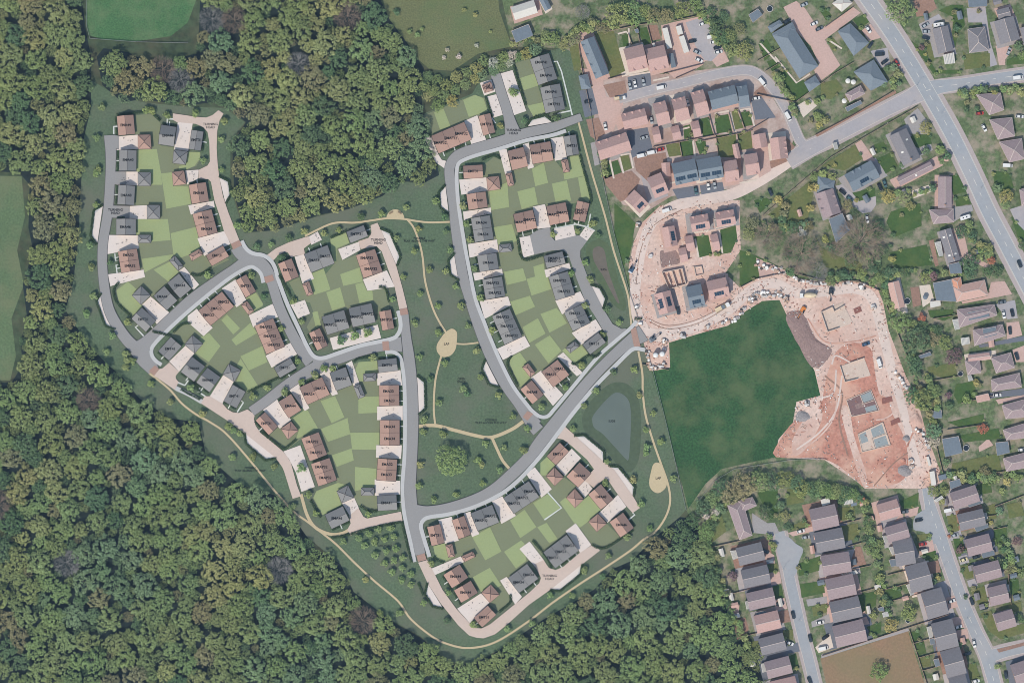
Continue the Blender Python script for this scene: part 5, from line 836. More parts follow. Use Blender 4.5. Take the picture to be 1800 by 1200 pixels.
# small sheds in the gardens
rr = random.Random(77); HC = [a[0] for a in APR]; placed = []
RD = [p for q in (MR, EB, WB, LOOP, S1, S2, S3) for p in curve(q, 6)]
for cen, rad, ax, bx in APR:
    if cen[0] < 1380 and cen[1] < 700: continue
    for k in range(2):
        a = rr.uniform(0, 6.28); d = rr.uniform(rad*.9, rad*1.5); p = (cen[0]+d*math.cos(a), cen[1]+d*math.sin(a))
        if p[0] > 1795 or p[1] > 1195 or p[0] < 1240 or min(math.dist(p, q) for q in RD) < 24 or min(math.dist(p, q) for q in HC) < 24 or any(math.dist(p, q) < 14 for q in placed): continue
        if 1100 < p[0] < 1670 and 440 < p[1] < 862 or 1440 < p[0] < 1640 and p[1] > 1100: continue
        placed.append(p); x, y = W(p); l, w_ = rr.uniform(1.3, 2.2), rr.uniform(.9, 1.4); root = empty('shed', x, y, 0, math.atan2(-ax[1], ax[0])+rr.choice((0, 1.57)))
        v, f = [], []; box(-l, l, -w_, w_, 0, 1.9, v, f); link_mesh('wall', v, f, mat('shed_boards', C(160, 136, 116), nscale=3, namt=.1), root)
        v = [(-l-.1, -w_-.1, 1.9), (l+.1, -w_-.1, 1.9), (l+.1, 0, 2.5), (-l-.1, 0, 2.5), (l+.1, w_+.1, 1.9), (-l-.1, w_+.1, 1.9)]
        mm = rr.choice((M_felt, M_rg, M_rw, M_rp)); link_mesh('roof', v, [(0, 1, 2, 3), (3, 2, 4, 5), (1, 4, 2), (0, 3, 5)], mm, root)
        register(root, p, {M_felt.name: 'slate felt', M_rg.name: 'grey', M_rw.name: 'white', M_rp.name: 'pink'}[mm.name]+' roofed garden shed', ZT['south'] if p[1] > 840 else 'in the upper right gardens', 'shed', 'garden sheds')
# fences and walls
FN = '''1017,78 1022,120 1038,195|1185,37 1227,28 1230,35|1166,131 1236,113|1221,124 1187,139|1330,166 1398,180 1465,131|1465,131 1500,110|1450,49 1500,13|1433,238 1500,203 1575,158|1340,380 1400,328 1460,277 1513,245 1612,188|1148,259 1262,237|1232,249 1322,230|1194,251 1199,276|1258,238 1263,278|1295,234 1300,262|1281,199 1290,233|1298,196 1309,227|1246,203 1256,239|1302,505 1330,490 1388,478 1440,492 1508,494 1555,515|1555,530 1575,580 1600,640 1618,690 1640,760 1660,845|1072,55 1118,45|1118,45 1155,40|1104,60 1112,82|1138,47 1146,78|1068,140 1098,132|1331,108 1370,86|1345,126 1372,110|1300,240 1350,210|1118,45 1127,85|1245,962 1300,950|1268,1048 1318,1034|1296,1120 1330,1112|1445,1152 1530,1124 1600,1101 1668,1079|1598,1107 1630,1205|1480,920 1512,912|1490,960 1525,950|1498,1000 1530,993|1506,1042 1545,1031|1545,1038 1612,1020|1550,1060 1618,1042|1560,1010 1600,1000|1604,1130 1640,1120|1614,1155 1650,1145|1620,1178 1650,1170|1700,910 1750,905|1748,890 1800,870|1745,930 1770,925|1771,1000 1777,1062|1640,560 1690,552|1632,670 1690,660|1690,708 1745,695|1665,755 1735,745|1672,842 1765,828|1480,1210 1460,1215|1128,640 1175,650'''
M_fence = mat('timber_fence', C(176, 152, 136), nscale=3, namt=.12)
M_wire = mat('grey_fence', C(150, 156, 158), nscale=3, namt=.08)
def fence(pts, h, m, desc, zone, nm='fence', step=2.0):
    P = [Vector(W(p)) for p in pts]; c = sum(P, Vector((0, 0)))/len(P); root = empty(nm, c.x, c.y); v, f = [], []; pv, pf = [], []
    for a, b in zip(P[:-1], P[1:]):
        a = a-c; b = b-c
        bar((*a, .06), (*b, .06), .07, h-.1, v, f)
        k = max(1, int((b-a).length/step))
        for i in range(k+1):
            q = a.lerp(b, i/k); box(q.x-.07, q.x+.07, q.y-.07, q.y+.07, 0, h, pv, pf)
        bar((*a, h-.04), (*b, h-.04), .14, .05, v, f)
    link_mesh('panel', v, f, m, root); link_mesh('post', pv, pf, m, root)
    px = (900+c.x/SC, 600-c.y/SC); register(root, px, desc, zone, 'fence', 'garden fences and walls'); return root
for i, it in enumerate(FN.split('|')):
    pts = [tuple(float(a) for a in p.split(',')) for p in it.split()]; cx = sum(p[0] for p in pts)/len(pts); cy = sum(p[1] for p in pts)/len(pts)
    zone = ZT['new'] if cx < 1340 and cy < 700 else (ZT['south'] if cy > 840 else ZT['top'])
    fence(pts, 1.7, M_fence, 'straight timber garden fence', zone)
def rail(pts, desc):
    P = [Vector(W(p)) for p in pts]; c = sum(P, Vector((0, 0)))/len(P); root = empty('field_fence', c.x, c.y); v, f = [], []; pv, pf = [], []
    for a, b in zip(P[:-1], P[1:]):
        a = a-c; b = b-c
        for z in (.35, .7, 1.05): bar((*a, z), (*b, z), .09, .09, v, f)
        k = max(1, int((b-a).length/2.5))
        for i in range(k+1):
            q = a.lerp(b, i/k); box(q.x-.09, q.x+.09, q.y-.09, q.y+.09, 0, 1.25, pv, pf)
    link_mesh('rail', v, f, M_wire, root); link_mesh('post', pv, pf, M_wire, root); tag(root, desc, 'fence')
rail([(1134,612),(1148,652),(1175,760),(1206,896)], 'long grey post and rail fence left of the dark green field')
rail([(1018,80),(1030,150),(1050,270),(1078,405),(1108,520),(1122,562)], 'long grey post and rail fence left of the pink-roofed estate')
rail([(1450,806),(1390,808),(1340,816),(1290,824),(1255,845),(1228,880)], 'curving grey field fence along the bottom of the dark green field')
rail([(152,0),(152,45),(158,68),(240,74),(330,76)], 'thin pale fence round the bright green meadow at top left')
# ================================================================ vehicles
PAINT = {'white': (226, 228, 228), 'silver': (168, 176, 182), 'grey': (104, 112, 120), 'dark': (44, 54, 62), 'black': (30, 34, 40), 'red': (176, 62, 54), 'blue': (66, 92, 120), 'teal': (70, 104, 108), 'yellow': (222, 214, 170), 'orange': (214, 130, 52), 'cream': (216, 200, 170), 'green': (84, 110, 80)}
def paint(c): return mat('paint_'+c, C(*PAINT[c]), rough=.3, namt=.0, spec=.5)
M_cg = mat('car_glass', C(34, 42, 50), rough=.12, namt=0, spec=.6)
M_tyre = mat('tyre_rubber', C(30, 30, 32), rough=.8, namt=0)
M_lamp = mat('lamp_lens', C(220, 222, 220), rough=.2, namt=0, spec=.5)
def loft(st, v, f):
    """stations along x: (x, half width low, half width top, z low, z top)"""
    k = len(v)
    for x, wl, wt, zl, zt in st: v += [(x, -wl, zl), (x, wl, zl), (x, wl*1.02, (zl+zt)/2), (x, wt, zt), (x, -wt, zt), (x, -wl*1.02, (zl+zt)/2)]
    n = 6
    for i in range(len(st)-1):
        for j in range(n): f.append((k+i*n+j, k+(i+1)*n+j, k+(i+1)*n+(j+1) % n, k+i*n+(j+1) % n))
    f.append(tuple(k+j for j in range(n))); e = k+(len(st)-1)*n; f.append(tuple(e+n-1-j for j in range(n)))
def wheels(root, xs, w, r=.32):
    for x in xs:
        for s in (-1, 1):
            v, f = [], []; tube((x, s*w-.1*s, r), (x, s*w+.12*s, r), r, r, 12, v, f); link_mesh('wheel', v, f, M_tyre, root)
def make_car(c):
    root = empty('parked_car', 0, 0); v, f = [], []
    loft([(-2.12, .62, .58, .35, .70), (-1.95, .80, .74, .25, .88), (-1.2, .86, .82, .22, .95), (.9, .87, .83, .22, .93), (1.5, .85, .78, .22, .84), (1.98, .78, .68, .26, .72), (2.12, .60, .52, .35, .60)], v, f)
    link_mesh('body', v, f, paint(c), root); v, f = [], []
    loft([(-1.85, .72, .66, .9, .97), (-1.35, .76, .62, .9, 1.40), (.25, .76, .62, .9, 1.42), (1.05, .74, .68, .88, .95)], v, f)
    link_mesh('window', v, f, M_cg, root); v, f = [], []
    loft([(-1.30, .60, .57, 1.38, 1.45), (-.5, .63, .60, 1.40, 1.50), (.22, .61, .57, 1.38, 1.46)], v, f)
    link_mesh('roof_panel', v, f, paint(c), root)
    wheels(root, (-1.3, 1.3), .74)
    for s in (-.58, .58):
        v, f = [], []; box(2.0, 2.13, s-.14, s+.14, .56, .68, v, f); link_mesh('headlight', v, f, M_lamp, root)
    return root
def make_van(c):
    root = empty('parked_van', 0, 0); v, f = [], []
    loft([(-2.6, .92, .85, .35, 1.95), (-2.5, .97, .90, .28, 2.05), (1.0, .97, .90, .28, 2.08), (1.35, .97, .86, .28, 1.95), (1.95, .95, .84, .28, 1.15), (2.45, .88, .78, .3, 1.0), (2.6, .75, .66, .4, .85)], v, f)
    link_mesh('body', v, f, paint(c), root); v, f = [], []
    P = [(1.36, -.82, 1.97), (1.36, .82, 1.97), (1.92, .80, 1.22), (1.92, -.80, 1.22)]
    v = [(x+.05, y, z+.05) for x, y, z in P]; link_mesh('windscreen', v, [(0, 3, 2, 1)], M_cg, root)
    wheels(root, (-1.6, 1.6), .84, .34); return root
def make_caravan(c):
    root = empty('touring_caravan', 0, 0); v, f = [], []
    loft([(-2.9, .95, .80, .6, 1.6), (-2.6, 1.08, .98, .45, 2.35), (0, 1.1, 1.0, .45, 2.5), (2.3, 1.08, .98, .45, 2.35), (2.9, .95, .75, .6, 1.5)], v, f)
    link_mesh('body', v, f, paint(c), root); v, f = [], []
    for x in (-1.3, .6): box(x-.3, x+.3, -.3, .3, 2.42, 2.56, v, f)
    link_mesh('roof_vent', v, f, M_cg, root); wheels(root, (-.1,), .95, .32)
    v, f = [], []; bar((2.8, 0, .45), (4.0, 0, .45), .12, .1, v, f); link_mesh('tow_bar', v, f, M_gut, root); return root
def dup(root):
    r = root.copy(); COL.objects.link(r)
    for ch in list(root.children):
        c = ch.copy(); COL.objects.link(c); c.parent = r
    return r
PROTO = {}
CARS = '''1235.7,42,20,c,white|1251,64.5,15,v,white|1255.5,74,15,c,white|1261,84,15,c,dark|1263,92,15,c,white|1217,73,10,c,dark|1225,92,-25,c,silver|1228.5,106,-25,c,white|1162.5,154,12,v,white|1340,145,-50,v,white|1107,150.5,-78,c,silver|1116,147,-78,c,white|1131,144,-78,c,silver|1034,179,10,c,dark|1064,222.5,-78,c,white|1145,211,-78,c,silver|1132,242,15,c,silver|1128,273.5,12,v,white|1146,268,12,v,white|1161,263,12,c,red|1209,180.5,-75,c,white|1329,173,8,c,white|1385,205,-60,v,white|1245,327,-80,c,white|1256,325,-80,c,silver|1223,335,-80,c,teal
1413,9,25,c,silver|1431,42,25,c,white|1440,51,25,c,grey|1383,38,30,c,dark|1526,52.5,-55,c,white|1530,79.5,55,c,dark|1546,96,5,v,dark|1555,109,35,c,dark|1626,45,30,c,silver|1627.5,56,0,c,silver|1627.5,67,-15,c,dark|1650,44,8,k,white|1576,111,-60,c,red|1773,91,70,c,silver|1789,136.5,8,v,white|1722,199.5,5,c,red|1792,205,-5,c,white|1729.5,225,-60,c,white|1771,291,-3,v,white|1354,338,-65,c,dark|1481,337.5,-40,c,black|1493.5,349.5,-40,c,teal|1524,385,-80,c,white|1555,322.5,-70,c,teal|1546.5,328.5,-65,c,black|1684.5,413,-72,c,teal|1696.5,382,18,k,white|1761,531,8,c,grey|1764,553,-80,c,white|1779,550,-75,c,black|1775,581,-82,c,dark|1792,464,-65,c,dark|1787,626,-70,c,dark|1753,694,5,c,white|1796,790,5,c,white
1345,968,-30,c,dark|1407.5,933,12,c,white|1416.5,943.5,8,c,silver|1589.5,899,5,c,grey|1615,913.5,12,c,dark|1622,955.5,8,c,red|1622,964.5,8,c,dark|1667.5,896,12,v,white|1678,940,12,c,silver|1694,983,18,c,yellow|1716,978,15,c,dark|1672,1056,18,c,white|1684,1101,15,c,white|1712,1130,-75,c,white|1700,1148,15,c,dark|1708,1056,-70,c,dark|1729.5,1068,10,c,dark|1768,1185,-80,c,dark|1715,1196,10,c,white|1371,1060,8,c,dark|1394,1080,-75,c,dark|1424,1121,-75,c,dark|1442,1093,10,c,white|1388,1129.5,-20,c,white|1447,1138.5,12,v,white|1451,1119,35,c,black|1423,1195,-65,c,dark|1172,369.5,18,v,white|1192,546,-80,c,dark|1522,604.5,20,c,blue|1545.5,639,-72,v,white'''
CN = {'c': 'car', 'v': 'van', 'k': 'touring caravan'}
for it in CARS.replace('\n', '|').split('|'):
    x, y, a, k, c = it.split(','); px = (float(x), float(y)); key = (k, c)
    if key not in PROTO:
        PROTO[key] = {'c': make_car, 'v': make_van, 'k': make_caravan}[k](c); o = PROTO[key]
    else: o = dup(PROTO[key])
    o.location = (*W(px), .2); o.rotation_euler = (0, 0, math.radians(float(a)))
    zone = 'on the building site' if (1100 < px[0] < 1660 and 360 < px[1] < 860 and not (px[0] > 1480 and px[1] < 480)) and px[0] < 1560 and px[1] > 360 and px[1] < 700 and not px[0] in () else (ZT['new'] if px[0] < 1400 and px[1] < 700 else (ZT['south'] if px[1] > 840 else ZT['top']))
    if zone == ZT['top']: zone = 'by the main road'
    register(o, px, f"{c} {CN[k]} parked on the ground" if False else f"{c} {CN[k]}", zone, CN[k].split()[-1], 'parked cars and vans')
def place(root, px, a, z, label, cat, group=None):
    root.location = (*W(px), z); root.rotation_euler = (0, 0, math.radians(a)); tag(root, label, cat, group); return root
def flat_lorry():
    root = empty('flatbed_lorry', 0, 0); v, f = [], []
    box(1.9, 3.9, -1.15, 1.15, .6, 2.7, v, f); link_mesh('cab', v, f, paint('white'), root)
    v, f = [], []; box(3.91, 3.95, -1.0, 1.0, 1.6, 2.5, v, f); link_mesh('windscreen', v, f, M_cg, root)
    v, f = [], []; box(-4.2, 1.7, -1.2, 1.2, .95, 1.1, v, f)
    for s in (-1.2, 1.14): box(-4.2, 1.7, s, s+.06, 1.1, 1.6, v, f)
    box(1.6, 1.7, -1.14, 1.14, 1.1, 1.9, v, f); link_mesh('flat_bed', v, f, paint('cream'), root)
    v, f = [], []; box(-.6, 1.3, -.95, .95, 1.1, 1.75, v, f); link_mesh('load', v, f, M_felt, root)
    v, f = [], []; bar((-4.1, 0, .6), (3.4, 0, .6), .9, .3, v, f); link_mesh('chassis', v, f, M_gut, root)
    wheels(root, (-3.2, -2.1, 2.9), 1.0, .5); return root
place(flat_lorry(), (1270, 540), 28, .2, 'white flatbed lorry with cream bed on the dusty site road', 'lorry')
t = flat_lorry(); t.scale = (.72, .78, .8); place(t, (1090, 173), 8, .2, 'small flatbed truck with cream bed beside the pink court', 'lorry')
def mixer():
    root = empty('concrete_mixer_lorry', 0, 0); v, f = [], []
    box(2.6, 4.4, -1.2, 1.2, .6, 2.9, v, f); link_mesh('cab', v, f, paint('white'), root); v, f = [], []
    box(4.41, 4.45, -1.0, 1.0, 1.7, 2.6, v, f); link_mesh('windscreen', v, f, M_cg, root); v, f = [], []
    bar((-4.6, 0, .7), (4.2, 0, .7), .9, .35, v, f); link_mesh('chassis', v, f, M_gut, root); v, f = [], []
    prof = [(-4.4, .55), (-3.4, 1.05), (-1.5, 1.45), (.4, 1.4), (1.6, .95), (2.0, .5)]; k = 16
    for x, r in prof:
        for i in range(k): q = 6.283*i/k; v.append((x, r*math.cos(q), 2.25+r*math.sin(q)-(x+1)*.08))
    for j in range(5):
        for i in range(k): f.append((j*k+i, j*k+(i+1) % k, (j+1)*k+(i+1) % k, (j+1)*k+i))
    f.append(tuple(range(k))); f.append(tuple(5*k+i for i in range(k))); link_mesh('drum', v, f, paint('cream'), root)
    wheels(root, (-3.2, -2.1, 3.3), 1.05, .52); return root
place(mixer(), (1420, 519), 182, .2, 'white concrete mixer lorry on the bend of the haul road', 'lorry')
def digger(c):
    root = empty('excavator', 0, 0)
    for s in (-.95, .95):
        v, f = [], []; loft([(-1.7, .28, .28, .25, .55), (-1.4, .28, .28, 0, .75), (1.4, .28, .28, 0, .75), (1.7, .28, .28, .25, .55)], v, f)
        v = [(x, y+s, z) for x, y, z in v]; link_mesh('track', v, f, M_tyre, root)
    v, f = [], []; loft([(-1.9, 1.0, .9, .9, 1.6), (-1.2, 1.2, 1.1, .85, 1.8), (1.0, 1.2, 1.1, .85, 1.6)], v, f); link_mesh('body', v, f, paint(c), root)
    v, f = [], []; box(0, 1.1, .25, 1.15, 1.55, 2.6, v, f); link_mesh('cab', v, f, M_cg, root)
    v, f = [], []; bar((.9, -.2, 1.5), (3.0, -.2, 3.4), .32, .35, v, f); bar((3.0, -.2, 3.4), (4.9, -.2, 1.6), .26, .3, v, f); link_mesh('boom', v, f, paint(c), root)
    v, f = [], []; loft([(4.5, .5, .5, .7, 1.5), (5.3, .5, .4, .5, 1.1)], v, f); link_mesh('bucket', v, f, M_gut, root); return root
place(digger('blue'), (1110, 474), 60, .15, 'blue excavator at the left edge of the building site', 'excavator')
place(digger('grey'), (1147, 596), 35, .15, 'grey excavator above the two white silos', 'excavator')
place(digger('dark'), (1461, 512), 265, .15, 'dark excavator at the head of the concrete slab', 'excavator')
place(digger('orange'), (1411, 545), 240, .15, 'orange excavator beside the dark spoil heap', 'excavator')
for px in ((1152, 624), (1163.5, 622)):
    root = empty('cement_silo', *W(px)); v, f = [], []; lathe([(.5, .2), (1.4, 1.6), (1.4, 4.2), (1.1, 4.7), (.25, 4.9)], 20, v, f); link_mesh('tank', v, f, paint('white'), root)
    v, f = [], []
    for a in range(4): tube((1.2*math.cos(a*1.57+.78), 1.2*math.sin(a*1.57+.78), 0), (1.2*math.cos(a*1.57+.78), 1.2*math.sin(a*1.57+.78), 1.9), .08, .08, 6, v, f)
    link_mesh('leg', v, f, M_gut, root); register(root, px, 'white round silo on short legs', 'beside the dark green field', 'silo', 'cement silos')
def cabin(px, a, ln, w, h, c, desc):
    root = empty('site_cabin', *W(px), .08, math.radians(a)); v, f = [], []; box(-ln/2, ln/2, -w/2, w/2, 0, h, v, f)
    for k in range(int(ln/.9)): x = -ln/2+.5+k*.9; box(x-.05, x+.05, -w/2-.03, w/2+.03, .1, h+.05, v, f)
    link_mesh('body', v, f, paint(c), root); v, f = [], []; box(-.5, .5, w/2+.04, w/2+.08, .1, 2.1, v, f); link_mesh('door', v, f, M_felt, root)
    v, f = [], []; box(-ln/2, ln/2, -w/2, w/2, h+.06, h+.12, v, f); link_mesh('roof', v, f, M_rw if c in ('white', 'cream') else M_felt, root); tag(root, desc, 'cabin', 'site cabins')
cabin((1172.5, 68), -76, 11, 2.9, 2.6, 'cream', 'longest cream site cabin right of the two brown houses'); cabin((1181.5, 107), -78, 7.6, 2.5, 2.6, 'silver', 'grey site cabin on the pink compound'); cabin((1202, 78.5), -72, 9, 2.8, 2.6, 'white', 'white ribbed site cabin in the middle of the compound'); cabin((1194, 54), -75, 4.6, 2.8, 2.5, 'cream', 'short cream site cabin at the top of the compound'); cabin((1639, 840), -82, 7.4, 2.6, 2.6, 'cream', 'cream container at the bottom right of the red earth'); cabin((1656, 838), 15, 4, 2.6, 2.5, 'silver', 'grey container beside the cream container'); cabin((1632, 810), -75, 5, 1.2, 1.4, 'white', 'narrow white skip on the right edge of the site')
# foundations: slab, low walls
def foundation(c4, h, slab_m, walls, desc, inner=()):
    cen = (sum(p[0] for p in c4)/4, sum(p[1] for p in c4)/4); root = empty('house_foundation', *W(cen)); o = Vector(root.location[:2]); Q = [Vector(W(p))-o for p in c4]
    if sum(Q[i].cross(Q[(i+1) % 4]) for i in range(4)) < 0: Q.reverse()
    v = [(*q, .1) for q in Q]+[(*q, .3) for q in Q]; link_mesh('slab', v, [(4, 5, 6, 7), (0, 1, 5, 4), (1, 2, 6, 5), (2, 3, 7, 6), (3, 0, 4, 7)], slab_m, root)
    v, f = [], []; g = lambda s, t: Q[0].lerp(Q[1], s).lerp(Q[3].lerp(Q[2], s), t)
    for (s0, t0, s1, t1) in walls: bar((*g(s0, t0), .28), (*g(s1, t1), .28), .35, h, v, f)
    link_mesh('wall', v, f, M_conc, root)
    for k, (s0, t0, s1, t1, m) in enumerate(inner):
        z = .305+.01*k; v = [(*g(s0, t0), z), (*g(s1, t0), z), (*g(s1, t1), z), (*g(s0, t1), z)]; link_mesh('floor_panel', v, [(0, 1, 2, 3)] if (v[1][0]-v[0][0])*(v[3][1]-v[0][1])-(v[1][1]-v[0][1])*(v[3][0]-v[0][0]) > 0 else [(3, 2, 1, 0)], m, root)
    tag(root, desc, 'foundation', 'house foundations')
RECT = [(0, 0, 1, 0), (1, 0, 1, 1), (1, 1, 0, 1), (0, 1, 0, 0)]
M_blk = mat('grey_blocks', C(148, 158, 162), nscale=1.5, namt=.1); M_dkb = mat('brown_floor', C(128, 104, 104), nscale=1.2, namt=.1)
foundation([(1443,549),(1481,531),(1499.5,568),(1454.5,583)], 1.5, M_conc, [(0, 0, .45, 0), (0, 0, 0, 1), (0, 1, .52, 1), (.52, 1, .52, .78), (.52, .78, 1, .84)], 'pale concrete slab with white walls inside the looped site road')
foundation([(1476.5,643.5),(1519,629),(1530.5,660),(1485,671)], 1.3, M_conc, [(0, 0, .5, 0), (0, 0, 0, 1), (.4, 1, 1, 1)], 'pale concrete slab with low walls left of a white van')
foundation([(1488,703.5),(1530.5,685),(1545,721),(1497,732)], .35, M_dkb, RECT+[(.5, .5, 1, .5), (.55, 1, .55, .5)], 'dark brown foundation with grey panels on the red earth', [(.55, .55, .97, .95, M_blk), (.55, .05, .95, .3, M_blk), (.25, .35, .6, .6, M_spoil)])
foundation([(1508,763),(1551.5,742),(1565,782),(1515.5,794)], .5, M_conc, RECT+[(.45, .5, 1, .5), (.45, 0, .45, .5)], 'blue-grey block foundation lowest on the red earth', [(.5, .05, .95, .45, M_blk), (.5, .55, .95, .95, M_blk), (.05, .45, .3, .95, M_blk)])
foundation([(1163.5,479),(1199,472),(1205.5,499.5),(1175.5,508)], 2.2, M_earth, RECT+[(.48, 0, .48, 1), (.2, .2, .2, .8), (.8, .1, .8, .9)], 'half-built timber and block shell left of the bare plot')
foundation([(1220,470),(1233,468),(1236,482),(1223,485)], 1.0, M_earth, RECT, 'small square half-built garage base on bare soil')
for q, nm in (([(1500,543),(1512,538),(1515,547),(1503,552)], 'rust brown slab by the first foundation'), ([(1550,700),(1567,696),(1569,705),(1551,710)], 'dark brown slab above the track bend'), ([(1565,740),(1580,733),(1583,741),(1567,748)], 'dark brown slab below the track bend')):
    cen = (sum(p[0] for p in q)/4, sum(p[1] for p in q)/4); x, y = W(cen); Q = [(W(p)[0]-x, W(p)[1]-y) for p in q]; v = [(*p, .0) for p in Q]+[(*p, .25) for p in Q]
    o = link_mesh('earth_slab', v, [(7, 6, 5, 4), (0, 4, 5, 1), (1, 5, 6, 2), (2, 6, 7, 3), (3, 7, 4, 0)], mat('rust_slab', C(140, 96, 88), namt=.1)); o.location = (x, y, .12); tag(o, nm, 'slab')
# spoil heaps (terrain)
def heap(poly, h, m, seed, nm='spoil_heap'):
    rnd = random.Random(seed); c = curve(poly, 4, True); cx = sum(p[0] for p in c)/len(c); cy = sum(p[1] for p in c)/len(c); v, f = [], []; n = len(c); K = 7
    for k in range(K):
        t = k/K
        for p in c:
            x, y = W((cx+(p[0]-cx)*(1-t), cy+(p[1]-cy)*(1-t))); v.append((x+rnd.uniform(-.25, .25), y+rnd.uniform(-.25, .25), .1 if k == 0 else h*(1-(1-t)**2)+rnd.uniform(-.12, .12)*h*.4))
    v.append((*W((cx, cy)), h))
    for k in range(K-1):
        for i in range(n): f.append((k*n+i, (k+1)*n+i, (k+1)*n+(i+1) % n, k*n+(i+1) % n))
    for i in range(n): f.append(((K-1)*n+i, K*n, (K-1)*n+(i+1) % n))
    o = link_mesh(nm, v, f, m)
    if sum(p.normal.z for p in o.data.polygons) < 0: o.data.flip_normals()
    tag(o, kind='structure'); return o
heap([(1382,562),(1386,548),(1402,546),(1415,556),(1424,576),(1438,598),(1462,614),(1452,634),(1438,646),(1424,642),(1405,610),(1392,584)], .8, M_spoil, 3)
heap([(1398,738),(1404,722),(1418,724),(1424,735),(1408,742)], 1.0, mat('gravel_grey', C(148, 144, 146), nscale=2, namt=.2), 5)
heap([(1578,822),(1592,817),(1602,824),(1598,836),(1582,834)], 1.2, MATS['gravel_grey'], 6); heap([(1586,770),(1594,764),(1600,770),(1594,776)], 1.2, MATS['gravel_grey'], 7); heap([(1598,742),(1608,722),(1616,728),(1622,745),(1608,750)], 1.3, M_earth, 8); heap([(1583,806),(1590,804),(1592,812),(1585,813)], 1.0, M_red, 9)
# builder's bags, block stacks
def bag_mesh(seed, sq=1.0):
    rnd = random.Random(seed); v, f = [], []
    st = [(.42, 0), (.5, .12), (.52, .55), (.46, .82), (.30, .9)]
    for r, z in st:
        for k in range(12):
            a = 6.283*k/12; s = 1/max(abs(math.cos(a)), abs(math.sin(a)))**.7; v.append((r*s*math.cos(a)*sq+rnd.uniform(-.03, .03), r*s*math.sin(a)+rnd.uniform(-.03, .03), z*sq+rnd.uniform(-.03, .03)))
    for j in range(4):
        for k in range(12): f.append((j*12+k, j*12+(k+1) % 12, (j+1)*12+(k+1) % 12, (j+1)*12+k))
    f.append(tuple(48+k for k in range(12))); me = bpy.data.meshes.new('builders_bag'); me.from_pydata(v, [], f); return me
M_bag = [mat('white_bag', C(236, 236, 236), nscale=3, namt=.06), mat('grey_blockstack', C(196, 194, 194), nscale=3, namt=.1), mat('tan_blockstack', C(196, 168, 150), nscale=3, namt=.1), mat('dark_pallet', C(92, 88, 88), nscale=3, namt=.1)]
BM = []
for k in range(8):
    me = bag_mesh(k, (1.0, 1.25, .85, 1.1)[k % 4]); me.materials.append(M_bag[(0, 0, 1, 2, 0, 1, 0, 3)[k]]); BM.append(me)
def pal_mesh(seed):
    rnd = random.Random(seed); v, f = [], []
    for i in range(3):
        for j in range(3):
            if rnd.random() < .85: box(-.6+i*.4, -.22+i*.4, -.5+j*.34, -.18+j*.34, .14, .14+rnd.choice((.5, .75, .9)), v, f)
    box(-.65, .65, -.55, .55, 0, .13, v, f); me = bpy.data.meshes.new('block_pallet'); me.from_pydata(v, [], f); return me
PM = []
for k in range(4): me = pal_mesh(k+20); me.materials.append(M_bag[(1, 2, 1, 3)[k]]); PM.append(me)
BAGS = [([(1119,540),(1123,565)], 9, 3), ([(1125,570),(1136,605)], 8, 4), ([(1168,600),(1188,592)], 12, 6), ([(1200,590),(1224,578)], 14, 6), ([(1243,575),(1262,570)], 12, 4), ([(1268,566),(1292,562),(1310,540)], 10, 5), ([(1316,532),(1330,520),(1350,516),(1376,518)], 34, 9), ([(1380,525),(1398,540)], 14, 8), ([(1330,462),(1345,470),(1362,472),(1385,482)], 22, 9), ([(1138,618),(1142,645),(1172,640)], 22, 6), ([(1118,395),(1112,425),(1140,460)], 0, 0), ([(1122,395),(1116,428)], 14, 5), ([(1143,450),(1142,465)], 8, 3), ([(1395,488),(1425,497),(1450,498),(1500,497)], 24, 4), ([(1515,503),(1545,520)], 20, 9), ([(1535,540),(1552,560)], 14, 6), ([(1602,810),(1626,806)], 14, 5), ([(1602,820),(1626,818)], 14, 4), ([(1612,755),(1628,770),(1632,795)], 16, 6), ([(1575,655),(1600,690),(1612,712)], 14, 5), ([(1418,709),(1438,712)], 9, 6), ([(1204,450),(1165,470)], 5, 8)]
rb = random.Random(11)
for pts, n, sp in BAGS:
    c = curve(pts, 12)
    n = int(n*1.45)
    for k in range(n):
        p = c[int((k+.5)/n*(len(c)-1))]; px = (p[0]+rb.uniform(-sp, sp)*.5, p[1]+rb.uniform(-sp, sp)*.5); isb = rb.random() < .62
        me = rb.choice(BM) if isb else rb.choice(PM); o = link_data('builders_bag' if isb else 'block_pallet', me)
        o.location = (*W(px), .13); o.rotation_euler = (0, 0, rb.uniform(-.4, .4)+.4); s = rb.uniform(1.0, 1.5); o.scale = (s, s, s)
        zone = 'along the left of the building site' if px[0] < 1240 else ('along the middle of the building site' if px[0] < 1460 else 'along the right of the building site')
        register(o, px, 'small builder\'s bag' if isb else 'small pallet of stacked blocks', zone, 'bag' if isb else 'pallet', 'building materials')
TRK = [([(1500,520),(1520,560),(1530,600),(1552,650)], 2), ([(1420,560),(1450,600),(1500,600),(1540,590)], 2), ([(1450,660),(1480,690),(1475,740),(1490,800)], 3), ([(1400,790),(1440,760),(1470,720),(1480,660)], 3), ([(1390,800),(1435,772),(1465,735),(1472,690)], 2.5), ([(1530,850),(1560,810),(1590,790),(1605,760)], 3), ([(1535,855),(1570,815),(1596,795)], 2), ([(1500,640),(1470,625),(1462,640)], 3), ([(1140,560),(1175,572),(1230,560),(1290,525)], 1.2), ([(1142,566),(1176,578),(1232,566),(1293,530)], 1.2), ([(1118,500),(1126,440),(1150,396),(1200,368)], 1.2), ([(1440,700),(1465,690),(1470,650)], 3), ([(1560,690),(1572,720),(1556,735),(1540,738)], 2.5)]
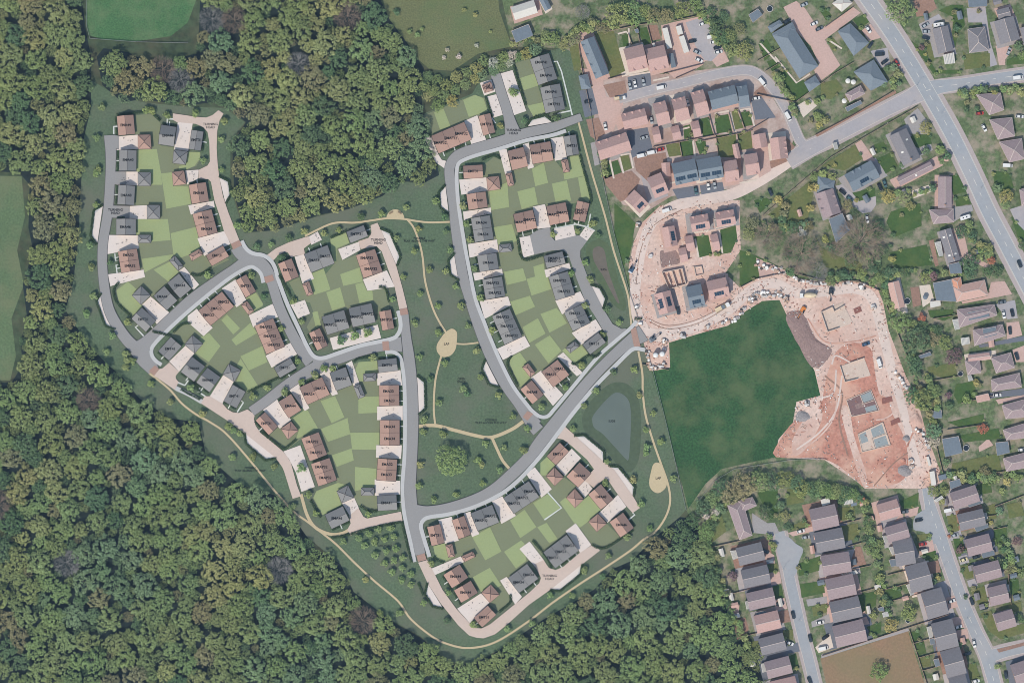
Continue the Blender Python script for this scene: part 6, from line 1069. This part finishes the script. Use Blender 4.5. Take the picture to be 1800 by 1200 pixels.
for i, (pts, w_) in enumerate(TRK): ribbon('wheel_track', pts, w_, (M_earth, M_red, M_tan, M_dusty)[i % 4] if i not in (8, 9, 10) else M_tan, .155)
rr = random.Random(91); v, f = [], []; SITEPTS = []
while len(SITEPTS) < 1700:
    p = (rr.uniform(1105, 1660), rr.uniform(350, 860))
    if not inside(p, EARTH) or any(inside(p, q) for q in LAWNS): continue
    e = min(math.dist(p, q) for q in EARTH[::1]); near = e < 26 or rr.random() < .28
    if near: SITEPTS.append(p)
for p in SITEPTS:
    x, y = W(p); a = rr.uniform(0, 3.14); l, w_ = (rr.uniform(.5, 1.6), rr.uniform(.08, .2)) if rr.random() < .3 else (rr.uniform(.15, .5), rr.uniform(.15, .45)); h = rr.uniform(.1, .4); k = len(v)
    for z, q in ((.1, 1), (.16+h, .75)):
        for sx, sy in ((-1, -1), (1, -1), (1, 1), (-1, 1)): lx, ly = sx*l*q*rr.uniform(.7, 1), sy*w_*q*rr.uniform(.7, 1); v.append((x+lx*math.cos(a)-ly*math.sin(a), y+lx*math.sin(a)+ly*math.cos(a), z))
    f += [tuple(k+i for i in q) for q in ((4, 5, 6, 7), (0, 1, 5, 4), (1, 2, 6, 5), (2, 3, 7, 6), (3, 0, 4, 7))]
rub = link_mesh('rubble', v, f, mat('rubble_pale', C(206, 190, 182), nscale=2, namt=.15)); rub.data.materials.append(mat('rubble_red', C(168, 120, 106), nscale=2, namt=.15)); rub.data.materials.append(mat('rubble_dark', C(150, 140, 136), nscale=2, namt=.15)); rub.data.materials.append(M_bag[0])
for i, pl in enumerate(rub.data.polygons): pl.material_index = (0, 0, 1, 2, 1, 3, 2)[(i//5*7+i//35) % 7]
tag(rub, kind='stuff')
# trampolines, parasols, lamp posts, dome
def tramp(px, r):
    root = empty('trampoline', *W(px)); v, f = [], []; lathe([(r, .8), (r*.98, .82), (.02, .82)], 20, v, f); link_mesh('mat', v, f, M_cg, root); v, f = [], []
    lathe([(r, .78), (r+.18, .8), (r+.18, .9), (r, .9)], 20, v, f); f.pop(); link_mesh('rim', v, f, M_upvc, root); v, f = [], []
    for a in range(6): tube((r*math.cos(a*1.047), r*math.sin(a*1.047), 0), (r*math.cos(a*1.047), r*math.sin(a*1.047), .8), .05, .05, 5, v, f)
    link_mesh('leg', v, f, M_gut, root); register(root, px, 'round dark trampoline with a pale rim', 'in the right-hand gardens', 'trampoline', 'garden trampolines')
for px, r in (((1594.5, 529), 1.5), ((1698, 787), 1.5), ((1688, 657), 1.3), ((1596, 1090), 1.2), ((1353, 16), 1.5)): tramp(px, r)
for px in ((1483.5, 178), (1499.5, 145), (1490, 143), (1626, 522)):
    root = empty('garden_parasol', *W(px)); v, f = [], []; lathe([(1.35, 2.05), (.7, 2.4), (.03, 2.6)], 12, v, f); link_mesh('canopy', v, f, M_upvc if px[0] < 1600 else M_felt, root); v, f = [], []; tube((0, 0, 0), (0, 0, 2.5), .04, .04, 6, v, f); link_mesh('pole', v, f, M_gut, root)
    register(root, px, 'round garden parasol', 'on a patio', 'parasol', 'garden parasols')
for px in ((1479, 262), (1516, 239), (1555, 219), (1597, 192), (1352, 178), (1420, 230), (1376, 1000), (1404, 1090), (1655, 1000), (1700, 1085), (1655, 200), (1725, 330), (1612, 150)):
    root = empty('street_lamp', *W(px)); v, f = [], []; tube((0, 0, 0), (0, 0, 6), .09, .06, 8, v, f); bar((0, 0, 5.95), (.9, .5, 6.15), .08, .08, v, f); link_mesh('post', v, f, M_wire, root)
    v, f = [], []; loft([(0, .12, .1, 0, .12), (.7, .14, .1, 0, .14)], v, f); v = [(x*.87-y*.5+.8, x*.5+y*.87+.45, z+6.1) for x, y, z in v]; link_mesh('lamp_head', v, f, M_rl, root); register(root, px, 'slim grey street lamp', 'beside a road', 'street lamp', 'street lamps')
# ================================================================ trees
M_bark = mat('tree_bark', C(96, 82, 68), nscale=3, namt=.2)
M_twig = mat('bare_twigs', C(152, 136, 122), nscale=2, namt=.15); M_twigg = mat('grey_twigs', C(150, 150, 150), nscale=2, namt=.15)
CRV = []
NV = 8
for k in range(NV): CRV.append(crown_arrays(100+k, 1.0, .7, .55, 125, 11, .105, rc=(.085, .135), rag=.17, jit=.22))
CR_ME = [mesh_from_quads('crown', V, c) for V, c in CRV]
TR_ME = [trunk_mesh('trunk', .75, .055, 6, .55, 40+k, M_bark) for k in range(3)]
BT_ME = [bare_mesh('branches', 1.0, 1.2, 60+k, M_twig, .62) for k in range(3)]+[bare_mesh('branches', 1.0, 1.2, 70+k, M_twigg, .58) for k in range(2)]
SM = [crown_arrays(300+k, 1.0, 1.0, .7, 26, 13, .34, rc=(.22, .34)) for k in range(5)]
SM_ME = [mesh_from_quads('crown', V, c) for V, c in SM]
KT = 1.0
TCOL = {'g': C(146, 162, 108, 1.0), 'y': C(164, 170, 116, 1.0), 'd': C(108, 134, 98, 1.0), 'o': C(150, 150, 112, 1.0), 'b': C(130, 156, 116, 1.0), 'p': C(134, 112, 112), 'r': C(190, 130, 106), 'w': C(206, 202, 188), 'l': C(176, 172, 112), 'm': C(142, 164, 110, 1.0)}
TDESC = {'g': 'leafy green', 'y': 'yellow-green', 'd': 'dark green', 'o': 'dull olive', 'b': 'blue-green', 'p': 'purple-leaved', 'r': 'orange-red', 'w': 'pale blossoming', 'l': 'lime yellow', 'm': 'mid green', 'n': 'bare brown', 'k': 'bare grey'}
def tree(nm, px, rpx, kind, zone, cat, group, rnd, hf=1.0, what='tree', jig=.1):
    r = rpx*SC; root = empty(nm, *W(px), 0, rnd.uniform(0, 6.28)); s = (r, r, r*hf)
    if kind in 'nk':
        o = link_data('branches', rnd.choice(BT_ME[:3] if kind == 'n' else BT_ME[3:]), root); o.scale = s
    else:
        small = rpx < 9; o = link_data('crown', rnd.choice(SM_ME if small else CR_ME), root); o.scale = s
        c = TCOL[kind]; q = 1+rnd.uniform(-jig, jig); o.color = (c[0]*q*(1+rnd.uniform(-jig, jig)), c[1]*q, c[2]*q*(1+rnd.uniform(-jig, jig)), 1)
        t = link_data('trunk', rnd.choice(TR_ME), root); t.scale = s
    register(root, px, f"{TDESC[kind]} {what}", zone, cat, group); return root
rt = random.Random(5)
# young trees of the new estate
YT = [(179,189),(258,194),(267.5,195),(294,203),(344,199),(170.6,242.5),(172.5,297.5),(170,305),(395,213),(389,245),(357.5,282.5),(390,297.5),(170,360),(159,430.6),(194,461),(161,469),(410,339),(417.5,396),(452.5,434),(477.5,430),(165,520),(152.5,551),(225,565),(198,590),(366,482.5),(442.5,484),(464,521),(496,577.5),(516,529),(234,634),(266,675),(336,681),(300,706),(531,564),(522.5,635),(554,659),(531,671),(470,681),(501,688),(188,619),(222,622),(223,633),(235,632),(222,646),(508,418.5),(535,406),(570,409.5),(595,404),(635,381),(671,376),(495.5,452),(690,525.5),(600.5,597.5),(623,590),(646,584),(654.5,627.5),(585.5,647),(729.5,567.5),(738.5,516),(738,627.5),(445,696),(410,755.5),(422,761),(409,803),(445,802),(402,749),(482.5,819),(782,638),(756.5,665),(771.5,707),(746,737),(744.5,759.5),(779,762.5),(530,822),(541.5,868.5),(515,889.5),(555,901.5),(643,1018),(648,903),(739,816),(737.5,853.5),(763,877.5),(802,868.5),(848.5,849),(841,809),(847,816),(878.5,826.5),(758.5,990),(788.5,1040.5),(744,1058.5),(785.5,1090),(832,1096),(703,1076.5),(892,1103.5),(935,1094.5),(886,786),(920.5,790.5),(1126.5,885),(1142,928),(1102.5,943),(1069.5,976),(1027.5,1001.5),(1060,1012),(1006,1045),(967.5,1045),(1007,753),(1068,810.5),(1113,842),(1064,848),(1135.5,755),(1137,785),(1135,796),(1162.5,776),(880,221),(922,212),(902.5,162.5),(977,207.5),(766,353),(781,382),(814,362),(820,393.5),(736,402.5),(784.5,407),(1042,393),(1016,405.5),(791,440),(826.5,420.5),(834,471.5),(845,522.5),(801,503),(811,537),(783,476),(1051.5,413),(972,411.5),(1029,461),(1038,491),(1003.5,480.5),(1029,537.5),(1067,543),(866,580),(822.5,572.5),(838,616),(845,662.5),(815,683.5),(821,691),(876.5,694),(1089,566.5),(1059,587.5),(1023,641.5),(994.5,679),(1078.5,653.5),(1115,649),(1048,687),(1124,694),(1027,713),(1006.5,752),(901.5,731),(927,753.5),(952.5,714.5),(853.5,779),(919.5,789.5),(714,364.5),(698,418.5),(729.5,441),(755,474),(709,487.5),(740,516),(770,537),(770,585),(739,627),(783.5,637.5),(844,663),(772,706.5),(1147.5,726),(1184,840),(570,648),(668,1076),(356,726)]
def yzone(p):
    if p[0] > 1000 and p[1] > 560: return 'around the pond'
    if p[0] > 800 and p[1] < 560 or p[0] > 905 and p[1] < 720: return 'in the right block'
    if p[0] > 690 and 350 < p[1] < 900: return 'on the central green'
    if p[1] > 740: return 'beside the lower footpath'
    if p[0] < 260: return 'beside the far left lane'
    return 'in the left streets'
done = []
for i, p in enumerate(YT):
    if any(math.dist(p, q) < 4.5 for q in done): continue
    done.append(p); k = rt.choice('gmmy' if i % 2 else 'gmgd'); big = 8.5 if p in ((600.5,597.5),(623,590),(646,584),(902.5,162.5),(530,822)) else rt.uniform(5.6, 7.2)
    tree('young_tree', p, big, k, yzone(p), 'young tree', 'young trees of the new estate', rt, .95, 'young tree')
ORCH = [(605,950.5),(632,944.5),(650,937),(667,929.5),(688,926.5),(642,957),(660,950.5),(677,946),(693.5,943),(697,963),(680,968),(660.5,974),(678,989),(693,984),(710,979),(690.5,1004.5),(708,998),(723.5,1007.5),(707,1018),(723.5,1026)]
for p in ORCH: tree('orchard_tree', (p[0]-1, p[1]+.5), rt.uniform(6.2, 7), 'm', 'in the planted orchard', 'fruit tree', 'orchard trees', rt, .9, 'round orchard tree', .05)
OK_ME = mesh_from_quads('crown', *crown_arrays(900, 1.0, .7, .5, 330, 12, .065, rc=(.055, .09), rag=.1)); root = tree('oak_tree', (794, 808), 32, 'm', '', 'tree', None, rt, .75, 'oak'); REG.pop(); root.children[0].data = OK_ME; root['label'] = 'single big spreading tree standing alone on the lower green'
# trees of the neighbourhood
NT = '''1580,18,27,g|1350,415,23,n|1408,446,33,n|1512,424,40,n|1436,478,17,k|1468,440,14,n|1535,470,12,d|972,68,13,g|990,80,10,y|958,62,9,g|1010,70,12,o|1085,28,24,g|1060,50,12,o|1112,18,16,m|1150,28,14,o|1135,20,12,g|1172,28,14,o|1200,18,16,g|1222,8,14,g|1040,40,10,o|1258,48,15,d|1268,66,14,d|1282,62,13,g|1290,88,14,g|1308,90,17,y|1300,52,12,o|1272,30,10,d|1250,22,10,d|1024,22,12,k|1322,392,13,o|1316,412,12,y|1495,460,13,d|1583,566,21,m|1608,600,26,d|1640,596,14,o|1661,602,14,g|1676,626,16,p|1608,640,15,d|1622,702,20,g|1604,694,16,d|1642,686,13,g|1666,694,6,p|1668,712,7,d|1640,757,15,b|1641,776,12,w|1727,753,10,r|1730,829,11,o|1690,832,9,m|1664,812,7,d|1236,892,16,d|1252,876,14,g|1266,858,17,d|1284,866,20,o|1308,852,24,o|1334,846,20,m|1358,846,17,d|1378,842,17,g|1398,848,15,d|1426,858,15,d|1454,862,14,m|1484,866,14,d|1506,876,10,g|1218,916,14,d|1345,900,14,d|1372,888,8,d|1378,907,11,y|1385,925,9,d|1412,858,15,g|1440,856,14,g|1470,862,14,g|1498,868,13,m|1512,877,8,r|1526,915,10,d|1526,930,9,g|1524,948,10,d|1528,965,11,g|1545,955,9,m|1545,1178,17,m|1566,1098,13,l|1597,1076,15,g|1535,1080,7,y|1626,225,12,l|1690,408,12,d|1702,396,8,g|1708,414,10,d|1735,438,12,y|1722,452,7,g|1712,442,6,o|1742,458,7,r|1704,462,17,d|1750,478,12,d|1768,345,13,l|1767,360,9,m|1752,330,8,b|1798,432,9,d|1560,345,14,l|1588,348,12,y|1600,362,9,y|1542,410,10,m|1548,440,12,d|1545,395,9,b|1568,455,6,l|1625,488,11,g|1640,486,8,p|1590,480,10,d|1560,480,11,d|1705,480,12,d|1735,478,10,d|1620,558,7,r|1618,575,12,d|1646,582,12,d|1660,598,7,d|1696,512,5,l|1735,512,3,l|1240,936,16,m|1232,960,15,g|1245,985,14,g|1252,1010,13,m|1262,1035,14,g|1275,1060,11,d|1288,1012,8,p|1253,920,10,d|1258,900,7,w|1240,905,7,w|1330,1150,14,g|1312,1152,9,o|1480,880,7,d|1430,868,9,d|1492,905,6,m|1640,862,11,g|1660,862,9,g|1655,880,6,y|1770,845,7,l|1762,862,6,y|1788,950,9,p|1755,898,7,b|1762,965,6,d|1775,998,11,o|1742,918,4,l|1687,965,7,p|1668,942,3,r|1640,1020,6,d|1648,1014,5,l|1697,1048,4,d|1732,1082,4,d|1710,1034,5,o|1753,1170,5,g|1790,1086,9,d|1796,1008,6,g|1686,1132,6,d|1698,700,7,g|1715,672,6,l|1722,676,5,o|1432,310,9,m|1447,306,8,g|1462,312,8,y|1467,290,4,l|1435,330,7,l|1585,290,5,d|1626,266,7,d|1652,264,8,g|1664,275,7,d|1655,282,6,b|1585,378,4,o|1565,432,4,d|1770,20,6,p|1678,22,5,o|1681,50,6,d|1680,62,4,o|1720,20,4,o|1790,80,8,d|1798,98,9,g|1700,180,5,o|1698,192,5,d|1716,192,5,d|1712,170,4,g|1748,163,7,l|1775,160,8,g|1795,162,8,y|1620,84,5,p|1626,96,3,l|1632,112,5,o|1570,118,7,b|1578,130,8,o|1560,120,6,d|1420,180,5,g|1488,172,5,o|1436,178,6,m|1438,205,8,m|1450,212,7,y|1425,212,5,o|1440,220,6,l|1505,352,4,l|1490,360,10,o|1500,372,9,d|1480,372,7,n|1368,352,8,l|1381,362,8,o|1378,376,8,o|1424,330,6,l|1424,365,7,l|1420,398,11,o|1450,420,6,l|1460,435,7,d|1392,400,13,d|1375,386,8,d|1410,408,8,w|1415,395,8,b|1382,450,9,d|1390,478,8,d|1460,492,11,g|1478,484,11,d|1515,480,10,g|1545,488,10,m|1558,500,8,d|1535,495,8,g'''
SHRUBS = []
for it in NT.split('|'):
    x, y, r, k = it.split(','); px = (float(x), float(y)); r = float(r)
    zone = ZT['new'] if px[0] < 1330 and px[1] < 500 else (ZT['south'] if px[1] > 835 else ('between the site and the main road' if px[1] > 300 else ZT['top']))
    nm = 'garden_shrub' if r < 8 else ('bare_tree' if k in 'nk' else 'garden_tree')
    if r < 8:
        SHRUBS.append((r*1.08, px, k, zone, 'garden shrub', rt.random())); continue
    tree(nm, px, r*1.08, k, zone, 'shrub' if r < 8 else 'tree', 'trees and shrubs of the neighbourhood', rt, .75 if r > 8 else .7, 'garden shrub' if r < 8 else 'tree')
for p in LAWNS:                                  # shrubs along the lawn edges
    for i in range(len(p)):
        if rt.random() < .55:
            a, b = p[i], p[(i+1) % len(p)]; t = rt.uniform(.1, .9); px = (a[0]+(b[0]-a[0])*t, a[1]+(b[1]-a[1])*t)
            if px[0] > 1795 or px[1] > 1195 or px[0] < 1200 and px[1] < 400: continue
            zone = 'in the lower right gardens' if px[1] > 835 else 'in the upper right gardens'
            SHRUBS.append((rt.uniform(2.2, 4.8), px, rt.choice('ggddmoyb'), zone, 'small shrub', 0))
SHL = [([(1455,486),(1510,484),(1560,490),(1575,478),(1640,480),(1690,478)], 34), ([(1556,498),(1566,530),(1572,560)], 10), ([(1600,622),(1618,680),(1632,722),(1648,765)], 26), ([(1500,432),(1530,455),(1550,470)], 9), ([(1340,392),(1365,398),(1385,404)], 8), ([(1290,872),(1260,902),(1235,930)], 14), ([(1395,862),(1470,868),(1530,880)], 22), ([(1520,888),(1532,940),(1546,1000)], 18), ([(1546,1002),(1552,1040),(1562,1080)], 12), ([(1745,985),(1770,992),(1800,1002)], 10), ([(1688,398),(1712,425),(1742,452)], 14), ([(1684,164),(1730,158),(1795,151)], 18), ([(1432,305),(1445,322),(1440,338)], 8), ([(1625,660),(1640,690),(1650,715)], 12), ([(1655,835),(1700,838),(1760,842)], 16), ([(1620,715),(1600,690)], 6), ([(1595,565),(1625,575),(1660,590)], 12), ([(1246,955),(1262,1000),(1282,1060),(1300,1110),(1325,1150)], 26), ([(1055,250),(1062,280),(1068,310)], 7), ([(1362,130),(1376,150),(1392,178),(1402,205)], 16), ([(1005,60),(1040,45),(1100,38),(1160,32)], 26), ([(900,75),(940,70),(1000,66)], 16), ([(1225,20),(1250,40),(1262,70),(1285,95)], 18), ([(1535,150),(1560,145),(1580,150)], 8), ([(1765,940),(1775,970),(1782,1000)], 9), ([(1700,850),(1760,835),(1800,838)], 10), ([(1355,945),(1362,965)], 4), ([(1560,345),(1600,340),(1640,328)], 12)]
for pts, n in SHL:
    c = curve(pts, 10) if len(pts) > 2 else [(pts[0][0]+(pts[1][0]-pts[0][0])*i/10, pts[0][1]+(pts[1][1]-pts[0][1])*i/10) for i in range(11)]
    for k in range(n):
        p = c[int((k+.5)/n*(len(c)-1))]; px = (p[0]+rt.uniform(-5, 5), p[1]+rt.uniform(-5, 5))
        zone = 'in the rows above the building site' if px[1] < 300 else ('beside the site and gardens' if px[1] < 780 else 'in the lower right hedgerows')
        SHRUBS.append((rt.uniform(3.6, 8.2), px, rt.choice('gggdmmboyd'), zone, 'hedgerow shrub', 0))
SHRUBS.sort(key=lambda q: -q[0])
for r, px, k, zone, what, _ in SHRUBS[:285]: tree('garden_shrub', px, r, k, zone, 'shrub', 'shrubs of the neighbourhood gardens', rt, .85, what)
def merge(rows, var, nm):
    VV, CC = [], []
    for r, p, k in rows:
        V, c = var[rt.randrange(len(var))]; a = rt.uniform(0, 6.28); s = r*SC; x, y = W(p); q = V.copy()
        q[:, 0], q[:, 1] = (V[:, 0]*math.cos(a)-V[:, 1]*math.sin(a))*s+x, (V[:, 0]*math.sin(a)+V[:, 1]*math.cos(a))*s+y; q[:, 2] = V[:, 2]*s*.85
        t = TCOL[k]; j = 1+rt.uniform(-.12, .12); VV.append(q.astype(np.float32)); CC.append(np.stack([c*t[0]*j, c*t[1]*j, c*t[2]*j], 1))
    tag(link_data(nm, mesh_from_quads(nm, np.concatenate(VV), np.concatenate(CC))), kind='stuff')
merge([(q[0], q[1], q[2] if q[2] in TCOL else 'g') for q in SHRUBS[285:]], SM, 'shrubbery')
# hedgerow and field trees at the top
for it in '''697,22,6,d|720,56,5,m|734,62,5,m|742,52,4,m|780,102,4,w|786,88,4,w|806,100,5,w|838,80,4,w|816,18,4,y|836,26,5,y|862,56,3,y'''.split('|'):
    x, y, r, k = it.split(','); tree('field_shrub', (float(x), float(y)), float(r), k, 'in the dry pasture', 'shrub', 'shrubs in the pasture', rt, .9, 'lone shrub')
HEDGEROW = [(752,135),(768,140),(785,150),(802,135),(820,128),(838,120),(850,108),(868,112),(885,102),(900,98),(762,160),(780,168),(800,158),(818,148),(835,140),(848,132),(795,178),(770,185),(752,170),(745,152),(880,116),(868,124),(893,110),(912,100),(925,95),(940,88)]
for i, p in enumerate(HEDGEROW): tree('hedgerow_tree', p, rt.uniform(9.5, 13), 'w' if i in (7, 9, 22) else ('l' if i in (14, 16, 24) else rt.choice('ggmby')), 'in the hedgerow below the dry pasture', 'tree', 'hedgerow trees', rt, .7)
# ---------------------------------------------------------------- woodland
FR = [[(-15,-15),(142,-15),(152,60),(160,100),(160,190),(148,240),(142,330),(138,420),(128,500),(115,545),(150,598),(188,640),(215,662),(245,700),(300,735),(350,742),(362,800),(420,850),(488,872),(520,915),(555,965),(598,990),(622,1040),(690,1092),(740,1120),(790,1168),(830,1166),(868,1148),(905,1122),(960,1085),(1000,1062),(1045,1035),(1075,1000),(1110,985),(1150,945),(1195,908),(1225,912),(1236,955),(1255,1000),(1275,1060),(1290,1110),(1325,1150),(1350,1215),(-15,1215),(-15,675),(22,670),(40,640),(36,600),(48,560),(40,500),(58,440),(50,400),(52,325),(35,305),(-15,300)],
 [(352,-15),(662,-15),(685,35),(715,75),(745,120),(742,150),(742,210),(758,245),(768,288),(772,308),(745,322),(705,318),(672,345),(612,368),(560,378),(485,405),(432,408),(412,345),(408,255),(432,215),(400,190),(380,180),(330,185),(250,175),(215,180),(180,150),(170,100),(182,85),(225,92),(260,110),(300,105),(345,95),(350,55)]]
for q in FR: sheet('forest_floor', q, M_litter, .06)
rf = random.Random(21); cand = []
cell = {}
def ok(p, r):
    cx, cy = int(p[0]//40), int(p[1]//40)
    for i in range(cx-1, cx+2):
        for j in range(cy-1, cy+2):
            for (q, s) in cell.get((i, j), ()):
                if math.dist(p, q) < (r+s)*.78: return False
    return True
for rr in (21, 17.5, 14.5, 12, 9.5, 7.5):
    for _ in range(9000 if rr > 15 else 16000):
        p = (rf.uniform(-15, 1350), rf.uniform(-15, 1215)); r = rr*rf.uniform(.88, 1.12)
        if not any(inside(p, q) for q in FR) or not ok(p, r): continue
        # keep the crown off the plan
        if any(not any(inside((p[0]+r*.55*math.cos(a), p[1]+r*.55*math.sin(a)), q) for q in FR) for a in (0, 1.05, 2.1, 3.14, 4.2, 5.2)): continue
        cell.setdefault((int(p[0]//40), int(p[1]//40)), []).append((p, r)); cand.append((r, p))
def patch(p, sx): return math.sin(p[0]*.019+1.3*sx)+math.sin(p[1]*.023-p[0]*.008+sx)+math.sin((p[0]+p[1])*.013+2*sx)
def wkind(p):
    u = rf.random(); q = patch(p, 1.0); light = p[0] < 170 and p[1] < 560 or p[1] < 400 and p[0] > 400 and p[0] < 640
    if u < .05: return 'k' if rf.random() < .7 else 'n'
    if p[0] < 420 and p[1] < 190 and p[0] > 165: return rf.choice('oonkgbm')
    if p[0] > 620 and p[1] < 330: return rf.choice('ggmobd')
    if u < .13: return 'o'
    if u < .23: return 'd'
    if light: return 'y' if u < .5 else 'g'
    return ('y' if q > 1.1 else ('b' if q < -.7 else 'g')) if u < .7 else 'm'
cand.sort(key=lambda c: -c[0])
def wzone(p):
    if p[1] < 560 and p[0] < 170: return 'in the left strip of woodland'
    if p[1] < 420: return 'in the upper woodland' if p[0] < 560 else 'in the woodland left of the dry pasture'
    if p[0] < 260: return 'in the far left of the lower woodland'
    if p[0] < 520: return 'in the lower left woodland'
    if p[0] < 800: return 'in the bottom middle woodland'
    return 'below the right blocks'
inframe = [c for c in cand if -6 < c[1][0] < 1360 and -6 < c[1][1] < 1206]
single, rest = inframe[:290], inframe[290:]+[c for c in cand if c not in inframe]
for r, p in single: tree('woodland_tree', p, r*1.12, wkind(p), wzone(p), 'tree', 'woodland trees', rf, rf.uniform(.6, .85), 'woodland tree', .07)
VV, CC = [], []
for r, p in rest:
    k = wkind(p)
    if k in 'nk': k = rf.choice('od')
    V, c = CRV[rf.randrange(NV)]; a = rf.uniform(0, 6.28); s = r*1.12*SC; h = s*rf.uniform(.6, .9); x, y = W(p)
    q = V.copy(); q[:, 0], q[:, 1] = (V[:, 0]*math.cos(a)-V[:, 1]*math.sin(a))*s+x, (V[:, 0]*math.sin(a)+V[:, 1]*math.cos(a))*s+y; q[:, 2] = V[:, 2]*h
    if r < 12: sel = np.repeat(np.arange(0, len(c), 2), 1); q = q.reshape(-1, 4, 3)[sel].reshape(-1, 3); c = c[sel]
    t = TCOL[k]; j = 1+rf.uniform(-.08, .08); VV.append(q.astype(np.float32)); CC.append(np.stack([c*t[0]*j, c*t[1]*j*rf.uniform(.95, 1.05), c*t[2]*j], 1))
if VV:
    o = link_data('woodland', mesh_from_quads('woodland', np.concatenate(VV), np.concatenate(CC))); tag(o, kind='stuff')
print('WOOD', len(single), len(rest), 'objects', len(bpy.data.objects))
finish_labels()
for r in REG:
    if len(r[0]['label'].split()) > 16: print('LONG', r[0]['label'])
# ================================================================ light, camera
SUN_EL, SUN_AZ = math.radians(53), math.radians(210)      # azimuth clockwise from north (up)
w = bpy.data.worlds.new('World'); scene.world = w; w.use_nodes = True; nt = w.node_tree
bg = nt.nodes['Background']; sky = nt.nodes.new('ShaderNodeTexSky'); sky.sky_type = 'NISHITA'; sky.sun_disc = False
sky.sun_elevation = SUN_EL; sky.sun_rotation = SUN_AZ; sky.air_density = 1.3; sky.ozone_density = 2.0
nt.links.new(sky.outputs[0], bg.inputs[0]); bg.inputs[1].default_value = .15
ld = bpy.data.lights.new('sun', 'SUN'); ld.energy = 3.1; ld.angle = math.radians(.6); ld.color = (1.0, .955, .90)
so = bpy.data.objects.new('sun', ld); COL.objects.link(so)
d = Vector((math.sin(SUN_AZ)*math.cos(SUN_EL), math.cos(SUN_AZ)*math.cos(SUN_EL), math.sin(SUN_EL)))
so.rotation_euler = (-d).to_track_quat('-Z', 'Y').to_euler(); so.location = d*300
cam = bpy.data.cameras.new('camera'); co = bpy.data.objects.new('camera', cam); COL.objects.link(co)
CH = 2500.0; co.location = (0, 0, CH); co.rotation_euler = (0, 0, 0)
cam.sensor_width = 36; cam.sensor_fit = 'HORIZONTAL'; cam.lens = 36*CH/(1800*SC); cam.clip_start = 10; cam.clip_end = 6000
scene.camera = co; scene.cycles.filter_width = .95
scene.view_settings.view_transform = 'Standard'; scene.view_settings.look = 'None'; scene.view_settings.exposure = 0; scene.view_settings.gamma = 1

# air between the camera and the ground
v, f = [], []; box(-700, 1000, -700, 700, -1, CH+6, v, f)
hz = link_mesh('haze', v, f, None); hm = bpy.data.materials.new('haze_air'); hm.use_nodes = True; hn = hm.node_tree; hn.nodes.clear()
ho = hn.nodes.new('ShaderNodeOutputMaterial'); pv = hn.nodes.new('ShaderNodeVolumePrincipled'); hn.links.new(pv.outputs[0], ho.inputs['Volume'])
pv.inputs['Color'].default_value = (.50, .72, .95, 1); pv.inputs['Density'].default_value = 2.3e-5; hz.data.materials.append(hm); tag(hz, kind='stuff')
